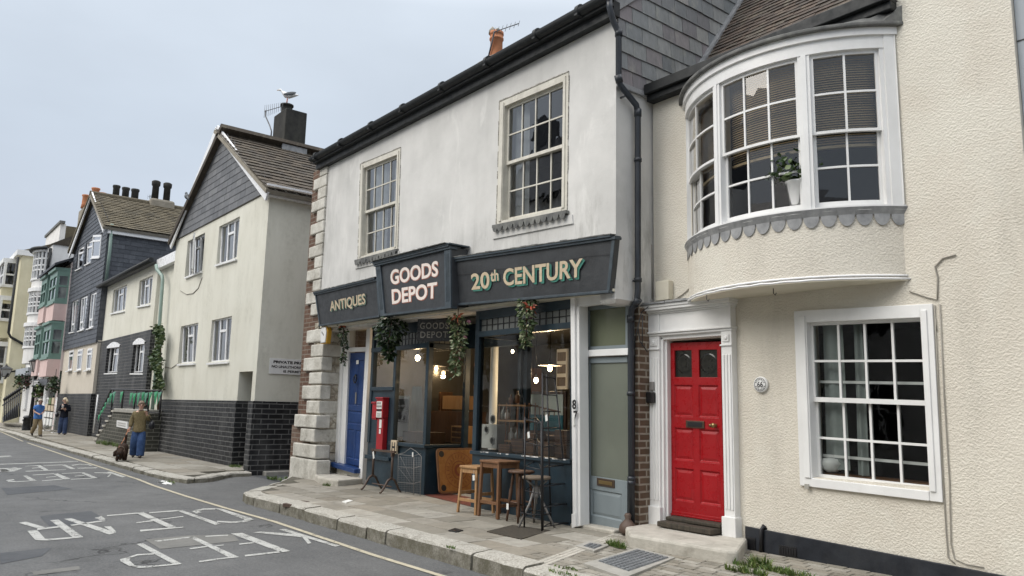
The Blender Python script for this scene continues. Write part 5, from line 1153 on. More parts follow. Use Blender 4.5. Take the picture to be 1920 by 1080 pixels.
for q, k, lab in ((wins2[0], 'three', 'upper left window with its casement standing open'), (wins2[1], 'three', 'upper right window'), (wins2[2], 'three', 'lower left window'), (wins2[3], 'three', 'lower right window')):
    tf, w_, h_ = Q(*q, Y=Y2); w = casement(tf, w_, h_, b2, k, lab)
    if 'open' in lab:
        m = MB(tf); a = (w_*.36, .0, 0); d = (w_*.58, -.28)
        L = [(w_*.40, -.02), (w_*.98, -.30)]
        for z0, z1 in ((.03, .09), (h_-.09, h_-.03)): m.hexa([(L[0][0], L[0][1], z0), (L[1][0], L[1][1], z0), (L[1][0], L[1][1]+.05, z0), (L[0][0], L[0][1]+.05, z0), (L[0][0], L[0][1], z1), (L[1][0], L[1][1], z1), (L[1][0], L[1][1]+.05, z1), (L[0][0], L[0][1]+.05, z1)])
        for t in (0, .92):
            x0, y0 = L[0][0]+(L[1][0]-L[0][0])*t, L[0][1]+(L[1][1]-L[0][1])*t; x1, y1 = L[0][0]+(L[1][0]-L[0][0])*(t+.08), L[0][1]+(L[1][1]-L[0][1])*(t+.08)
            m.hexa([(x0, y0, .03), (x1, y1, .03), (x1, y1+.05, .03), (x0, y0+.05, .03), (x0, y0, h_-.03), (x1, y1, h_-.03), (x1, y1+.05, h_-.03), (x0, y0+.05, h_-.03)])
        m.build('open_casement', M['upvc'], w)
        g = MB(tf); g.quad((L[0][0]+.03, L[0][1]+.0, .06), (L[1][0]-.03, L[1][1]+.0, .06), (L[1][0]-.03, L[1][1]+.0, h_-.06), (L[0][0]+.03, L[0][1]+.0, h_-.06)); g.build('glass', M['glass'], w, recalc=False)
room(b2, 'front_room', XL+.3, XR-.3, Y2+.3, 14, 2.0, 6.9, 'darkroom', 'floorwood')
# sooty chimney
XC2 = AP.x+.15
ca, cb = P(532, 272, X=AP.x+.55), P(572, 278, X=AP.x+.55); ztop2 = P(536, 214, X=AP.x).z
y0_, y1_ = ca.y, cb.y
m = MB(); m.box(AP.x-.45, AP.x+.55, y0_, y1_, AP.z-.7, ztop2); ch2 = m.build('chimney', M['sooty'], b2, bevel=.03)
m = MB(); m.box(AP.x-.5, AP.x+.60, y0_-.06, y1_+.05, AP.z-.75, AP.z-.12); m.build('lead_apron', M['lead'], ch2)
pc = V((AP.x-.05, (y0_+y1_)/2-.1, ztop2-.03)); m = MB(); m.lathe(pc, [(.2, 0), (.2, .06), (.17, .07), (.18, .30), (.21, .31), (.21, .36), (.15, .36)], 16); m.build('chimney_pot', M['sooty'], ch2)
GULLP = pc+V((0, 0, .36))
m = MB(); cab = [(379, 520), (372, 540), (362, 550), (350, 552), (338, 545)]
m.tube([P(x, y, Y=Y2-.01) for x, y in cab], .012, 5); m.build('cable', M['cable'], b2); m = MB(); m.tube([P(x, y, Y=Y2-.01) for x, y in ((309, 688), (322, 690), (333, 682))], .012, 5); m.build('cable', M['cable'], b2)
# ================================================================== white house on a black brick ground floor, set behind a terrace (front y=7.25)
b3 = thing('house', (-33, 8, .15), 'low white house with a black brick ground floor behind raised steps', 'house')
Y3 = 7.25; xp = P(297, 500, Y=Y3).x; xl3 = P(199, 530, Y=Y3).x-.1; zb3 = 4.25; zt3 = 6.72
w3 = [[(213, 542), (237, 533), (234, 583), (209, 588)], [(262, 523), (285, 517), (282, 571), (259, 575)], [(204, 650), (228, 647), (222, 699), (198, 700)], [(253, 643), (275, 641), (270, 700), (247, 700)]]
hl = holes(w3, Y3)
xr3 = -26.6
m = MB(); m.wall(xl3, xp, zb3, zt3, Y3, .25, hl[:2]); m.wall(xp, xr3, 0, zt3+.0, Y3+.12, .25); m.box(xl3, xr3, 12.8, 13, 0, zt3); m.build('wall', M['b2render'], b3)
m = MB(); m.wall(xl3, xp, 0, zb3, Y3-.04, .27, hl[2:]); m.box(xp-.2, xp-.001, Y3+.25, Y3+.5, 0, zb3-.01); m.build('brick_ground_floor', M['blackbrick'], b3)
m = MB(); m.prism([(xl3, Y3-.3, zt3-.02), (xl3, Y3-.3, zt3+.12), (xl3, 10, zt3+.9), (xl3, 13.1, zt3-.02)], (xp+.1-xl3, 0, 0)); m.build('roof', M['slate2'], b3)
m = MB(); m.tube([(xl3, Y3-.3, zt3+.02), (xp+.15, Y3-.3, zt3+.02)], .09, 8); m.build('gutter', M['gutter'], b3)
m = MB(); m.box(xp+.1, xr3, Y3-.1, Y3+.1, zt3-.30, zt3+.05); m.box(xp+.12, xr3, Y3+.12, 12, zt3+.05, zt3+.15); m.build('eaves_fascia', M['upvc'], b3)
m = MB(); m.tube([P(293, 497, Y=Y3-.2), P(294, 505, Y=Y3-.2), P(304, 517, Y=Y3-.12), P(305, 525, Y=Y3-.12), P(298, 625, Y=Y3-.12), P(283, 800, Y=Y3-.12)], .06, 10); m.build('drainpipe', M['greenpipe'], b3)
for i, q in enumerate(w3):
    tf, w_, h_ = Q(*q, Y=Y3); casement(tf, w_, h_, b3, 'three', ['upper left window', 'upper right window', 'arched lower left window', 'arched lower right window'][i], fr=.075, arch=.16 if i > 1 else 0)
room(b3, 'front_room', xl3+.1, xp-.1, Y3+.3, 12, .4, 6.5, 'darkroom', 'floorwood')
# terrace with steps (front y=6.5)
YT = 6.5
ter = thing('entrance_terrace', (-29.5, 6.6, .12), 'raised mossy brick terrace with steps going down to the left', 'terrace')
tp = [P(x, y, Y=YT) for x, y in ((177, 828), (215, 779), (297, 788), (300, 842))]
xs0, xs1, xs2 = tp[0].x, tp[1].x, -26.4; zte = 1.42
m = MB(); m.box(xs1, xs2, YT, Y3-.05, 0, zte-.13); m.build('brick_wall', M['terrbrick'], ter)
m = MB(); m.box(xs1-.05, xs2, YT-.05, Y3-.06, zte-.13, zte); m.build('coping', M['concrete'], ter, bevel=.02)
n = 7
for k in range(n):
    xa_, xb_ = xs0+(xs1-xs0)*k/n, xs0+(xs1-xs0)*(k+1)/n; zz_ = .12+(zte-.12)*(k+.6)/n
    m = MB(); m.box(xa_, xs1 if k == n-1 else xb_+.0, YT, Y3-.05, 0, zz_-.06); m.build('riser', M['terrbrick'], ter)
    m = MB(); m.box(xa_-.04, xb_+.001, YT-.04, Y3-.06, zz_-.06, zz_); m.build('tread', M['sign'] if False else M['stone'], ter)
m = MB(); YR_ = YT+.06
hp = [P(x, y, Y=YR_) for x, y in ((185, 781), (209, 730), (300, 733))]
m.tube(hp, .035, 8)
for x, yb in ((185, 815), (208, 777), (227, 779), (250, 782), (276, 785), (298, 787)):
    b = P(x, yb, Y=YR_); t = P(x+ (1 if x > 190 else 0), 781 if x < 190 else 730+(x-209)*.03, Y=YR_); m.tube([b, (b.x, b.y, t.z)], .03, 6)
m.tube([P(207, 765, Y=YR_), P(300, 775, Y=YR_)], .022, 6)
m.build('railing', M['iron'], ter)
# bunting tied along the railing
m = MB()
fl_ = [(186, 778), (190, 770), (194, 763), (198, 755), (203, 747), (208, 738), (214, 735), (228, 735), (246, 737), (252, 738), (260, 737), (268, 736), (274, 737), (282, 736), (292, 735), (299, 736)]
for i, (x, y) in enumerate(fl_):
    a = P(x, y, Y=YR_-.07); s = .34 if x > 205 else .2; tl_ = random.uniform(.0, .12)
    m.add([a+V((-s/2, 0, 0)), a+V((s/2, .02, .02)), a+V((tl_, -.05*random.random(), -s*1.25)), a+V((0, -.03, -s*.4))], [(0, 1, 3), (0, 2, 2), (1, 2, 3)])
bt = m.build('bunting', M['bunting'], None, recalc=False); tag(bt, 'green triangular bunting strung along the black railing of the steps', 'bunting')
m = MB(); q4 = [P(x, y, Y=YT-.02) for x, y in ((220, 788), (240, 791), (239.5, 804), (219.5, 800))]
tfn, w_, h_ = quadtf(*q4); m = MB(tfn); m.box(0, w_, -.02, .02, 0, h_); sg = m.build('street_sign', M['sign'], None); tag(sg, 'small white street name plate fixed to the mossy terrace wall', 'sign')
m = MB(tfn)
for r in range(2):
    for k in range(7): m.box(w_*(.12+.11*k), w_*(.12+.11*k+.06), -.024, -.02, h_*(.55-.33*r), h_*(.75-.33*r))
m.build('faded_lettering', M['dimletters'], sg)
# ivy climbing the corner by the drainpipe
m = MB(); pts = []
for k in range(1700):
    t = random.random(); px = 299+7*random.gauss(0, .5)*(1+.5*math.sin(t*14))+4*math.sin(t*9); py = 612+118*t+random.gauss(0, 3)
    if px > 311: px = 311-abs(random.gauss(0, 3))
    pts.append((P(px, py, Y=Y3-.25-.3*random.random()), (random.uniform(-.4, .4), -1, .2)))
leaves(m, pts, .105, .5, .3, .75)
iv = thing('ivy', P(298, 735, Y=Y3-.15), 'dark green ivy climbing the wall beside the green drainpipe', 'climbing plant')
m.build('foliage', M['leaf'], iv, recalc=False)
m = MB(); m.tube([P(296, 790, Y=Y3-.1), P(297, 740, Y=Y3-.15), P(300, 680, Y=Y3-.15), P(301, 620, Y=Y3-.15)], .04, 6); m.build('stem', M['darkwood'], iv)
# ================================================================== slate-hung gabled house (front y=7.0)
b4 = thing('house', (-42, 8, .15), 'tall gabled house hung with blue-grey slates above a beige ground floor', 'house')
Y4 = 7.0; cR, cL, ap4 = P(203, 421, Y=Y4), P(140, 459, Y=Y4), P(178.5, 368, Y=Y4)
XR4, XL4 = cR.x, cL.x; ze4 = cR.z
zs4 = P(178, 638, Y=Y4).z; zk4 = P(150, 738, Y=Y4).z
w4 = [[(146, 465), (156, 462), (153, 502), (143, 507)], [(162, 453), (173, 450), (169, 493), (160, 497)], [(175, 441), (191, 440), (187, 483), (172, 484)], [(135, 563), (146, 560), (140, 622), (131, 624)], [(151, 557), (162, 554), (157, 618), (147, 621)], [(169, 549), (181, 547), (174, 614), (164, 617)], [(128, 658), (136, 656), (132, 694), (125, 696)], [(144, 655.5), (153, 654), (149, 694), (141, 696)], [(162, 653.6), (171, 652), (167, 693), (159, 695)]]
hl = holes(w4, Y4)
m = MB(); m.wall(XL4, XR4-.9, zk4, zs4, Y4+.08, .25, hl[6:]); m.box(XR4-.9, XR4-.0, Y4+.08, 14, zk4, zs4); m.build('wall', M['beige'], b4)
m = MB(); m.wall(XL4, XR4+.02, 0, zk4, Y4+.04, .3); m.box(XR4-.3, XR4+.02, Y4+.34, 14, 0, zk4-.002); m.build('brick_base', M['blackbrick'], b4)
m = MB(); m.wall(XL4, XR4, zs4, ze4, Y4+.03, .25, hl[:6]); m.box(XR4-.25, XR4-.03, Y4+.28, 15, zs4, ze4); m.prism([(XL4, Y4+.03, ze4), (XR4, Y4+.03, ze4), (ap4.x, Y4+.03, ap4.z)], (0, .2, 0)); m.box(XL4, XR4, 14.8, 15, 0, ze4); m.box(XL4, XL4+.25, Y4+.28, 15, 0, ze4)
sl4 = m.build('slate_hung_wall', M['slate4'], b4)
m = MB(); tf4 = lambda x, y, z: V((XL4+x, Y4+.03+y, zs4-.1+z)); W4_ = XR4-XL4; HE = ze4-zs4+.1
rows4 = 26; ex4 = HE/rows4
def t4(m, x0, x1, z0, z1): pass
for r in range(rows4+11):
    za = r*ex4; zb = za+ex4*1.4
    if za < HE: l0, r0 = 0, W4_
    else: f_ = (za-HE)/(ap4.z-ze4); l0, r0 = (ap4.x-XL4)*f_+.06, W4_-(XR4-ap4.x)*f_-.06
    x = l0-.25*(r % 2)
    while x < r0:
        a, b = max(x, l0), min(x+.47, r0); x += .5
        if b-a < .05: continue
        cx, cz = XL4+(a+b)/2, zs4-.1+za+ex4*.5
        segs = [(a, b)]
        for h in hl[:6]:
            if h[2]-.08 < cz < h[3]+.05:
                ns = []
                for (p, q) in segs:
                    hx0, hx1 = h[0]-XL4-.03, h[1]-XL4+.03
                    if q <= hx0 or p >= hx1: ns.append((p, q))
                    else:
                        if p < hx0: ns.append((p, hx0))
                        if q > hx1: ns.append((hx1, q))
                segs = ns
        for p, q in segs:
            if q-p > .03: m.add([tf4(p, -.03, za), tf4(q, -.03, za), tf4(q, -.004, zb), tf4(p, -.004, zb), tf4(p, -.015, za), tf4(q, -.015, za)], [(0, 1, 2, 3), (0, 4, 5, 1)])
m.build('slate_hanging', M['slate4'], sl4, recalc=False)
m = MB(); ts4 = planeframe((XR4-.03, Y4+.03, zs4-.1), (0, 1, 0), (0, 0, 1)); tiles(m, ts4, rows4, ex4, .5, lambda z: 0, lambda z: 7, 0, .012, .015, 1.4, .012, .003, .5, .04); m.build('slate_hanging', M['slate4'], sl4)
m = MB()
for p, q in (((XL4-.15, ze4-.3), (ap4.x, ap4.z+.12)), ((XR4+.15, ze4-.3), (ap4.x, ap4.z+.12))):
    a, b = V((p[0], Y4-.2, p[1])), V((q[0], Y4-.2, q[1])); d = (b-a).normalized(); n_ = V((-d.z, 0, d.x)); n_ = n_ if n_.z > 0 else -n_
    m.prism([a-n_*.14, b-n_*.14, b+n_*.1, a+n_*.1], (0, .06, 0))
m.build('bargeboard', M['upvc'], b4)
uR = V((XR4+.3-ap4.x, 0, ze4-.15-(ap4.z+.1))); LR4 = uR.length; uR.normalize()
r4 = planeframe((XR4+.3, Y4-.25, ze4-.15), (0, 1, 0), -uR); m = MB(r4); m.box(0, 9, .02, .14, 0, LR4); rf4 = m.build('roof', M['mortar'], b4)
m = MB(); tiles(m, r4, 18, LR4/18, .33, lambda z: 0, lambda z: 9, 0, .026, .03, 1.35, .012, .02, .5, .03); m.build('roof_tiles', M['browntile2'], rf4)
m = MB(); m.prism([(XL4-.3, Y4-.25, ze4-.15), (ap4.x, Y4-.25, ap4.z+.05), (ap4.x, Y4-.25, ap4.z+.15), (XL4-.3, Y4-.25, ze4)], (0, 9, 0)); m.tube([(ap4.x, Y4-.25, ap4.z+.12), (ap4.x, 15, ap4.z+.12)], .13, 8); m.build('far_slope', M['browntile2'], rf4)
m = MB(); m.box(XR4-.0, XR4+.18, Y4, 15, ze4-.42, ze4-.2); m.build('eaves_fascia', M['upvc'], b4)
m = MB(); m.tube([P(210, 420, X=XR4+.12), P(206, 470, X=XR4+.12), P(199, 527, X=XR4+.12)], .07, 8); m.build('drainpipe', M['greenpipe'], b4)
m = MB(); m.tube([P(184, 740, Y=Y4-.05), P(175, 812, Y=Y4-.05)], .035, 6); m.build('drainpipe', M['upvc'], b4)
for i, q in enumerate(w4):
    tf, w_, h_ = Q(*q, Y=Y4); k = 'two' if i in (3, 4, 5) else 'one'
    w = casement(tf, w_, h_, b4, k, ['top', 'top', 'open top', 'tall middle', 'tall middle', 'tall middle', 'small lower', 'small lower', 'small lower'][i]+' window, '+['left', 'centre', 'right'][i % 3], fr=.1, inset=-.02 if i == 2 else .05)
room(b4, 'front_room', XL4+.3, XR4-.3, Y4+.3, 14, 2, ze4-.1, 'darkroom', 'floorwood')
# chimneys: two black pots on a low stack, three cowls and red pots farther off
XK = ap4.x
a, b = P(278, 388, X=XK), P(324, 392, X=XK); zt_ = P(300, 376, X=XK).z
m = MB(); m.box(XK-.5, XK+.4, a.y, b.y, ap4.z-1.2, zt_); cs = m.build('chimney', M['mortar'], b4, bevel=.12)
for x0, x1, yb, yt in ((290, 296, 374, 336), (311.5, 316, 378, 340)):
    pb, ptp = P(x0, yb, X=XK), P(x1, yt, X=XK); r = .18
    m = MB(); m.lathe((XK, pb.y, zt_-.15), [(r*.95, 0), (r*.9, ptp.z-zt_-.25), (r*1.15, ptp.z-zt_-.2), (r*1.2, ptp.z-zt_), (r*.8, ptp.z-zt_+.05), (r*.7, ptp.z-zt_-.3)], 14); m.build('chimney_pot', M['sooty'], cs)
fc_ = thing('chimney_stack', P(236, 372, Y=14.0), 'row of three dark cylindrical cowls rising behind the tiled ridge', 'chimney')
m = MB(); a, b = P(212, 380, Y=14), P(262, 385, Y=14); m.box(a.x, b.x, 13.6, 14.4, 0, b.z+.3); m.build('stack', M['sooty'], fc_)
for x, yt in ((219, 348), (236.5, 352), (254, 355)):
    p = P(x, yt, Y=14); m = MB(); q = P(x, 378, Y=14); m.lathe((p.x, 14, q.z-.4), [(.28, 0), (.27, p.z-q.z+.15), (.32, p.z-q.z+.25), (.31, p.z-q.z+.4), (.22, p.z-q.z+.4)], 12); m.build('chimney_pot', M['sooty'], fc_)
YQ = 12.0
rc = thing('chimney_stack', P(165, 400, Y=YQ), 'brick chimney with terracotta pots behind the slate gable', 'chimney')
m = MB()
a, b = P(155, 386, Y=YQ), P(165, 380, Y=YQ); m.box(a.x, b.x, YQ-.25, YQ+.25, 0, a.z-.6); m.build('stack', M['mortar'], rc)
for x, y0, y1 in ((162, 383, 366), (180, 372, 353), (192, 375, 362), (209, 380, 366)):
    p, q = P(x, y1, Y=YQ), P(x, y0, Y=YQ); m = MB(); m.lathe((p.x, YQ, q.z-.3), [(.36, 0), (.30, .4), (.28, p.z-q.z+.1), (.34, p.z-q.z+.2), (.34, p.z-q.z+.3), (.2, p.z-q.z+.3)], 10); m.build('chimney_pot', M['terracotta'], rc)
# ================================================================== pink shop-house with sage green oriel windows (front y=7.0)
b5 = thing('house', (-49, 7.5, .15), 'pink house with stacked sage green oriel windows over a shopfront', 'house')
Y5 = 7.0; XR5 = -46.05; XL5 = -53.6; zt5 = P(136, 492, Y=Y5).z; zg5 = 3.15
m = MB(); m.wall(XL5, XR5, zg5, zt5, Y5, .25); m.box(XR5-.4, XR5, Y5-.03, Y5, 0, zt5); m.box(XL5, XL5+.3, Y5-.02, Y5+.2, 0, zg5); m.box(XL5, XR5, 12, 12.2, 0, zt5); m.box(XR5-.25, XR5, Y5+.25, 12, 0, zt5); m.build('wall', M['pinkpale'], b5)
m = MB(); m.prism([(XL5, Y5-.15, zt5), (XL5, Y5-.15, zt5+.1), (XL5, 9.5, zt5+1.6), (XL5, 12.2, zt5)], (XR5-XL5, 0, 0)); m.build('roof', M['slate2'], b5)
YO = 6.4
def oriel(par, xr, xl, z0, z1, base, mat, label):
    d_ = .45; pts = [V((xl-d_, Y5, 0)), V((xl, YO, 0)), V((xr, YO, 0)), V((xr+d_*.25, Y5, 0))]
    m = MB(); m.prism([(p.x, p.y, z0-base) for p in pts], (0, 0, base)); bs = m.build('oriel_base', M['pink'], par)
    m = MB()
    for i in range(3):
        a, b = pts[i], pts[i+1]; L = (b-a).length; d = (b-a)/L; nrm = V((-d.y, d.x, 0)); nrm = nrm if nrm.y > 0 or nrm.x < 0 else -nrm
        tfo = lambda x, y, z, a=a, d=d, nrm=nrm: a+d*x+nrm*y+V((0, 0, z0+z))
        H = z1-z0; mm = MB(tfo); s = .16 if i == 1 else .12
        mm.box(0, s, 0, .1, 0, H); mm.box(L-s, L, 0, .1, 0, H); mm.box(s, L-s, 0, .1, 0, .2); mm.box(s, L-s, 0, .1, H-.3, H); mm.box(s, L-s, -.02, .1, H*.5-.05, H*.5+.05)
        if i == 1: mm.box(L/2-.08, L/2+.08, 0, .1, .2, H-.3)
        m.v, m.f, m.sm = m.v, m.f, m.sm
        o = len(m.v); m.v += mm.v; m.f += [tuple(q+o for q in f) for f in mm.f]; m.sm += mm.sm
    w = m.build('oriel_window', M[mat], par, label=label)
    g = MB()
    for i in range(3):
        a, b = pts[i], pts[i+1]; g.quad(V((a.x, a.y+.05, z0+.1)), V((b.x, b.y+.05, z0+.1)), V((b.x, b.y+.05, z1-.2)), V((a.x, a.y+.05, z1-.2)))
    g.build('glass', M['glass'], w, recalc=False)
    m = MB(); m.quad((xl-d_, Y5-.02, z0), (xr+.1, Y5-.02, z0), (xr+.1, Y5-.02, z1), (xl-d_, Y5-.02, z1)); m.build('curtain', M['greycurtain'], w, recalc=False)
    m = MB(); m.prism([V((p.x, p.y-(.12 if p.y < 6.9 else 0), z1)) for p in pts], (0, 0, .14)); m.build('cornice', M[mat], w); m = MB(); m.prism([V((p.x, p.y-(.06 if p.y < 6.9 else 0), z0-.1)) for p in pts], (0, 0, .1)); m.build('sill', M[mat], w)
    return w
z = lambda px, py: P(px, py, Y=YO).z
xr1, xl1, xr2, xl2 = P(106, 530, Y=YO).x, P(93, 530, Y=YO).x, P(87, 540, Y=YO).x, P(77, 545, Y=YO).x
for n_, (za, zb, zc_, zd) in enumerate(((z(102, 565), z(106, 508), z(80, 573), z(87, 521)), (z(95, 668), z(98, 606), z(80, 668), z(84, 613)))):
    bs_ = (z(102, 565)-z(98, 600)) if n_ == 0 else 1.0
    oriel(b5, xr1, xl1, za, zb, bs_, 'green', ['upper', 'lower'][n_]+' right oriel'); oriel(b5, xr2, xl2, zc_, zd, bs_, 'green', ['upper', 'lower'][n_]+' left oriel')
m = MB(); m.prism([(xl2-.6, YO-.2, z(106, 506)+.1), (XR5, YO-.2, z(106, 506)+.15), (XR5, Y5+.2, zt5+.25), (xl2-.6, Y5+.2, zt5+.1)], (0, 0, .12)); m.build('oriel_roof', M['slate2'], b5)
m = MB(); m.box(XL5+.3, XR5-.4, Y5+.9, Y5+1, 0, zg5); m.box(XL5+.3, XR5-.4, Y5, Y5+.9, zg5, zg5+.1); m.build('shopfront', M['green'], b5)
m = MB(); m.box(XL5+.8, XR5-1, Y5+.86, Y5+.89, .9, 2.7); m.build('shop_window', M['glass'], b5)
for x in (-47.6, -49.4): m = MB(); m.lathe((x, Y5-.25, .15), [(.26, 0), (.26, .2), (.18, .25), (.16, 2.5), (.24, 2.65), (.28, 2.95)], 12); m.build('column', M['white'], b5)
# ================================================================== white bow-fronted house beyond, taller, its side wall showing above the pink roof
b6 = thing('house', (-56, 8, .15), 'tall white house with stacked bow windows beyond the pink house', 'house')
XR6, XL6 = -53.65, -59.45; zt6 = P(94, 457, X=XR6).z
m = MB(); m.box(XL6, XR6, Y5+.02, 14, 0, zt6); m.build('wall', M['whitewash'], b6)
m = MB(); m.prism([(XL6, 6.9, zt6), (XL6, 10.4, zt6+2.2), (XL6, 14, zt6)], (XR6+.1-XL6, 0, 0)); rf6 = m.build('roof', M['browntile'], b6)
cxb = -55.0
for n_, (ya, yb) in enumerate(((640, 600), (575, 535), (512, 466))):
    z0, z1 = P(72, ya, Y=6.2).z, P(72, yb, Y=6.2).z
    m = MB(); prof = [(cxb+1.3*math.sin(t), 7.0-.7*math.cos(t)) for t in [rad(-85+17*k) for k in range(11)]]
    m.prism([(x, y, z0-(1.0)) for x, y in prof], (0, 0, 1.0)); m.build('bow_wall', M['whitewash'], b6)
    m = MB()
    for k, (x, y) in enumerate(prof): m.box(x-.05, x+.05, y-.05, y+.05, z0, z1)
    m.prism([(x, y-.08, z0-.08) for x, y in prof], (0, 0, .12)); m.prism([(x, y-.15, z1) for x, y in prof], (0, 0, .22))
    for zq in (.33, .5, .75):
        for (p, q), (r, s) in zip(prof, prof[1:]): m.bar((p, q, z0+(z1-z0)*zq), (r, s, z0+(z1-z0)*zq), .06, .08)
    w = m.build('bow_window', M['white'], b6, label=['first-floor bow window', 'second-floor bow window', 'top bow window'][n_])
    g = MB()
    for (p, q), (r, s) in zip(prof, prof[1:]): g.quad((p, q+.02, z0), (r, s+.02, z0), (r, s+.02, z1), (p, q+.02, z1))
    g.build('glass', M['glass'], w, recalc=False)
    m = MB(); m.prism([(x*.98+cxb*.02, y+.25, z0) for x, y in prof], (0, 0, z1-z0)); m.build('room_lining', M['darkroom'], w)
m = MB(); m.tube([(x, y-.2, z1+.2) for x, y in [(cxb+1.4*math.sin(t), 7.0-.75*math.cos(t)) for t in [rad(-85+17*k) for k in range(11)]]], .1, 6); m.tube([(XR6+.05, 6.9, z1+.2), (XR6+.05, 6.85, 9)], .09, 6); m.build('gutter', M['gutter'], b6)
m = MB(); a = P(90, 428, Y=8.5); b = P(113, 440, Y=8.5); m.box(a.x, b.x, 8.45, 8.8, zt6-1, P(100, 434, Y=8.5).z); dm = m.build('dormer', M['whitewash'], b6)
m = MB(); m.box(a.x-.2, b.x+.2, 8.35, 8.7, P(100, 434, Y=8.5).z, P(100, 430, Y=8.5).z); m.build('dormer_roof', M['darklead'], dm)
# ground floor of the white house with a grey fascia, and window
m = MB(); a = P(38, 690, Y=6.9); m.box(a.x, XR6-.2, 6.5, 7.0, P(45, 703, Y=6.5).z, P(45, 690, Y=6.5).z); m.build('shop_cornice', M['greyhouse'], b6)
m = MB(); m.box(XL6+1.2, XL6+2.8, 6.9, 7.02, 1.0, 3.0); m.build('window', M['upvc'], b6)
# ================================================================== straw-yellow house, its blank side wall facing the viewer
b7 = thing('house', (-64, 7, .15), 'straw yellow house showing a blank side wall and a bent black drainpipe', 'house')
XR7 = -59.5; fy = P(31, 560, X=XR7).y; zt7 = P(35, 478, X=XR7).z; by = P(68, 480, X=XR7).y
m = MB(); m.box(-72, XR7, fy, 13, 0, zt7); m.build('wall', M['yellow'], b7)
m = MB(); m.box(-72.3, XR7+.15, fy-.3, 13.1, zt7, zt7+.35); m.build('parapet', M['white'], b7)
m = MB(); m.prism([(-72, fy, zt7+.35), (-72, 10, zt7+2), (-72, 13, zt7+.35)], (12.5, 0, 0)); m.box(-66, -63.5, 9, 10.5, zt7, zt7+3.2); m.build('roof', M['browntile2'], b7)
m = MB(); m.tube([P(34, 482, X=XR7+.1), P(16, 624, X=XR7+.1), P(20, 632, X=XR7+.1), P(52, 650, X=XR7+.1), P(51, 662, X=XR7+.1)], .08, 8); m.build('drainpipe', M['gutter'], b7)
for i, (ya, yb) in enumerate(((722, 640), (600, 555), (540, 492))):
    z0, z1 = P(18, yb and ya-10, Y=fy-.5).z, P(18, yb, Y=fy-.5).z
    xa_ = -66.5; xb_ = -61.2
    m = MB(); m.box(xa_, xb_, fy-.75, fy, z0-1.2, z0); m.build('bay_wall', M['yellow'], b7)
    m = MB(); m.box(xa_-.1, xb_+.1, fy-.85, fy, z1, z1+.3); m.box(xa_-.1, xb_+.1, fy-.85, fy, z0-.1, z0+.1)
    for k in range(4):
        x = xa_+(xb_-xa_)*k/3; m.box(x-.15, x+.15, fy-.75, fy-.6, z0, z1)
    m.box(xb_-.15, xb_, fy-.12, fy, z0, z1); m.box(xa_, xb_, fy-.74, fy-.62, (z0+z1)/2-.06, (z0+z1)/2+.06); m.box(xb_-.1, xb_, fy-.6, fy-.12, (z0+z1)/2-.06, (z0+z1)/2+.06)
    w = m.build('bay_window', M['white'], b7, label=['ground-floor bay', 'first-floor bay', 'top bay'][i])
    g = MB(); g.quad((xa_, fy-.68, z0), (xb_, fy-.68, z0), (xb_, fy-.68, z1), (xa_, fy-.68, z1)); g.quad((xb_-.05, fy-.68, z0), (xb_-.05, fy, z0), (xb_-.05, fy, z1), (xb_-.05, fy-.68, z1)); g.build('glass', M['glass'], w, recalc=False)
    m = MB(); m.box(xa_+.1, xb_-.3, fy-.4, fy-.38, z0, z1); m.build('room_lining', M['darkroom'], w)
b8 = thing('house', (-80, 7, .15), 'distant brown-roofed house at the left edge of the street', 'house')
m = MB(); m.box(-90, -74, 5.2, 12, 0, P(4, 560, Y=5.2).z); m.build('wall', M['whitewash'], b8)
m = MB(); zt8 = P(4, 560, Y=5.2).z; m.prism([(-90, 4.9, zt8), (-90, 8.5, zt8+2.4), (-90, 12, zt8)], (16, 0, 0)); m.box(-77.5, -76.3, 6.4, 7.4, zt8, zt8+3.4); m.build('roof', M['redbrick'], b8)
m = MB()
for k in range(3):
    for j in range(2): m.box(-88+4.5*k, -86+4.5*k, 5.12, 5.22, 1.2+3.4*j, 3.2+3.4*j)
m.build('window', M['darkroom'], b8)
# ================================================================== terrace on the opposite side (behind the viewer; it closes the street and shows in the panes)
def opposite(x0, x1, h, mat, ridge, lab, ny=2, nx=2):
    t = thing('house', ((x0+x1)/2, -5, .1), lab, 'house'); yf = -4.6
    m = MB(); m.box(x0+.02, x1-.02, yf-8, yf, 0, h); m.build('wall', M[mat], t)
    m = MB(); m.prism([(x0+.01, yf+.25, h+.01), (x0+.01, yf-4, h+ridge), (x0+.01, yf-8, h+.01)], (x1-x0-.02, 0, 0)); m.box(x0+.3, x0+1.2, yf-4.4, yf-3.6, h+.1, h+ridge+1.2); m.build('roof', M['slate2'], t)
    for i in range(nx):
        for j in range(ny):
            cx = x0+(x1-x0)*(i+.5)/nx; zb = 1.0+j*2.9
            m = MB(); m.box(cx-.55, cx+.55, yf-.02, yf+.05, zb, zb+1.6); w = m.build('window', M['white'], t)
            m = MB(); 
            for a in (-1, 0):
                for b in (0, 1): m.box(cx+a*.5+.03, cx+a*.5+.47, yf+.05, yf+.056, zb+.06+b*.76, zb+.06+b*.76+.7)
            m.build('pane', M['blackplastic'], w)
opposite(-46, -27, 8.0, 'whitewash', 2.8, 'long white house far along the opposite side of the street', 2, 5)
opposite(-27, -19, 9.8, 'whitewash', 4.2, 'white house opposite the pale yellow gable house', 2, 3)
opposite(-19, -11.5, 6.4, 'smoothcream', 2.4, 'cream house opposite the antiques shop', 2, 3)
opposite(-11.5, -5, 6.6, 'whitewash', 2.2, 'white house opposite the grey-blue door', 2, 2)
opposite(-5, 3, 5.6, 'yellow', 2.4, 'yellow house directly behind the viewer', 2, 3)
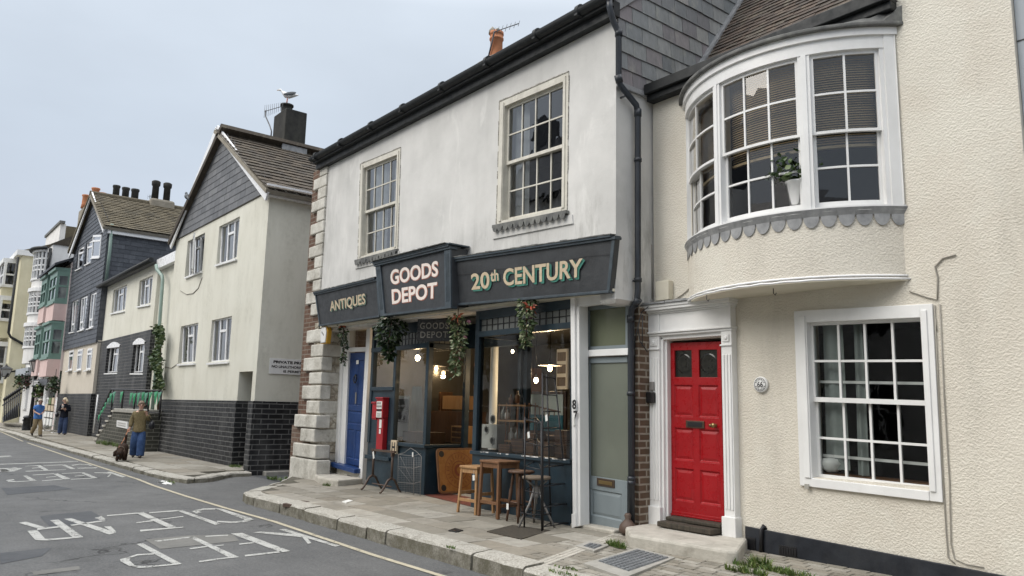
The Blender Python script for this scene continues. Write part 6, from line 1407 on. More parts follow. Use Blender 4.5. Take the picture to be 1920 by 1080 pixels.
opposite(3, 16, 6.6, 'brownbrick', 2.4, 'brown brick house opposite, beyond the right edge', 2, 4)
m = MB(); m.box(-170, 60, -4.7, -2.6, -.05, .12); struct(m.build('pavement_opposite', M['concrete']))
# ================================================================== things on the shopfront
def garland(name, pts, n, size, mat, label, spread, ribbon=None, group=None, fl=0):
    top = pts[0]; t = thing(name, pts[-1], label, 'garland', group)
    lv = []
    for k in range(n):
        u = random.random()*(len(pts)-1); i = int(u); c = pts[i].lerp(pts[i+1], u-i); s = spread(u/(len(pts)-1)); a = random.random()*6.283; r = s*math.sqrt(random.random())
        lv.append((c+V((r*math.cos(a), r*math.sin(a)*.8, random.gauss(0, .03))), (math.cos(a), math.sin(a), 0)))
    m = MB(); leaves(m, lv, size, .4, .5, .6); m.build('foliage', M[mat], t, recalc=False)
    m = MB(); m.tube([top+V((0, 0, .12))]+pts, .006, 5); m.build('stem', M['darkwood'], t)
    if ribbon:
        m = MB()
        for k in range(9):
            a = k*.7; d = V((math.cos(a), math.sin(a)*.6, random.uniform(-.7, .6))).normalized(); p = ribbon; w = V((-.25*d.y, .25*d.x, .8)).normalized()*.022; L = random.uniform(.10, .17)
            m.add([p, p+d*L*.5+w, p+d*L-V((0, 0, .02)), p+d*L*.5-w], [(0, 1, 2, 3)])
        m.build('ribbon', M['bow'], t, recalc=False)
    if fl:
        m = MB(); leaves(m, [(p, d) for p, d in random.sample(lv, fl)], size*1.0, .2, 0, .9); m.build('flowers', M['flower'], t, recalc=False)
GR = 'hanging foliage garlands under the shop sign'
G = lambda Y, *q: [P(x, y, Y=Y) for x, y in q]
garland('garland', G(7.08, (643, 606), (644, 630), (646, 655), (643, 680)), 230, .065, 'leafdark', 'thin dark garland with an orange ribbon by the blue door', lambda u: .085*(1.1-u*.7), P(641, 611, Y=7.05), GR)
garland('garland', G(7.05, (738, 590), (733, 612), (729, 640), (730, 672)), 520, .095, 'leafdark', 'broad bushy garland hanging in front of the left display window', lambda u: .06+.34*math.sin(math.pi*min(1, u*1.25))*(1-.55*u), None, GR)
garland('garland', G(6.99, (859, 588), (857, 625), (862, 645), (855, 672), (854, 700)), 420, .068, 'leafvar', 'long trailing variegated garland with an orange ribbon by the hanging sign', lambda u: .12*(1.15-u*.8)+.03, P(857, 594, Y=6.95), GR, 8)
garland('garland', G(7.02, (988, 563), (986, 590), (988, 615), (985, 645)), 380, .068, 'leafvar', 'leafy variegated garland in front of the wide right display window', lambda u: .14*(1.1-u*.75), P(993, 575, Y=6.98), GR, 3)
# hanging board
a = P(783.5, 594, Y=7.2); b = P(846, 593, Z=a.z); c_ = P(784, 640, Y=7.2); hz = a.z-c_.z
d = b-a; d.z = 0; hs_tf, w_, h_ = quadtf(a, b, b-V((0, 0, hz)), a-V((0, 0, hz)))
hs = thing('hanging_sign', (a+b)/2-V((0, 0, hz)), 'black hanging board lettered GOODS DEPOT in grey over the shop entrance', 'sign')
m = MB(hs_tf); m.box(0, w_, 0, .03, 0, h_); m.build('board', M['black'], hs, bevel=.004)
m = MB(hs_tf); 
for x in (.12, .88): m.tube([(w_*x, .015, h_), (w_*x, .015, h_+.14)], .006, 5)
m.build('hanger', M['iron'], hs)
textmesh('GOODS', hs_tf, w_*.08, w_*.93, h_*.50, h_*.76, -.004, M['dimletters'], 'lettering', hs, .015, space=1.15); textmesh('DEPOT', hs_tf, w_*.10, w_*.92, h_*.14, h_*.40, -.004, M['dimletters'], 'lettering', hs, .015, space=1.15)
# alarm box
c = P(606, 629, Y=6.94); ab = thing('alarm_box', c-V((0, 0, .2)), 'white burglar alarm box with yellow sides on the quoin beside the ANTIQUES sign', 'alarm box')
hexp = [(-.15, .10), (-.10, .19), (.10, .19), (.15, .08), (.12, -.17), (-.12, -.17)]
m = MB(); m.prism([(c.x+x, 7.06, c.z+z) for x, z in hexp], (0, -.10, 0)); m.build('backplate', M['yellowplastic'], ab, bevel=.01)
m = MB(); m.prism([(c.x+x*.88, 6.96, c.z+z*.88) for x, z in hexp], (0, -.025, 0)); m.build('cover', M['sign'], ab, bevel=.01)
m = MB()
for k in range(4): m.box(c.x-.07+.03*k, c.x-.05+.03*k, 6.932, 6.936, c.z+.05-.02*k, c.z+.09-.02*k)
m.build('faded_lettering', M['dimletters'], ab)
# notice on the lane wall
XP = XR+.012; tl_, bl_ = P(505.7, 671, X=XP), P(504.5, 700.5, X=XP); vis = P(568.7, 675, X=XP).y-tl_.y; Lw = vis*1.62
tfn = planeframe((XP, tl_.y, bl_.z), (0, 1, 0), (0, 0, 1)); hn = tl_.z-bl_.z
sg = thing('notice_sign', (XP, tl_.y+Lw/2, bl_.z), 'white notice reading PRIVATE PROPERTY on the wall facing the lane', 'sign')
m = MB(tfn); m.box(0, Lw, -.012, .0, 0, hn); m.build('board', M['sign'], sg, bevel=.003)
textmesh('PRIVATE PROPERTY', tfn, .11*vis, Lw*.90, hn*.68, hn*.86, -.015, M['ink'], 'lettering', sg, .04); textmesh('NO UNAUTHORISED PARKING', tfn, .07*vis, Lw*.97, hn*.39, hn*.56, -.015, M['ink'], 'lettering', sg, .03); textmesh('IS PERMITTED', tfn, .42*vis, Lw*.74, hn*.11, hn*.27, -.015, M['ink'], 'lettering', sg, .03)
# red stamp machine on the panel
YB = YL-.005
def pbx(x0, x1, y0, y1, ya, yb, m): 
    p, q = P(x0, y0, Y=YB), P(x1, y1, Y=YB); xm = P((x0+x1)/2, (y0+y1)/2, Y=YB).x; m.box(p.x, q.x, ya, yb, q.z, p.z)
pb = thing('stamp_machine', P(712, 843, Y=YB-.1), 'tall narrow red stamp vending machine fixed beside the left display window', 'vending machine')
p0, p1 = P(708, 748, Y=YB), P(713, 842, Y=YB); xw = P(724.5, 748, Y=YB).x-p0.x; x0 = (p0.x+p1.x)/2+.09; xw *= .76; zt_, zb_ = p0.z, p1.z; hh = zt_-zb_
m = MB(); m.box(x0, x0+xw, YB-.13, YB, zb_+hh*.62, zt_); m.box(x0+.01, x0+xw-.01, YB-.10, YB, zb_, zb_+hh*.62); m.box(x0-.01, x0+xw+.01, YB-.15, YB, zt_, zt_+.03); m.build('case', M['postred'], pb, bevel=.008)
m = MB(); m.box(x0-.17, x0-.01, YB-.12, YB, zt_-hh*.40, zt_-hh*.06); m.box(x0-.19, x0-.01, YB-.14, YB, zt_-hh*.10, zt_-hh*.06); m.box(x0-.18, x0-.01, YB-.11, YB, zt_-hh*.42, zt_-hh*.39); m.build('side_box', M['postred'], pb, bevel=.01)
m = MB(); m.box(x0+.03, x0+xw-.03, YB-.136, YB-.131, zt_-hh*.20, zt_-hh*.05); m.box(x0+.03, x0+xw-.03, YB-.136, YB-.131, zt_-hh*.37, zt_-hh*.25); m.box(x0+xw*.42, x0+xw*.75, YB-.106, YB-.101, zt_-hh*.58, zt_-hh*.41); m.box(x0+xw*.45, x0+xw*.68, YB-.106, YB-.101, zt_-hh*.69, zt_-hh*.60); m.build('label_plate', M['paper'], pb)
m = MB()
for k in range(4): m.box(x0+.055, x0+xw-.055, YB-.139, YB-.137, zt_-hh*(.28+.022*k)-.008, zt_-hh*(.28+.022*k))
for k in range(3): m.box(x0+.05+.05*k, x0+.085+.05*k, YB-.139, YB-.137, zt_-hh*.11, zt_-hh*.065); 
m.box(x0+.04, x0+xw-.04, YB-.139, YB-.137, zt_-hh*.17, zt_-hh*.13); m.build('faded_lettering', M['dimletters'], pb)
m = MB(); m.box(x0+.04, x0+xw-.05, YB-.134, YB-.131, zt_-hh*.245, zt_-hh*.21); m.build('slot', M['ink'], pb)
# hydrant plate
a, b = P(734, 825, Y=7.39), P(743.5, 851, Y=7.39); hy = thing('hydrant_plate', (a.x, 7.39, b.z), 'small cream hydrant plate marked with a black H on the stall riser', 'sign')
tfh = planeframe((a.x, 7.388, b.z), (1, 0, 0), (0, 0, 1)); wq, hq = b.x-a.x, a.z-b.z
m = MB(tfh); m.box(0, wq, -.01, .03, 0, hq); m.build('plate', M['cream_letters'], hy, bevel=.003); textmesh('H', tfh, wq*.2, wq*.8, hq*.12, hq*.85, -.013, M['ink'], 'lettering', hy, .03)
# ---- table base, wire rack, carrom board
def gz(x, y): return zp(y)+.003
fe = [P(x, y, Z=.2) for x, y in ((680, 926), (717, 921), (716, 932), (752, 927))]
tb = thing('table_frame', (fe[0]+fe[3])/2, 'rusty cast iron table base without its top standing by the left display window', 'table frame')
tops = []
for a, b, x in ((fe[0], fe[1], 698), (fe[2], fe[3], 733.5)):
    m = MB(); c = (a+b)/2; c.y = 7.12; pm = P(x, 908 if x < 700 else 913, Y=c.y); zt_ = P(x, 843 if x < 700 else 847, Y=c.y).z; tops.append(V((pm.x, c.y, zt_)))
    for f in (a, b):
        f = V((pm.x+(f.x-c.x)*.2, c.y+(f.y-c.y)*.0+(-.22 if f is a else .20), gz(0, 7))); d = f-V((pm.x, c.y, f.z))
        m.tube([(pm.x, c.y, f.z+.26), V((pm.x, c.y, f.z+.22))+d*.35, V((pm.x, c.y, f.z+.08))+d*.75, f+V((0, 0, .025))-d*.05, f+V((0, 0, .02))+d*.06], [.025, .022, .018, .016, .02], 8)
    m.tube([(pm.x, c.y, gz(0, 7)+.24), (pm.x, c.y, zt_)], .022, 8); m.obox((pm.x, c.y, zt_-.03), (.02, 0, 0), (0, .03, 0), (0, 0, .05)); m.build('leg', M['rustiron'], tb)
m = MB(); a, b = tops; d = (b-a).normalized(); m.bar(a-d*.08, b+d*.08, .05, .035); m.build('top_rail', M['rustiron'], tb); m = MB(); m.tube([a-V((0, 0, .60)), b-V((0, 0, .60))], .014, 6); m.build('stretcher', M['rustiron'], tb)
m = MB(); p = a.lerp(b, .12)+V((0, -.05, -.09)); m.obox(p, (.02, 0, .01), (0, .003, 0), (-.02, 0, .06)); m.build('price_tag', M['paper'], tb)
wr = thing('wire_rack', P(768, 930, Y=7.3), 'fine wire newspaper rack leaning on the blue-black stall riser', 'rack')
m = MB(); YW_ = 7.30
def wl(*q, r=.005): m.tube([P(x, y, Y=YW_) for x, y in q], r, 5)
wl((747, 852), (758, 849), (770, 840), (780, 846), (790, 856)); wl((747, 852), (746, 900), (745, 928)); wl((790, 856), (788, 930)); wl((776, 855), (775, 932)); wl((745, 928), (760, 932), (775, 934), (788, 931))
for y in (853, 876, 905): wl((746, y-1), (775, y+2)); wl((775, y+2), (789, y-2))
wl((750, 855), (775, 905), r=.003); wl((748, 878), (770, 905), r=.003)
for k in range(14): wl((747+3.1*k, 857), (746+3.1*k, 930), r=.0016)
for k in range(22): wl((746, 858+3.4*k), (789, 857+3.4*k), r=.0016)
m.build('wire_frame', M['steel'], wr); m = MB(); p = P(774, 849, Y=7.28); m.obox(p-V((0, 0, .03)), (.018, 0, .004), (0, .003, 0), (-.004, 0, .04)); m.build('price_tag', M['paper'], wr)
xq = xC+.05; bl0 = P(821, 927, X=xq+.16); br0 = V((xq+.16, bl0.y+.95, bl0.z+.0)); tl0 = P(816, 841, X=xq+.01); tr0 = V((xq+.01, br0.y, tl0.z)); bl0.z = max(bl0.z, .215); br0.z = bl0.z; bl0.y = tl0.y
o = bl0; u = V((0, 1, 0)); v = (tl0-bl0).normalized(); Wc = .92; Hc = (tl0-bl0).length
cb_tf = planeframe(o, u, v)
cb = thing('carrom_board', o+u*.45, 'square wooden carrom board with black corner pockets leaning in the entrance', 'game board')
def rr(w, h, r, y, i=0.): return [(x+ (r)*math.cos(t), y, z+(r)*math.sin(t)) for x, z, t0 in ((w-r-i, h-r-i, 0), (r+i, h-r-i, 90), (r+i, r+i, 180), (w-r-i, r+i, 270)) for t in [rad(t0+15*k) for k in range(7)]]
m = MB(cb_tf); q = rr(Wc, Hc, .08, -.03); m.add(q+[(x, .0, z) for x, y, z in q], [tuple(range(28)), tuple(range(55, 27, -1))]+[(i, (i+1) % 28, 28+(i+1) % 28, 28+i) for i in range(28)]); m.build('rim', M['midwood'], cb, bevel=.006)
m = MB(cb_tf); m.add(rr(Wc, Hc, .06, -.0315, .035), [tuple(range(28))]); m.build('playing_surface', M['lightboard'] if 'lightboard' in M else M['lightwood'], cb, recalc=False)
m = MB(cb_tf)
for x in (.10, Wc-.10):
    for z in (.10, Hc-.10): m.add([(x+.055*math.cos(t), -.033, z+.055*math.sin(t)) for t in [rad(20*k) for k in range(18)]], [tuple(range(18))])
m.build('pockets', M['ink'], cb, recalc=False)
m = MB(cb_tf)
def ring(r0, r1):
    n = 40; vs = [(Wc/2+r*math.cos(2*math.pi*k/n), -.033, Hc/2+r*math.sin(2*math.pi*k/n)) for r in (r0, r1) for k in range(n)]; m.add(vs, [(k, (k+1) % n, n+(k+1) % n, n+k) for k in range(n)])
for r0, r1 in ((.06, .11), (.15, .165), (.20, .205), (.30, .31)): ring(r0, r1)
for k in range(24):
    t = 2*math.pi*k/24; m.add([(Wc/2+r*math.cos(t+dt), -.033, Hc/2+r*math.sin(t+dt)) for r, dt in ((.22, -.05), (.29, 0), (.22, .05))], [(0, 1, 2)])
m.build('painted_rings', M['carromred'], cb, recalc=False)
# ---- stools
def stool_sq(name, c, w, d, h, yaw, mat, label, splay=.03, leg=.034, rails=(.28, .42), tag_at=None):
    t = thing(name, c, label, 'stool'); R = Matrix.Rotation(yaw, 3, 'Z'); L = lambda x, y, z: V(c)+R @ V((x, y, z))
    m = MB(L); m.box(-w/2-.02, w/2+.02, -d/2-.02, d/2+.02, h-.035, h); m.build('seat', M[mat], t, bevel=.008)
    f = MB(L); f.box(-w/2+.02, w/2-.02, -d/2+.0, -d/2+.02, h-.10, h-.035); f.box(-w/2+.02, w/2-.02, d/2-.02, d/2, h-.10, h-.035); f.box(-w/2, -w/2+.02, -d/2+.02, d/2-.02, h-.10, h-.035); f.box(w/2-.02, w/2, -d/2+.02, d/2-.02, h-.10, h-.035); f.build('apron', M[mat], t)
    for sx in (-1, 1):
        for sy in (-1, 1):
            m = MB(L); a, b = (w/2-.01)*sx, (d/2-.01)*sy; e_ = splay; l2 = leg/2
            m.hexa([(a+e_*sx-l2, b+e_*sy-l2, 0), (a+e_*sx+l2, b+e_*sy-l2, 0), (a+e_*sx+l2, b+e_*sy+l2, 0), (a+e_*sx-l2, b+e_*sy+l2, 0), (a-l2, b-l2, h-.036), (a+l2, b-l2, h-.036), (a+l2, b+l2, h-.036), (a-l2, b+l2, h-.036)]); m.build('leg', M[mat], t, bevel=.003)
    m = MB(L)
    for z, ax in ((rails[0]*h, 0), (rails[1]*h, 1)):
        k = 1-z/h
        for s in (-1, 1):
            if ax == 0: y = (d/2-.01+splay*k)*s; m.box(-w/2, w/2, y-.011, y+.011, z-.022, z+.022)
            else: x = (w/2-.01+splay*k)*s; m.box(x-.011, x+.011, -d/2, d/2, z-.022, z+.022)
    m.build('stretchers', M[mat], t, bevel=.003)
    if tag_at: m = MB(L); x, y, z = tag_at; m.obox((x, y, z), (.022, 0, .004), (0, .002, 0), (-.004, 0, .038)); m.tube([(x, y, z+.036), (x, y, z+.11)], .002, 4); m.build('price_tag', M['paper'], t)
    return t
ca = P(869, 962, Z=.2); 
def hat(px, py, y): return P(px, py, Y=y).z-gz(0, y)
stool_sq('stool', (-9.36, 6.93, gz(0, 6.93)), .36, .30, hat(888, 873, 6.9), rad(4), 'lightwood', 'pale wooden stool with straight square legs and a white price tag', tag_at=(.17, -.20, .52))
stool_sq('side_table', (-8.88, 6.98, gz(0, 6.98)), .40, .36, hat(915, 861, 6.95), rad(2), 'midwood', 'tall square-topped brown wooden stand behind the pale stool', .02, .042, (.26, .22))
# round stool with turned legs
def stool_round(c, r, h, label):
    t = thing('stool', c, label, 'stool', None); c = V(c)
    m = MB(); m.lathe(c+V((0, 0, h-.04)), [(r*.6, 0), (r*.97, .004), (r, .02), (r*.97, .036), (r*.8, .04), (.01, .036)], 24); m.build('seat', M['darkwood'], t)
    ends = []
    for k in range(4):
        a = rad(40+90*k); top = c+V((.11*math.cos(a), .11*math.sin(a), h-.04)); bot = c+V((.19*math.cos(a), .19*math.sin(a), 0)); ends.append((top, bot)); ax = bot-top; L = ax.length
        m = MB(); m.lathe(top, [(.017, 0), (.019, .1*L), (.024, .16*L), (.015, .18*L), (.022, .24*L), (.014, .27*L), (.026, .36*L), (.022, .5*L), (.024, .6*L), (.014, .63*L), (.021, .67*L), (.014, .70*L), (.019, .78*L), (.013, L)], 10, ax); m.build('leg', M['darkwood'], t)
    m = MB()
    for k in range(4):
        q = .60+.08*(k % 2); a = ends[k][0].lerp(ends[k][1], q); b = ends[(k+1) % 4][0].lerp(ends[(k+1) % 4][1], q); m.tube([a, a.lerp(b, .5), b], [.009, .013, .009], 8)
    m.build('stretchers', M['darkwood'], t)
    m = MB(); p = ends[2][0].lerp(ends[2][1], .62)+V((.0, -.03, -.05)); m.obox(p, (.022, 0, .0), (0, .002, 0), (0, 0, .04)); m.build('price_tag', M['paper'], t)
stool_round((-8.33, 6.93, gz(0, 6.93)), .185, hat(947, 878, 6.93), 'dark round-topped wooden stool with turned legs')
def stool_iron(c, r, h, label):
    t = thing('stool', c, label, 'stool'); c = V(c)
    m = MB(); m.lathe(c+V((0, 0, h-.04)), [(r*.9, 0), (r, .006), (r, .034), (r*.94, .04), (.01, .035)], 24); m.build('seat', M['greywood'], t)
    m = MB(); m.tube([c+V((0, 0, .28)), c+V((0, 0, h-.04))], .018, 10); m.lathe(c+V((0, 0, .36)), [(.03, 0), (.034, .02), (.034, .14), (.03, .16)], 12); m.build('screw_post', M['steel'], t)
    for k in range(3):
        a = rad(-95+120*k); d = V((math.cos(a), math.sin(a), 0)); m = MB(); m.tube([c+V((0, 0, .50))+d*.03, c+V((0, 0, .30))+d*.10, c+d*.27], [.014, .015, .013], 8); m.tube([c+V((0, 0, .50))+d*.03, c+V((0, 0, h-.05))+d*(r*.8)], .012, 8); m.build('leg', M['steel'], t)
    m = MB(); m.tube([c+V((.2*math.cos(rad(15*k)), .2*math.sin(rad(15*k)), .17)) for k in range(25)], .009, 6, False); m.build('foot_ring', M['iron'], t)
stool_iron((-7.93, 6.86, gz(0, 6.86)), .19, hat(985, 890, 6.86), 'adjustable workshop stool with a round wooden seat on splayed steel legs')
# black iron plant stands
def stand(legs, rungs, label, ring_):
    bots = [P(x, y, Z=gz(0, 6.8)) for x, y in (l[1] for l in legs)]; tops = [P(l[0][0], l[0][1], Y=b.y) for l, b in zip(legs, bots)]
    t = thing('plant_stand', sum(bots, V((0, 0, 0)))/len(bots), label, 'plant stand')
    for a, b in zip(bots, tops): m = MB(); m.tube([a, b], .011, 8); m.build('upright', M['iron'], t)
    m = MB()
    for q in rungs:
        n = len(bots); pp = [a.lerp(b, q) for a, b in zip(bots, tops)]
        for i in range(n): m.tube([pp[i], pp[(i+1) % n]], .007, 6)
    m.build('rungs', M['iron'], t)
    if ring_: m = MB(); p = bots[0].lerp(tops[0], ring_)+V((.10, -.02, -.06)); m.obox(p, (.02, 0, .006), (0, .002, 0), (-.006, 0, .04)); m.build('price_tag', M['paper'], t)
stand([((1017, 700), (1018, 994)), ((1025, 702), (1033, 986)), ((1040, 704), (1068, 986))], (.02, .14, .27, .39, .52, .64, .75, .86, .98), 'tall tapering black iron plant stand with many rungs', .74)
stand([((984.5, 782), (983, 989)), ((1005, 780), (1011, 966)), ((1015, 790), (1016, 996))], (.10, .33, .55, .77, .98), 'shorter straight black iron plant stand behind the workshop stool', .88)
# ---- covers and bits on the pavement
def flatq(name, q, z, mat, label, cat, th=.012, bars=0, inner=None):
    pts = [P(x, y, Z=z) for x, y in q]
    m = MB(); m.prism([p-V((0, 0, .05)) for p in pts], (0, 0, .05+th-.012)); o = m.build(name, M[mat if mat != 'stone' else 'concrete'], None, bevel=.003); tag(o, label, cat)
    if inner:
        ip = [P(x, y, Z=z+.003) for x, y in inner]; m = MB(); m.prism([p-V((0, 0, .01)) for p in ip], (0, 0, .012)); pn_ = m.build('lid', M['iron'] if mat != 'stone' else M['lead2'], o)
        tfi, wi, hi_ = quadtf(ip[3], ip[2], ip[1], ip[0]); m = MB()
        for i in range(bars):
            for k in range(max(3, bars//2)):
                a0, a1 = (i+.12)/bars, (i+.88)/bars; b0, b1 = (k+.15)/(bars//2), (k+.85)/(bars//2)
                g = lambda a, b: (ip[0]*(1-a)*(1-b)+ip[1]*a*(1-b)+ip[2]*a*b+ip[3]*(1-a)*b)
                m.prism([g(a0, b0)+V((0, 0, .002)), g(a1, b0)+V((0, 0, .002)), g(a1, b1)+V((0, 0, .002)), g(a0, b1)+V((0, 0, .002))], (0, 0, .007))
        m.build('tread', M['lead2'], pn_)
    return o
M['lead2'] = rough_mat('worn_cast_iron', (.10, .106, .112), (.20, .21, .22), 25, .5, .3, 40, .003, (.30, .32, .33), .5, (1, 1, 1), 0, .5)
flatq('drain_cover', [(1094, 1056), (1194, 1027), (1266, 1045), (1172, 1083)], .197, 'stone', 'large ribbed iron cover in a pale stone frame in front of house 66', 'cover', .014, 14, [(1121, 1052), (1194.6, 1030.5), (1254, 1045.6), (1178.5, 1071)])
flatq('drain_cover', [(1079, 1022.5), (1106, 1014), (1142, 1022), (1114, 1033)], .203, 'stone', 'small iron grating in a pale frame at the foot of the drainpipe', 'cover', .014, 6, [(1093.7, 1023.6), (1106, 1018.5), (1129, 1022.7), (1114, 1029)])
flatq('drain_cover', [(840.7, 994), (853, 990), (869, 994), (855.4, 997.5)], .19, 'iron', 'tiny dark iron stopcock cover among the paving slabs', 'cover', .014)
flatq('drain_cover', [(530, 944), (567, 938.5), (581, 940), (546, 946)], .177, 'rustiron', 'rusty iron strip cover near the pavement corner', 'cover', .014)
flatq('floor_mat', [(912.7, 995.5), (961, 984), (1034, 994), (977, 1010)], .196, 'oldwood', 'dark flat cellar plate under the workshop stool', 'plate', .012)
flatq('paper_scrap', [(641, 940), (653.5, 936.5), (662, 938.5), (649, 942.5)], .193, 'paper', 'white tile-sized scrap of paper on the paving', 'litter', .013)
m = MB(); c = P(1172, 1003, Z=.21); c.y += .05
rr_ = [(.02, 0), (.10, .01), (.125, .06), (.11, .13), (.07, .18), (.035, .22), (.05, .27), (.03, .30)]; m.lathe(c, rr_, 12); o = m.build('cloth_sack', M['rustiron'], None); tag(o, 'small brown tied sack slumped at the foot of the drainpipe', 'sack'); o.scale = (1, .8, .85)
# litter by the corner of the lane
m = MB(); c = P(312, 905, Z=.01)
for k in range(7): a = random.random()*6; p = c+V((random.uniform(-.35, .3), random.uniform(-.1, .1), .01)); m.obox(p, (.09*math.cos(a), .09*math.sin(a), .01), (-.05*math.sin(a), .05*math.cos(a), .01), (0, 0, .004))
o = m.build('rubble_scraps', M['paper'], None); tag(o, 'pale broken scraps lying in the gutter at the lane corner', 'litter')
# grass and weeds
m = MB()
def tuft(px, py, z, n, r, h, Y=None):
    c = P(px, py, Z=z)
    for k in range(n):
        a = random.random()*6.283; q = r*math.sqrt(random.random()); p = c+V((q*math.cos(a)*1.6, q*math.sin(a)*.5, -.005)); L = h*random.uniform(.5, 1.2); t = V((random.gauss(0, .45), random.gauss(0, .45), 1)).normalized(); s = V((math.cos(a), math.sin(a), 0))*.006*random.uniform(.7, 1.6)*(1+L)
        m.add([p-s, p+s, p+t*L*.6+s*.6+V((0, 0, 0)), p+t*L+V((t.x, t.y, -.25))*L*.3, p+t*L*.6-s*.6], [(0, 1, 2, 4), (4, 2, 3)])
for a in ((622, 909, .19, 130, .12, .10), (612, 911, .19, 60, .1, .07), (1155, 1024, .2, 130, .07, .09), (1148, 1020, .2, 50, .06, .06), (1163, 1027, .2, 50, .05, .07), (1395, 1060, .2, 90, .09, .07), (1425, 1062, .2, 200, .07, .13), (1455, 1070, .2, 170, .12, .07), (1490, 1078, .2, 150, .14, .07), (1410, 1075, .2, 120, .1, .08), (1380, 1070, .2, 80, .08, .08), (403, 866, .13, 200, .22, .17), (392, 861, .13, 120, .25, .14), (362, 856, .13, 120, .3, .13), (345, 853, .13, 60, .3, .1), (440, 876, .13, 90, .2, .1), (450, 878, .1, 70, .2, .1), (515, 899, .02, 130, .22, .1), (545, 898, .02, 60, .2, .07), (205, 834, .15, 160, .4, .2), (190, 832, .15, 100, .3, .16), (225, 837, .15, 120, .4, .16), (320, 905, .02, 60, .15, .06), (845, 1027, .185, 30, .05, .04), (1180, 1003, .2, 40, .05, .06), (1055, 1075, .18, 60, .12, .035), (1060, 1065, .18, 40, .1, .03)): tuft(*a)
struct(m.build('grass', M['grass'], None, recalc=False), 'stuff')
# ---- house number plaque
c = P(1426.5, 721, Y=Y6-.02); pq_ = thing('number_plaque', c-V((0, 0, .09)), 'round white plaque with the number 66 beside the red door', 'plaque')
tfp_ = planeframe((c.x-.1, Y6-.03, c.z-.1), (1, 0, 0), (0, 0, 1))
m = MB(); m.lathe((c.x, Y6+.01, c.z), [(.085, 0), (.092, .02), (.09, .038), (.078, .044), (.01, .044)], 28, (0, -1, 0)); m.build('disc', M['sign'], pq_)
m = MB(tfp_); n = 36; R0, R1 = .070, .076; vs = [(.1+r*math.cos(2*math.pi*k/n), -.006, .1+r*math.sin(2*math.pi*k/n)) for r in (R0, R1) for k in range(n)]; m.add(vs, [(k, (k+1) % n, n+(k+1) % n, n+k) for k in range(n)])
for k in range(16):
    if k in (0, 8): continue
    t = 2*math.pi*k/16; m.add([(.1+r*math.cos(t+dt), -.006, .1+r*math.sin(t+dt)) for r, dt in ((.050, -.10), (.064, -.10), (.064, .10), (.050, .10))], [(0, 1, 2, 3)])
m.build('rim_lettering', M['ink'], pq_, recalc=False); textmesh('66', tfp_, .063, .137, .066, .134, -.006, M['ink'], 'lettering', pq_, .02)
# pot plant standing in the bow window
s_, z_ = bowhit(1487, 386); c = bow(s_, .15, ZB+.0); c.z = P(1487, 388, Y=c.y).z
fp = thing('potted_plant', c, 'leafy green plant in a white pot on the sill of the bow window', 'potted plant')
m = MB(); m.lathe(c, [(.065, 0), (.07, .01), (.10, .24), (.115, .25), (.115, .27), (.095, .27), (.09, .2)], 20); m.build('pot', M['white'], fp)
m = MB(); leaves(m, [(c+V((random.gauss(-.05, .11), random.gauss(0, .07), .28+abs(random.gauss(.08, .09)))), (random.gauss(0, 1), random.gauss(0, 1), .4)) for k in range(240)], .075, .4, .1, .7); m.build('foliage', M['leaf'], fp, recalc=False)
c = P(1560, 885, Y=8.05); m = MB(); m.lathe(c, [(.05, 0), (.10, .03), (.13, .09), (.11, .14), (.03, .16)], 16); o = m.build('lampshade', M['sign'], None); tag(o, 'small white globe shade standing inside the street-level sash window', 'lamp')
# ================================================================== inside the shop
def bulb(px, py, Y, r, mat, power, label, drop=None, shade=False):
    c = P(px, py, Y=Y); t = thing('pendant_lamp', c, label, 'lamp')
    m = MB(); m.ell(c, (r, r, r*1.25), 12, 8); m.build('bulb', M[mat], t)
    m = MB(); m.tube([c+V((0, 0, r)), (c.x, c.y, 3.2)], .006, 5); m.lathe(c+V((0, 0, r*1.1)), [(.02, 0), (.025, .06), (.01, .07)], 8)
    m.build('flex', M['blackplastic'], t)
    if shade: m = MB(); m.lathe(c+V((0, 0, r*1.2)), [(.21, 0), (.21, .012), (.05, .05), (.03, .08)], 20); m.build('shade', M['steel'], t)
    if power:
        l = bpy.data.lights.new('lamp_light', 'POINT'); l.energy = power; l.color = (1, .72, .42); l.shadow_soft_size = r; lo = bpy.data.objects.new('lamp_light', l); COL.objects.link(lo); lo.location = c-V((0, 0, r*2.2)); setparent(lo, t)
bulb(817.5, 691, 9.2, .04, 'bulb', 20, 'pendant lamp with a flat disc shade seen through the shop entrance', None, True)
bulb(783, 671, 8.3, .05, 'bulbwhite', 12, 'bright bare bulb behind the left display window')
bulb(760, 730, 9.6, .03, 'bulbwhite', 0, 'small bulb low behind the left display window')
bulb(1031, 691, 8.9, .04, 'bulb', 34, 'pendant lamp with a flat disc shade behind the wide right window', None, True)
bulb(1005, 713, 9.3, .042, 'bulbwhite', 14, 'bare globe bulb above the framed seascape')
bulb(961, 659, 10.0, .03, 'bulbwhite', 0, 'small bare bulb near the white column in the shop')
def ibox(name, x0, y0, x1, y1, Y, dep, mat, label, cat, extra=None, bevel=.004):
    a, b = P(x0, y0, Y=Y), P(x1, y1, Y=Y); t = thing(name, (a.x, Y, b.z), label, cat); m = MB(); m.box(a.x, b.x, Y, Y+dep, b.z, a.z); m.build(name if False else {'crate': 'box', 'picture': 'frame'}.get(name, 'body'), M[mat], t, bevel=bevel)
    return t, a, b
t, a, b = ibox('picture', 990, 734, 1060, 816, 8.5, .04, 'darkwood', 'framed seascape with pale sky and teal water behind the wide right window', 'picture')
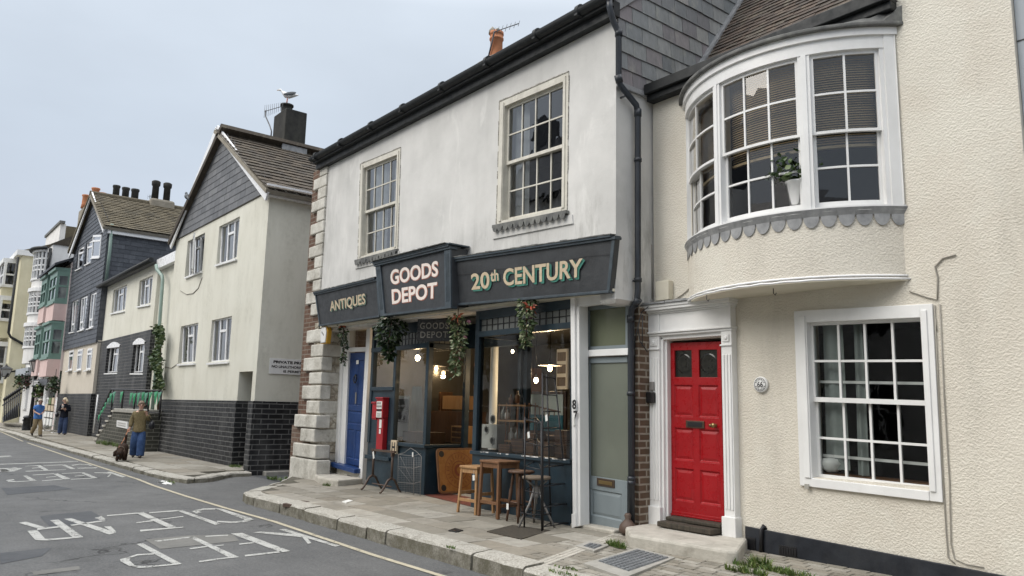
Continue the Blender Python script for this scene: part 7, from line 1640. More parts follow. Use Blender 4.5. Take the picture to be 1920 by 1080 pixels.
m = MB(); zc_ = b.z+(a.z-b.z)*.45; m.box(a.x+.05, b.x-.05, 8.485, 8.5, zc_, a.z-.05); m.build('painted_sky', M['paper2'], t); m = MB(); m.box(a.x+.05, b.x-.05, 8.485, 8.5, b.z+.05, zc_); m.build('painted_sea', M['teal'], t)
m = MB(); m.bar((a.x+.05, 8.484, zc_+.16), (b.x-.1, 8.484, zc_+.05), .004, .025)
for k in range(6): q = a.x+.08+.12*k; m.box(q, q+.02, 8.482, 8.4845, zc_-.02, zc_+.15-.02*k)
m.build('painted_pier', M['midwood'], t)
t, a, b = ibox('cabinet', 980, 815, 1066, 862, 8.3, .5, 'darkwood', 'low dark cabinet carrying the seascape', 'cabinet')
sh = thing('wire_shelf', P(960, 850, Y=7.8), 'wire and wood shelf unit holding bottles in the right window', 'shelf')
m = MB()
for y in (757, 787, 826): a, b = P(934, y-1, Y=7.75), P(986, y+2, Y=7.75); m.box(a.x, b.x, 7.75, 8.0, b.z-.025, b.z)
m.build('boards', M['lightwood'], sh)
m = MB()
for x in (937, 950, 972, 984): a = P(x, 755, Y=7.76); m.tube([a, (a.x-.02, a.y, 1.0)], .007, 5); m.tube([a+V((0, .22, 0)), (a.x-.02, a.y+.22, 1.0)], .007, 5)
m.build('uprights', M['copperwire'], sh)
for i, (x, yb, h, mat) in enumerate(((944, 786, .22, 'milk'), (951, 786, .16, 'paper'), (946, 826, .14, 'postred'), (958, 826, .20, 'paper'), (969, 826, .18, 'milk'), (958, 756, .14, 'midwood'), (970, 756, .2, 'midwood'))):
    p = P(x, yb, Y=7.88); m = MB(); m.lathe(p, [(.04, 0), (.042, h*.55), (.015, h*.75), (.015, h), (0, h)], 10); o = m.build('bottle', M[mat], None); tag(o, ['pale bottle on the middle board of the wire shelf', 'short white bottle on the middle board of the wire shelf', 'red jar on the lowest board of the wire shelf', 'white bottle on the lowest board of the wire shelf', 'tall pale bottle on the lowest board of the wire shelf', 'small brown flask on the top board of the wire shelf', 'tall brown flask on the top board of the wire shelf'][i], 'bottle', 'bottles on the wire shelf')
for i, (x0, y0, x1, y1, Y, mat, lab) in enumerate(((935, 833, 955, 850, 7.6, 'midwood', 'small brown box under the wire shelf in the window'), (958, 822, 980, 850, 7.65, 'darkwood', 'tall dark box beside the wire shelf in the window'), (985, 812, 1000, 858, 7.7, 'midwood', 'upright brown wooden box left of the plant stand window'), (1006, 828, 1030, 860, 7.6, 'midwood', 'square brown crate in the middle of the right window'), (1040, 806, 1062, 862, 7.7, 'darkwood', 'tall dark wooden box at the right end of the window'))):
    t, a, b = ibox('crate', x0, y0, x1, y1, Y, .25, mat, lab, 'box'); m = MB()
    for k in (.2, .5, .8): z = b.z+(a.z-b.z)*k; m.box(a.x-.004, b.x+.004, Y-.006, Y, z-.008, z+.008)
    m.build('slats', M['darkwood' if mat == 'midwood' else 'midwood'], t)
t, a, b = ibox('stone_mould', 904, 795, 931, 842, 7.6, .2, 'quoinin', 'pale grey moulded block with round hollows at the left of the window', 'block'); m = MB()
for k in range(3): m.lathe(((a.x+b.x)/2+(-.08 if k == 1 else .08), 7.6, b.z+.12+.17*k), [(.075, 0), (.06, .012), (.05, -.0), (0, -.0)], 14, (0, -1, 0))
m.build('mouldings', M['quoinin'], t)
a = P(921, 640, Y=8.6); b = P(931, 800, Y=8.6); m = MB(); m.lathe(((a.x+b.x)/2, 8.6, .2), [(.12, 0), (.12, .1), (.075, .14), (.07, 2.8), (.11, 2.9), (.13, 3.0)], 14); o = m.build('iron_column', M['white'], None); tag(o, 'slim white column standing inside the right display window', 'column')
t, a, b = ibox('sideboard', 808, 770, 872, 832, 9.0, .5, 'darkwood', 'dark table heaped with curios inside the entrance', 'table')
t, a, b = ibox('chest', 830, 742, 868, 768, 9.1, .35, 'lightwood', 'pale wooden chest standing on the dark table', 'chest')
t, a, b = ibox('picture', 873, 681, 899, 728, 10.2, .04, 'midwood', 'brown framed picture on the far wall of the entrance', 'picture'); m = MB(); m.box(a.x+.08, b.x-.08, 10.19, 10.2, b.z+.08, a.z-.08); m.build('print', M['ink'], t)
t, a, b = ibox('cupboard_door', 833, 662, 868, 740, 10.3, .05, 'sign', 'tall white panelled door leaning at the back of the shop', 'door'); m = MB(); m.box(a.x+.1, b.x-.1, 10.285, 10.3, b.z+.1, (a.z+b.z)/2-.05); m.box(a.x+.1, b.x-.1, 10.285, 10.3, (a.z+b.z)/2+.05, a.z-.1); m.build('panels', M['sign'], t)
t, a, b = ibox('picture', 744, 742, 765, 820, 7.9, .02, 'paper', 'white display card carrying two dark prints in the left window', 'display card'); m = MB(); h = a.z-b.z; m.box(a.x+.05, b.x-.05, 7.89, 7.9, b.z+h*.66, b.z+h*.92); m.box(a.x+.05, b.x-.05, 7.89, 7.9, b.z+h*.36, b.z+h*.60); m.build('prints', M['ink'], t)
a, b = P(768, 725, Y=8.2), P(790, 822, Y=8.2); m = MB(); vs = []
for i in range(13):
    x = a.x+(b.x-a.x)*i/12; vs += [(x*.6+.4*(a.x+b.x)/2, 8.2+.03*math.sin(i*1.7), a.z), (x, 8.2+.07*math.sin(i*1.7), b.z)]
m.add(vs, [(2*i, 2*i+2, 2*i+3, 2*i+1) for i in range(12)], True); o = m.build('drape', M['greycurtain'], None, recalc=False); tag(o, 'grey hanging drape in the middle of the left display window', 'drape')
t, a, b = ibox('bench', 755, 808, 800, 832, 7.75, .4, 'darkwood', 'low dark bench on the floor of the left display window', 'bench')
c = P(706, 693, Y=8.0); m = MB(); s = .22; m.prism([c+V((-s*.1, 0, s)), c+V((s*1.3, .1, 0)), c+V((s*.1, 0, -s)), c+V((-s, 0, 0))], (0, .03, 0)); o = m.build('kite_sign', M['steel'], None); tag(o, 'grey diamond-shaped metal sign behind the small left pane', 'sign')
for i, (x0, y0, x1, y1, Y, dep, mat, name, cat, lab) in enumerate((
    (812, 735, 826, 772, 9.3, .3, 'midwood', 'clock_case', 'clock', 'small brown clock case on the dark table in the entrance'),
    (705, 800, 732, 832, 8.6, .4, 'midwood', 'drawer_chest', 'chest', 'low brown chest behind the small left pane'),
    (905, 690, 919, 742, 11.0, .05, 'darkwood', 'picture', 'picture', 'tall narrow dark framed picture at the back of the right window'),
    (938, 660, 968, 720, 11.5, .3, 'darkwood', 'bookcase', 'cabinet', 'tall dark bookcase on the back wall of the shop'),
    (972, 690, 988, 760, 10.5, .4, 'midwood', 'wardrobe', 'wardrobe', 'brown wardrobe behind the wire shelf'),
    (1044, 655, 1062, 730, 10.8, .05, 'sign', 'cupboard_door', 'door', 'pale door leaning behind the pendant lamp in the right window'),
    (846, 798, 868, 832, 8.7, .35, 'lightwood', 'drawer_chest', 'chest', 'pale low chest of drawers just inside the entrance'))):
    t, a, b = ibox(name, x0, y0, x1, y1, Y, dep, mat, lab, cat); m = MB(); h = a.z-b.z; w = b.x-a.x
    for k in range(3): m.box(a.x+w*.1, b.x-w*.1, Y-.012, Y, b.z+h*(.08+.31*k), b.z+h*(.30+.31*k))
    m.build('panels', M['greywood' if mat == 'sign' else 'midwood' if mat == 'darkwood' else 'darkwood'], t)
# ================================================================== roof-top things
def gull(c, lab):
    t = thing('seagull', c, lab, 'bird'); c = V(c); d = V((-rt.x, -rt.y, 0)).normalized(); up_ = V((0, 0, 1)); s = d.cross(up_)
    R = Matrix((d, s, up_)).transposed()
    m = MB(); S_ = 1.15
    prof = [(-.30, .30, .01, .015), (-.2, .29, .05, .045), (-.05, .28, .085, .085), (.08, .30, .08, .085), (.15, .36, .05, .055), (.18, .41, .04, .042), (.205, .44, .042, .04), (.24, .44, .03, .028), (.26, .435, .008, .01)]
    n = 10; vs = []; fs = []
    for x, z, ry, rz in prof:
        for k in range(n): a = 2*math.pi*k/n; vs.append(c+R @ V((x*S_, ry*S_*math.cos(a), (z+rz*math.sin(a))*S_)))
    for i in range(len(prof)-1):
        for k in range(n): fs.append((i*n+k, i*n+(k+1) % n, (i+1)*n+(k+1) % n, (i+1)*n+k))
    m.add(vs, fs, True); m.build('body', M['white'], t)
    for sg_ in (-1, 1):
        m = MB(); m.ell(c+R @ V((-.08*S_, sg_*.075*S_, .31*S_)), (.21, .022, .06), 10, 6, R @ Matrix.Rotation(.15, 3, 'Y')); m.build('wing', M['gullgrey'], t)
        m = MB(); m.tube([c+R @ V((.0, sg_*.035, .23)), c+R @ V((.02, sg_*.035, .0))], .010, 5); m.tube([c+R @ V((.02, sg_*.035, .006)), c+R @ V((.07, sg_*.045, .006))], .008, 4); m.build('leg', M['bow'], t)
    m = MB(); m.lathe(c+R @ V((.25*S_, 0, .435*S_)), [(.014, 0), (.012, .05), (.002, .08)], 8, R @ V((1, 0, -.12))); m.build('beak', M['yellowplastic'], t)
M['gullgrey'] = paint('grey_feather', (.10, .11, .12), .7)
gull(GULLP, 'white seagull with dark grey wings standing on the sooty chimney')
def aerial(mast, boom, nel, L, lab, ax=(0, 0, 1)):
    t = thing('tv_aerial', mast[0], lab, 'aerial'); m = MB(); m.tube(mast, .022, 6); m.build('mast', M['steel2'], t)
    m = MB(); a, b = V(boom[0]), V(boom[1]); m.tube([a, b], .012, 5)
    for k in range(nel):
        p = a.lerp(b, k/(nel-1)); l = L*(1-.4*k/(nel-1)); m.tube([p-V(ax)*l, p+V(ax)*l], .006, 4)
    m.build('antenna', M['steel2'], t)
M['steel2'] = paint('weathered_metal', (.06, .06, .065), .5)
ya = y0_-.05
aerial([P(508, 258, Y=ya), P(509, 246, Y=ya), P(506, 236, Y=ya), P(498, 218, Y=ya), P(498, 207, Y=ya)], (P(496, 209, Y=ya), P(530, 199, Y=ya)), 10, .22, 'bent black television aerial beside the sooty chimney')
aerial([c0+V((-.1, -.2, -.1)), P(927, 60, Y=10.7)], (P(926, 60, Y=10.7), P(973, 44, Y=10.7)), 7, .13, 'thin television aerial on the terracotta chimney pot', (0, .3, 1))
aerial([P(281, 382, Y=12), P(281.5, 366, Y=12)], (P(277, 369, Y=12), P(287, 367, Y=12)), 4, .15, 'tiny distant television aerial beyond the mossy tiled roof')
c = P(350, 374, Y=6.8); t = thing('pigeon', c, 'dark pigeon perched on the white bargeboard of the yellow house', 'bird')
m = MB(); m.ell(c+V((0, 0, .10)), (.15, .075, .085), 10, 8, Matrix.Rotation(.5, 3, 'Y')); m.ell(c+V((-.11, 0, .22)), (.05, .045, .05), 8, 6); m.tube([c+V((.1, 0, .06)), c+V((.25, 0, -.06))], [.05, .02], 6); m.build('body', M['gullgrey'], t); m = MB(); m.tube([c+V((-.15, 0, .22)), c+V((-.2, 0, .2))], [.012, .003], 5); m.build('beak', M['iron'], t)
# ================================================================== street things far left
def lantern(t, c, s):
    m = MB(); g = MB(); w0, w1, h = .17*s, .32*s, .52*s
    bt = [c+V((w0*i, w0*j, 0)) for i, j in ((-1, -1), (1, -1), (1, 1), (-1, 1))]; tp_ = [c+V((w1*i, w1*j, h)) for i, j in ((-1, -1), (1, -1), (1, 1), (-1, 1))]
    for k in range(4): m.tube([bt[k], tp_[k]], .02*s, 5); m.tube([bt[k], bt[(k+1) % 4]], .022*s, 5); m.tube([tp_[k], tp_[(k+1) % 4]], .03*s, 5); g.quad(bt[k], bt[(k+1) % 4], tp_[(k+1) % 4], tp_[k])
    ap_ = c+V((0, 0, h+.26*s)); q = [c+V((w1*1.2*i, w1*1.2*j, h)) for i, j in ((-1, -1), (1, -1), (1, 1), (-1, 1))]
    m.add(q+[ap_], [(0, 1, 4), (1, 2, 4), (2, 3, 4), (3, 0, 4), (3, 2, 1, 0)]); m.lathe(ap_-V((0, 0, .1*s)), [(.09*s, 0), (.10*s, .06*s), (.05*s, .1*s), (.05*s, .14*s), (.02*s, .2*s), (0, .27*s)], 8)
    m.build('lantern', M['iron'], t); g.build('lantern_glass', M['milkglass'], t, recalc=False)
M['milkglass'] = milky('opal_glass', (.55, .55, .53), .3)
pb_ = P(55.5, 801, Z=.115); yl_ = pb_.y
lp = thing('street_lamp', pb_, 'black lamp post with a four-sided lantern and a finger sign', 'street lamp')
zb_l = P(66, 697, Y=yl_).z; xl_ = pb_.x; hs_ = P(66, 664, Y=yl_).z-zb_l
m = MB(); m.lathe(pb_, [(.16, 0), (.16, .5), (.11, .55), (.09, 1.0), (.09, 1.05), (.075, zb_l-pb_.z-.4), (.10, zb_l-pb_.z-.36), (.07, zb_l-pb_.z)], 12); m.build('post', M['iron'], lp)
lantern(lp, V((xl_, yl_, zb_l)), hs_/.95)
m = MB(); m.lathe((xl_, yl_, zb_l-.35), [(.08, 0), (.1, .06), (.1, .2), (.07, .3)], 10); m.build('collar', M['steel'], lp)
za, zb_ = P(80, 711, Y=yl_).z, P(80, 723, Y=yl_).z; xe_ = P(91, 717, Y=yl_).x
m = MB(); m.prism([(xl_, yl_-.07, zb_), (xe_-.15, yl_-.07, zb_), (xe_, yl_-.07, (za+zb_)/2), (xe_-.15, yl_-.07, za), (xl_, yl_-.07, za)], (0, .05, 0)); fs_ = m.build('finger_sign', M['black'], lp)
m = MB()
for r in range(2):
    for k in range(6): m.box(xl_+.25+.28*k, xl_+.25+.28*k+.18, yl_-.078, yl_-.072, zb_+(za-zb_)*(.55-.38*r), zb_+(za-zb_)*(.80-.38*r))
m.build('faded_lettering', M['paper'], fs_)
c = P(49, 807, Z=.112); lb_ = thing('litter_bin', c, 'black tapered litter bin at the kerb in front of the lamp post', 'bin'); hb = P(49, 779, Y=c.y).z-c.z
m = MB(); m.lathe(c, [(.21, 0), (.20, .05), (.17, hb*.82), (.20, hb*.84), (.20, hb*.9), (.15, hb), (.06, hb*1.02)], 14); m.build('body', M['black'], lb_); m = MB(); m.box(c.x-.12, c.x+.15, c.y-.20, c.y-.15, c.z+hb*.62, c.z+hb*.76); m.build('slot', M['ink'], lb_)
p = P(10, 706, Y=4.7); wlmp = thing('wall_lantern', p, 'black lantern on a long bracket at the left edge of the picture', 'wall lamp')
hz_ = P(10, 681, Y=4.7).z-p.z; lantern(wlmp, p, hz_/.95); q = P(40, 694, X=XR7); m = MB(); m.tube([p+V((0, 0, -.1)), p+V((.9, .0, .1)), P(18, 697, X=XR7+.1), q], .05, 6); m.build('bracket', M['iron'], wlmp)
for i, (x, y, lab) in enumerate(((38, 707, 'leafy hanging basket at the far left of the white shopfront'), (51, 709, 'purple flowered hanging basket beside the lamp post'), (78, 727, 'yellow-green hanging basket between the pink columns'), (102, 718, 'dark hanging basket at the right end of the pink shopfront'))):
    c = P(x, y+8, Y=6.55); t = thing('hanging_basket', c, lab, 'hanging basket', 'hanging baskets along the far shopfronts')
    lv = [(c+V((random.gauss(0, .17), random.gauss(0, .12), random.gauss(.1, .2))), (random.gauss(0, 1), -1, random.gauss(0, 1))) for k in range(170)]
    m = MB(); leaves(m, lv, .15, .3, .3, .7); m.build('foliage', M['leafdark' if i in (1, 3) else 'leaf'], t, recalc=False)
    if i in (1, 2): m = MB(); leaves(m, random.sample(lv, 60), .13, .3, 0, .9); m.build('flowers', M['flower' if i == 1 else 'grass'], t, recalc=False)
    m = MB(); m.lathe(c+V((0, 0, -.25)), [(.03, 0), (.15, .08), (.2, .22)], 10); m.build('bowl', M['darkwood'], t); m = MB(); m.tube([c+V((0, 0, .1)), c+V((0, .0, .9))], .015, 4); m.build('chain', M['iron'], t)
c = P(92, 800, Z=.125); c.y = min(c.y, 6.4); hh_ = P(92, 745, Y=c.y).z-c.z; pr = thing('postcard_rack', c, 'white display rack of coloured cards outside the pink shopfront', 'rack')
a, b = P(84, 800, Y=c.y), P(101, 800, Y=c.y); m = MB()
for x in (a.x, b.x): m.tube([(x, c.y, c.z), (x, c.y, c.z+hh_)], .03, 5); m.tube([(x, c.y-.1, c.z), (x, c.y+.5, c.z)], .03, 5)
for k in range(5): m.box(a.x, b.x, c.y-.06, c.y, c.z+hh_*(.18+.19*k), c.z+hh_*(.18+.19*k)+.05)
m.build('rack_frame', M['white'], pr)
for k in range(4):
    for j in range(3):
        if (k, j) == (3, 0): continue
        m = MB(); x = a.x+(b.x-a.x)*(j+.12)/3; m.box(x, x+(b.x-a.x)*.24, c.y-.1, c.y-.07, c.z+hh_*(.20+.19*k), c.z+hh_*(.20+.19*k)+.36); m.build('card', M[random.choice(['paper', 'sign', 'paper', 'flower', 'grass', 'cream_letters'])], pr)
rl = thing('railing', P(20, 785, Y=5.6), 'black spiked iron railing beside steps at the far left', 'railing'); m = MB()
for k in range(9):
    x = 8+3.6*k; p0 = P(x, 788-.9*k, Y=5.2+.06*k); p1 = P(x, 752-2.4*k, Y=5.2+.06*k); m.tube([p0, p1], .035, 5); m.lathe(p1, [(.04, 0), (.08, .08), (0, .25)], 6)
m.tube([P(5, 760, Y=5.15), P(40, 737, Y=5.75)], .04, 5); m.build('bars', M['iron'], rl); m = MB(); m.hexa([P(5, 792, Y=5.3), P(32, 783, Y=5.8), P(32, 783, Y=6.0), P(5, 792, Y=6.0), P(5, 782, Y=5.3), P(36, 755, Y=5.8), P(36, 755, Y=6.0), P(5, 782, Y=6.0)]); m.build('stair_string', M['black'], rl)
# ================================================================== people
M['skin'] = NT('skin').out((.58, .36, .27), .6)
M['hairgrey'] = rough_mat('grey_hair', (.42, .36, .28), (.60, .54, .46), 40, .7, .4, 90, .01); M['hairblond'] = rough_mat('blond_hair', (.55, .45, .30), (.75, .66, .50), 40, .7, .4, 90, .01); M['hairbrown'] = rough_mat('brown_grey_hair', (.16, .11, .075), (.28, .22, .17), 40, .7, .4, 90, .01)
M['denim'] = rough_mat('blue_denim', (.022, .05, .13), (.06, .11, .24), 9, .85, .5, 30, .02); M['denim2'] = rough_mat('dark_denim', (.03, .05, .11), (.07, .10, .19), 8, .85, .5, 30, .02); M['khaki'] = rough_mat('khaki_cotton', (.24, .18, .10), (.34, .27, .17), 8, .85, .5, 25, .02)
M['olive'] = rough_mat('olive_knit', (.14, .112, .055), (.27, .215, .12), 45, .95, .8, 80, .02); M['bluecotton'] = rough_mat('blue_cotton', (.05, .15, .42), (.09, .22, .52), 6, .85, .4, 25, .02); M['navy'] = rough_mat('navy_wool', (.008, .010, .018), (.018, .02, .032), 6, .9, .4, 40, .02); M['leather'] = NT('black_leather').out((.012, .013, .018), .4); M['shoe'] = NT('dark_shoe').out((.03, .02, .015), .5)
M['curl'] = rough_mat('brown_curly_coat', (.022, .012, .008), (.06, .034, .022), 25, .9, 1.0, 30, .04)
def skin(name, verts, edges, radii, mat, parent, sub=2, world=None):
    me = bpy.data.meshes.new(name); me.from_pydata([world(*v) for v in verts], edges, []); me.materials.append(mat)
    o = bpy.data.objects.new(name, me); COL.objects.link(o); setparent(o, parent)
    sm = o.modifiers.new('skin', 'SKIN'); sm.use_smooth_shade = True
    lay = me.skin_vertices[0].data
    for i, r in enumerate(radii): rr2 = r if isinstance(r, tuple) else (r, r); lay[i].radius = rr2; lay[i].use_root = (i == 0)
    s = o.modifiers.new('sub', 'SUBSURF'); s.levels = sub; s.render_levels = sub
    return o
def person(base, H, face, J, cloth, label, build=1.0):
    t = thing('person', base, label, 'person'); base = V(base); f = V((face[0], face[1], 0)).normalized(); r = f.cross(V((0, 0, 1)))
    Wd = lambda x, y, z: base+(r*x+f*y+V((0, 0, z)))*H
    hd = J.get('head', (0, .03, .925)); nk = (0, .012, .835)
    vs = [(0, 0, .51), (0, .0, .60), (0, .005, .72), (0, .008, .795), nk, (hd[0]*.5, hd[1]*.7, .868), hd, (hd[0], hd[1]-.008, hd[2]+.038)]; rd_ = [(.085, .062), (.078, .056), (.088, .062), (.07, .05), .030, .034, (.047, .055), (.042, .05)]; ed = [(i, i+1) for i in range(7)]
    def chain(root, pts, rs):
        k = root
        for p, q in zip(pts, rs): vs.append(p); rd_.append(q); ed.append((k, len(vs)-1)); k = len(vs)-1
        return k
    for sd in ('L', 'R'):
        s = 1 if sd == 'R' else -1
        sh_ = (s*.082*build, .0, .785); el, wr_ = J['elbow'+sd], J['wrist'+sd]
        k = chain(3, [sh_, el, wr_], [.034, .024, .018])
        d = (V(wr_)-V(el)).normalized(); side = d.cross(V((0, 1, 0))); side = side.normalized() if side.length > .1 else V((1, 0, 0)); nrm = side.cross(d)
        pm = V(wr_)+d*.03; kk = chain(k, [tuple(pm)], [.016])
        for q in range(4):
            o_ = side*(.016*(q-1.5)/1.5); L = (.034, .041, .043, .038)[q]; chain(kk, [tuple(pm+d*.02+o_), tuple(pm+d*(.02+L*.5)+o_+nrm*.008), tuple(pm+d*(.02+L*.8)+o_+nrm*.022)], [.0055, .0052, .0045])
        chain(kk, [tuple(pm+side*.02-d*.004+nrm*.01), tuple(pm+side*.026+d*.022+nrm*.02)], [.006, .005])
        kn, an = J['knee'+sd], J['ankle'+sd]; fd = J.get('toe'+sd, (an[0], an[1]+.085, max(.012, an[2]-.02)))
        chain(0, [(s*.048, 0, .49), kn, an, fd], [.058, .036, .024, (.02, .014)])
    body = skin('body', vs, ed, [tuple(H*c for c in (q if isinstance(q, tuple) else (q, q))) for q in rd_], M['skin'], t, 2, Wd)
    # upper garment
    def garment(name, verts, edges, radii, mat): return skin(name, verts, edges, [tuple(H*c for c in (q if isinstance(q, tuple) else (q, q))) for q in radii], M[mat], t, 2, Wd)
    sl_len = cloth.get('sleeve', 1.0); b_ = build
    hm_ = cloth.get('hem', .50)-.035; v2 = [(0, .006, .70), (0, .004, .60), (0, 0, hm_+.015), (0, 0, hm_), (0, .008, .785), (0, .010, .825), (0, .014, .848)]; r2_ = [(.098*b_, .074*b_), (.096*b_, .074*b_), (.106*b_, .094*b_), (.106*b_, .094*b_), (.080*b_, .06*b_), (.055, .05), (.042, .042)]; e2 = [(0, 1), (1, 2), (2, 3), (0, 4), (4, 5), (5, 6)]
    for sd in ('L', 'R'):
        s = 1 if sd == 'R' else -1; el, wr_ = V(J['elbow'+sd]), V(J['wrist'+sd]); n0 = len(v2); sh_ = V((s*.086*b_, 0, .778))
        if sl_len < .6: pts = [sh_, sh_.lerp(el, .75)]; rr3 = [.046*b_, .046*b_]
        else: pts = [sh_, el, el.lerp(wr_, .92)]; rr3 = [.045*b_, .040*b_, .032*b_]
        k = 4
        for p, q in zip(pts, rr3): v2.append(tuple(p)); r2_.append(q); e2.append((k, len(v2)-1)); k = len(v2)-1
    garment(cloth['top'][0], v2, e2, r2_, cloth['top'][1])
    v3 = [(0, 0, .56), (0, 0, .49)]; r3 = [(.080*b_, .058*b_), (.090*b_, .070*b_)]; e3 = [(0, 1)]; wd_ = cloth.get('leg', 1.0)
    for sd in ('L', 'R'):
        s = 1 if sd == 'R' else -1; kn, an = V(J['knee'+sd]), V(J['ankle'+sd]); an = V((an.x, an.y, max(.02, an.z-.012))); pts = [V((s*.048, 0, .45)), kn, kn.lerp(an, .55), kn.lerp(an, .94), an]; k = 1
        for p, q in zip(pts, (.066*b_, .040*wd_+.010, .038*wd_+.006, .042*wd_, .043*wd_)): v3.append(tuple(p)); r3.append(q); e3.append((k, len(v3)-1)); k = len(v3)-1
    garment('trousers', v3, e3, r3, cloth['trousers'])
    for sd in ('L', 'R'):
        an = V(J['ankle'+sd]); fd = V(J.get('toe'+sd, (an[0], an[1]+.085, max(.012, an[2]-.02))))
        m = MB(); a, b = Wd(*an), Wd(*fd); d = (b-a); m.tube([a-d*.3-V((0, 0, .010*H)), a+d*.2-V((0, 0, .008*H)), a+d*.7, b+d*.15], [.026*H, .030*H, .027*H, .012*H], 8); m.build('shoe', M['shoe'], t)
    # head details
    hc = Wd(*hd); fdir = J.get('look', (0, 1)); hf = (r*fdir[0]+f*fdir[1]).normalized(); hr = hf.cross(V((0, 0, 1)))
    dn = V((0, 0, J.get('nod', 0)))
    m = MB(); 
    for s in (-1, 1): m.ell(hc+hf*.050*H+hr*s*.020*H+V((0, 0, .004*H))+dn*.0, (.006*H,)*3, 8, 6)
    m.build('eyes', M['ink'], t)
    m = MB(); m.tube([hc+hf*.050*H+V((0, 0, .006*H)), hc+hf*.064*H-V((0, 0, .012*H)), hc+hf*.052*H-V((0, 0, .017*H))], [.005*H, .009*H, .007*H], 7); 
    for s in (-1, 1): m.ell(hc+hr*s*.051*H-V((0, 0, .003*H)), (.008*H, .010*H, .016*H), 8, 6)
    m.build('nose_and_ears', M['skin'], t); m = MB(); m.tube([hc+hf*.050*H-hr*.016*H-V((0, 0, .030*H)), hc+hf*.054*H-V((0, 0, .031*H)), hc+hf*.050*H+hr*.016*H-V((0, 0, .030*H))], .004*H, 6); m.build('mouth', M['flower'], t)
    if cloth.get('glasses'):
        m = MB()
        for s in (-1, 1): m.tube([hc+hf*.058*H+hr*(s*.021+.014*math.cos(q))*H+V((0, 0, (.004+.011*math.sin(q))*H)) for q in [rad(30*k) for k in range(13)]], .0018*H, 4); m.tube([hc+hf*.056*H+hr*s*.035*H+V((0, 0, .006*H)), hc+hr*s*.053*H+V((0, 0, .006*H))], .0018*H, 4)
        m.build('glasses', M['blackplastic'], t)
    hm = MB(); n = 900 if cloth['hair'][1] == 'long' else 500
    Rr = lambda v: hr*v[0]+hf*v[1]+V((0, 0, v[2]))
    hv = []
    # cap of hair as a shell with an uneven edge
    NU, NV = 16, 9; vs4 = []; fs4 = []
    for i in range(NV+1):
        th = math.pi*(i/NV)*(.68 if cloth['hair'][1] != 'long' else .76)
        for k in range(NU):
            ph = 2*math.pi*k/NU; front = max(0, math.sin(ph)); th2 = th*(1-.42*front) if front > .2 else th
            w = 1.0+.06*noise.noise(V((i*.7, k*.9, H*3))); vs4.append(hc+Rr((.055*H*math.sin(th2)*math.cos(ph)*w, (.060*math.sin(th2)*math.sin(ph)*w-.008)*H, (.016+.064*math.cos(th2))*H)))
    for i in range(NV):
        for k in range(NU): fs4.append((i*NU+k, i*NU+(k+1) % NU, (i+1)*NU+(k+1) % NU, (i+1)*NU+k))
    hm.add(vs4, fs4, True)
    if cloth['hair'][1] == 'long':
        for k in range(26):
            a = math.pi*(1.02+.96*k/25); p = hc+Rr((.052*H*math.cos(a), .05*H*math.sin(a)-.006*H, .03*H)); q = p+Rr((.022*math.cos(a)*H, (.016*math.sin(a)-.004)*H, -.055*H)); e_ = q+Rr((.006*random.gauss(0, 1)*H, .006*random.gauss(0, 1)*H, -.04*H)); hm.tube([p, q, e_], [.010*H, .013*H, .005*H], 5)
    hm.build('hair', M[cloth['hair'][0]], t)
    return t, Wd, r, f, hc
# woman with the dog
wb = P(256, 858, Z=.122); Hw = P(256, 751.5, Y=wb.y).z-wb.z; fw_ = (.96, -.26)
t, Wd, r_, f_, hc = person(wb, Hw, fw_, dict(head=(0, .02, .925), elbowR=(.135, -.015, .645), wristR=(.155, .03, .52), elbowL=(-.15, .02, .655), wristL=(-.10, .085, .765), kneeL=(-.05, .075, .285), ankleL=(-.055, .09, .04), kneeR=(.055, .025, .275), ankleR=(.06, -.10, .065), toeR=(.065, -.03, .015)), dict(top=('jumper', 'olive'), trousers='denim', leg=1.75, hair=('hairbrown', 'short'), glasses=True, hem=.475), 'woman in an olive jumper and wide blue jeans walking a brown dog', 1.12)
m = MB(); m.tube([Wd(.036*math.cos(q), .012+.034*math.sin(q), .832-.006*math.sin(q)) for q in [rad(30*k) for k in range(13)]], .012*Hw, 6); m.build('collar', M['shoe'], t)
bg_ = thing('shoulder_bag', Wd(-.2, .03, .5), 'black leather bag hanging from the shoulder of the woman with the dog', 'bag')
m = MB(); c = Wd(-.20, .045, .575); R3 = Matrix((f_, r_, V((0, 0, 1)))).transposed(); m.ell(c, (.10*Hw, .045*Hw, .085*Hw), 14, 10, R3); m.ell(c-V((0, 0, .02*Hw)), (.095*Hw, .055*Hw, .07*Hw), 14, 10, R3); m.build('bag_body', M['leather'], bg_); m = MB(); m.tube([c+V((0, 0, .06*Hw))+f_*.05*Hw, Wd(-.135, .075, .74), Wd(-.105, .03, .835), Wd(-.13, -.03, .76), c+V((0, 0, .06*Hw))-f_*.04*Hw], .008*Hw, 6); m.build('strap', M['leather'], bg_)
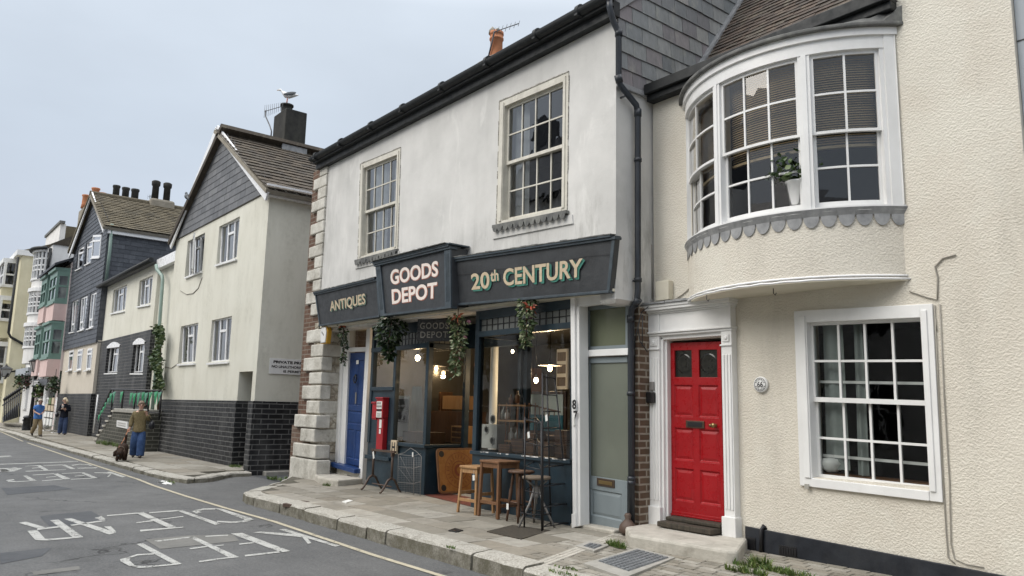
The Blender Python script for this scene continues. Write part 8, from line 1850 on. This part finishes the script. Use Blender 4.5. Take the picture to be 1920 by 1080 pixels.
# dog, head low towards the viewer, tail up
db = P(226, 864, Z=.118); dt = thing('dog', db, 'brown curly-coated dog walking on a lead with its head down and tail up', 'dog')
df_ = V((.93, -.37, 0)).normalized(); dr = df_.cross(V((0, 0, 1))); HD = .72
D = lambda x, y, z: V(db)-df_*.28*HD+(dr*x+df_*y+V((0, 0, z)))*HD
vs = [(0, 0, .46), (0, .20, .46), (0, .36, .44), (0, .46, .40), (0, .55, .34), (0, .62, .28), (0, .74, .22), (0, -.14, .46), (.0, -.24, .54), (-.02, -.26, .74), (-.03, -.24, .94)]
ed = [(0, 1), (1, 2), (2, 3), (3, 4), (4, 5), (5, 6), (0, 7), (7, 8), (8, 9), (9, 10)]; rd_ = [.17, .18, .175, .13, .12, .125, .085, .16, .055, .05, .05]
for s in (-1, 1):
    n0 = len(vs); vs += [(s*.095, .34, .34), (s*.10, .33, .18), (s*.10, .35+.06*s, .05), (s*.10, .41+.06*s, .035)]; ed += [(2, n0), (n0, n0+1), (n0+1, n0+2), (n0+2, n0+3)]; rd_ += [.085, .068, .060, .05]
    n0 = len(vs); vs += [(s*.085, -.17, .38), (s*.09, -.08, .28), (s*.095, -.20-.04*s, .15), (s*.095, -.17-.04*s, .03), (s*.095, -.12-.04*s, .02)]; ed += [(7, n0), (n0, n0+1), (n0+1, n0+2), (n0+2, n0+3), (n0+3, n0+4)]; rd_ += [.11, .085, .06, .056, .05]
skin('body', vs, ed, [r*HD for r in rd_], M['curl'], dt, 2, D)
m = MB()
for s in (-1, 1): m.tube([D(s*.10, .56, .40), D(s*.16, .58, .32), D(s*.17, .62, .18)], [.04*HD, .065*HD, .045*HD], 8)
m.build('ears', M['curl'], dt); m = MB(); m.ell(D(0, .83, .215), (.03*HD,)*3, 8, 6)
for s in (-1, 1): m.ell(D(s*.055, .73, .33), (.016*HD,)*3, 8, 6)
m.build('nose_and_eyes', M['ink'], dt); m = MB(); m.tube([D(.135*math.cos(q), .47+.03*math.sin(q), .40+.13*math.sin(q)) for q in [rad(30*k) for k in range(13)]], .014*HD, 6); m.build('collar', M['greywood'], dt)
m = MB(); a = Wd(.172, .05, .50); b = D(.06, .53, .50); m.tube([a, a.lerp(b, .5)-V((0, 0, .06)), b], .010, 5); o = m.build('dog_lead', M['terracotta'], None); tag(o, 'thin tan lead running from the woman in the jumper to the dog', 'lead')
# man in blue
mb_ = P(67, 818, Z=.117); Hm = P(72, 747, Y=mb_.y).z-mb_.z
t, Wd, r_, f_, hc = person(mb_, Hm, (.93, .30), dict(head=(.01, .06, .918), look=(.35, .9), elbowR=(.125, .01, .65), wristR=(.07, .13, .60), elbowL=(-.125, .02, .65), wristL=(-.03, .14, .61), kneeL=(-.045, .10, .285), ankleL=(-.045, .13, .04), kneeR=(.045, .0, .275), ankleR=(.045, -.15, .10), toeR=(.045, -.09, .03)), dict(top=('polo_shirt', 'bluecotton'), trousers='khaki', leg=1.2, hair=('hairgrey', 'short'), glasses=True, sleeve=.5, hem=.485), 'man in a blue short-sleeved shirt and khaki trousers striding along the pavement', 1.12)
# woman in navy
nb_ = P(116, 815, Z=.125); Hn = P(120, 745.5, Y=nb_.y).z-nb_.z
t, Wd, r_, f_, hc = person(nb_, Hn, (.97, -.15), dict(head=(.02, .0, .925), look=(.9, .5), elbowR=(.13, .02, .655), wristR=(.06, .11, .70), elbowL=(-.13, .02, .65), wristL=(-.01, .13, .68), kneeR=(.05, .02, .28), ankleR=(.06, -.07, .06), toeR=(.07, -.01, .02), kneeL=(-.05, .05, .28), ankleL=(-.06, .05, .03)), dict(top=('cardigan', 'navy'), trousers='denim2', leg=1.45, hair=('hairblond', 'long'), hem=.49), 'fair-haired woman in a navy cardigan and jeans holding a white cup', 1.05)
m = MB(); c = Wd(.05, .155, .71); m.lathe(c, [(.020*Hn, 0), (.027*Hn, .07*Hn), (.028*Hn, .075*Hn), (0, .076*Hn)], 10); o = m.build('paper_cup', M['sign'], None); tag(o, 'white paper cup held by the fair-haired woman in navy', 'cup')
bg_ = thing('handbag', Wd(.16, .02, .49), 'black handbag at the hip of the fair-haired woman in navy', 'bag'); m = MB(); m.ell(Wd(.17, .03, .53), (.075*Hn, .045*Hn, .07*Hn), 12, 8, Matrix((f_, r_, V((0, 0, 1)))).transposed()); m.build('bag_body', M['leather'], bg_); m = MB(); m.tube([Wd(.17, .06, .58), Wd(.12, .04, .80), Wd(.15, -.03, .72), Wd(.17, -.02, .58)], .007*Hn, 5); m.build('strap', M['leather'], bg_)
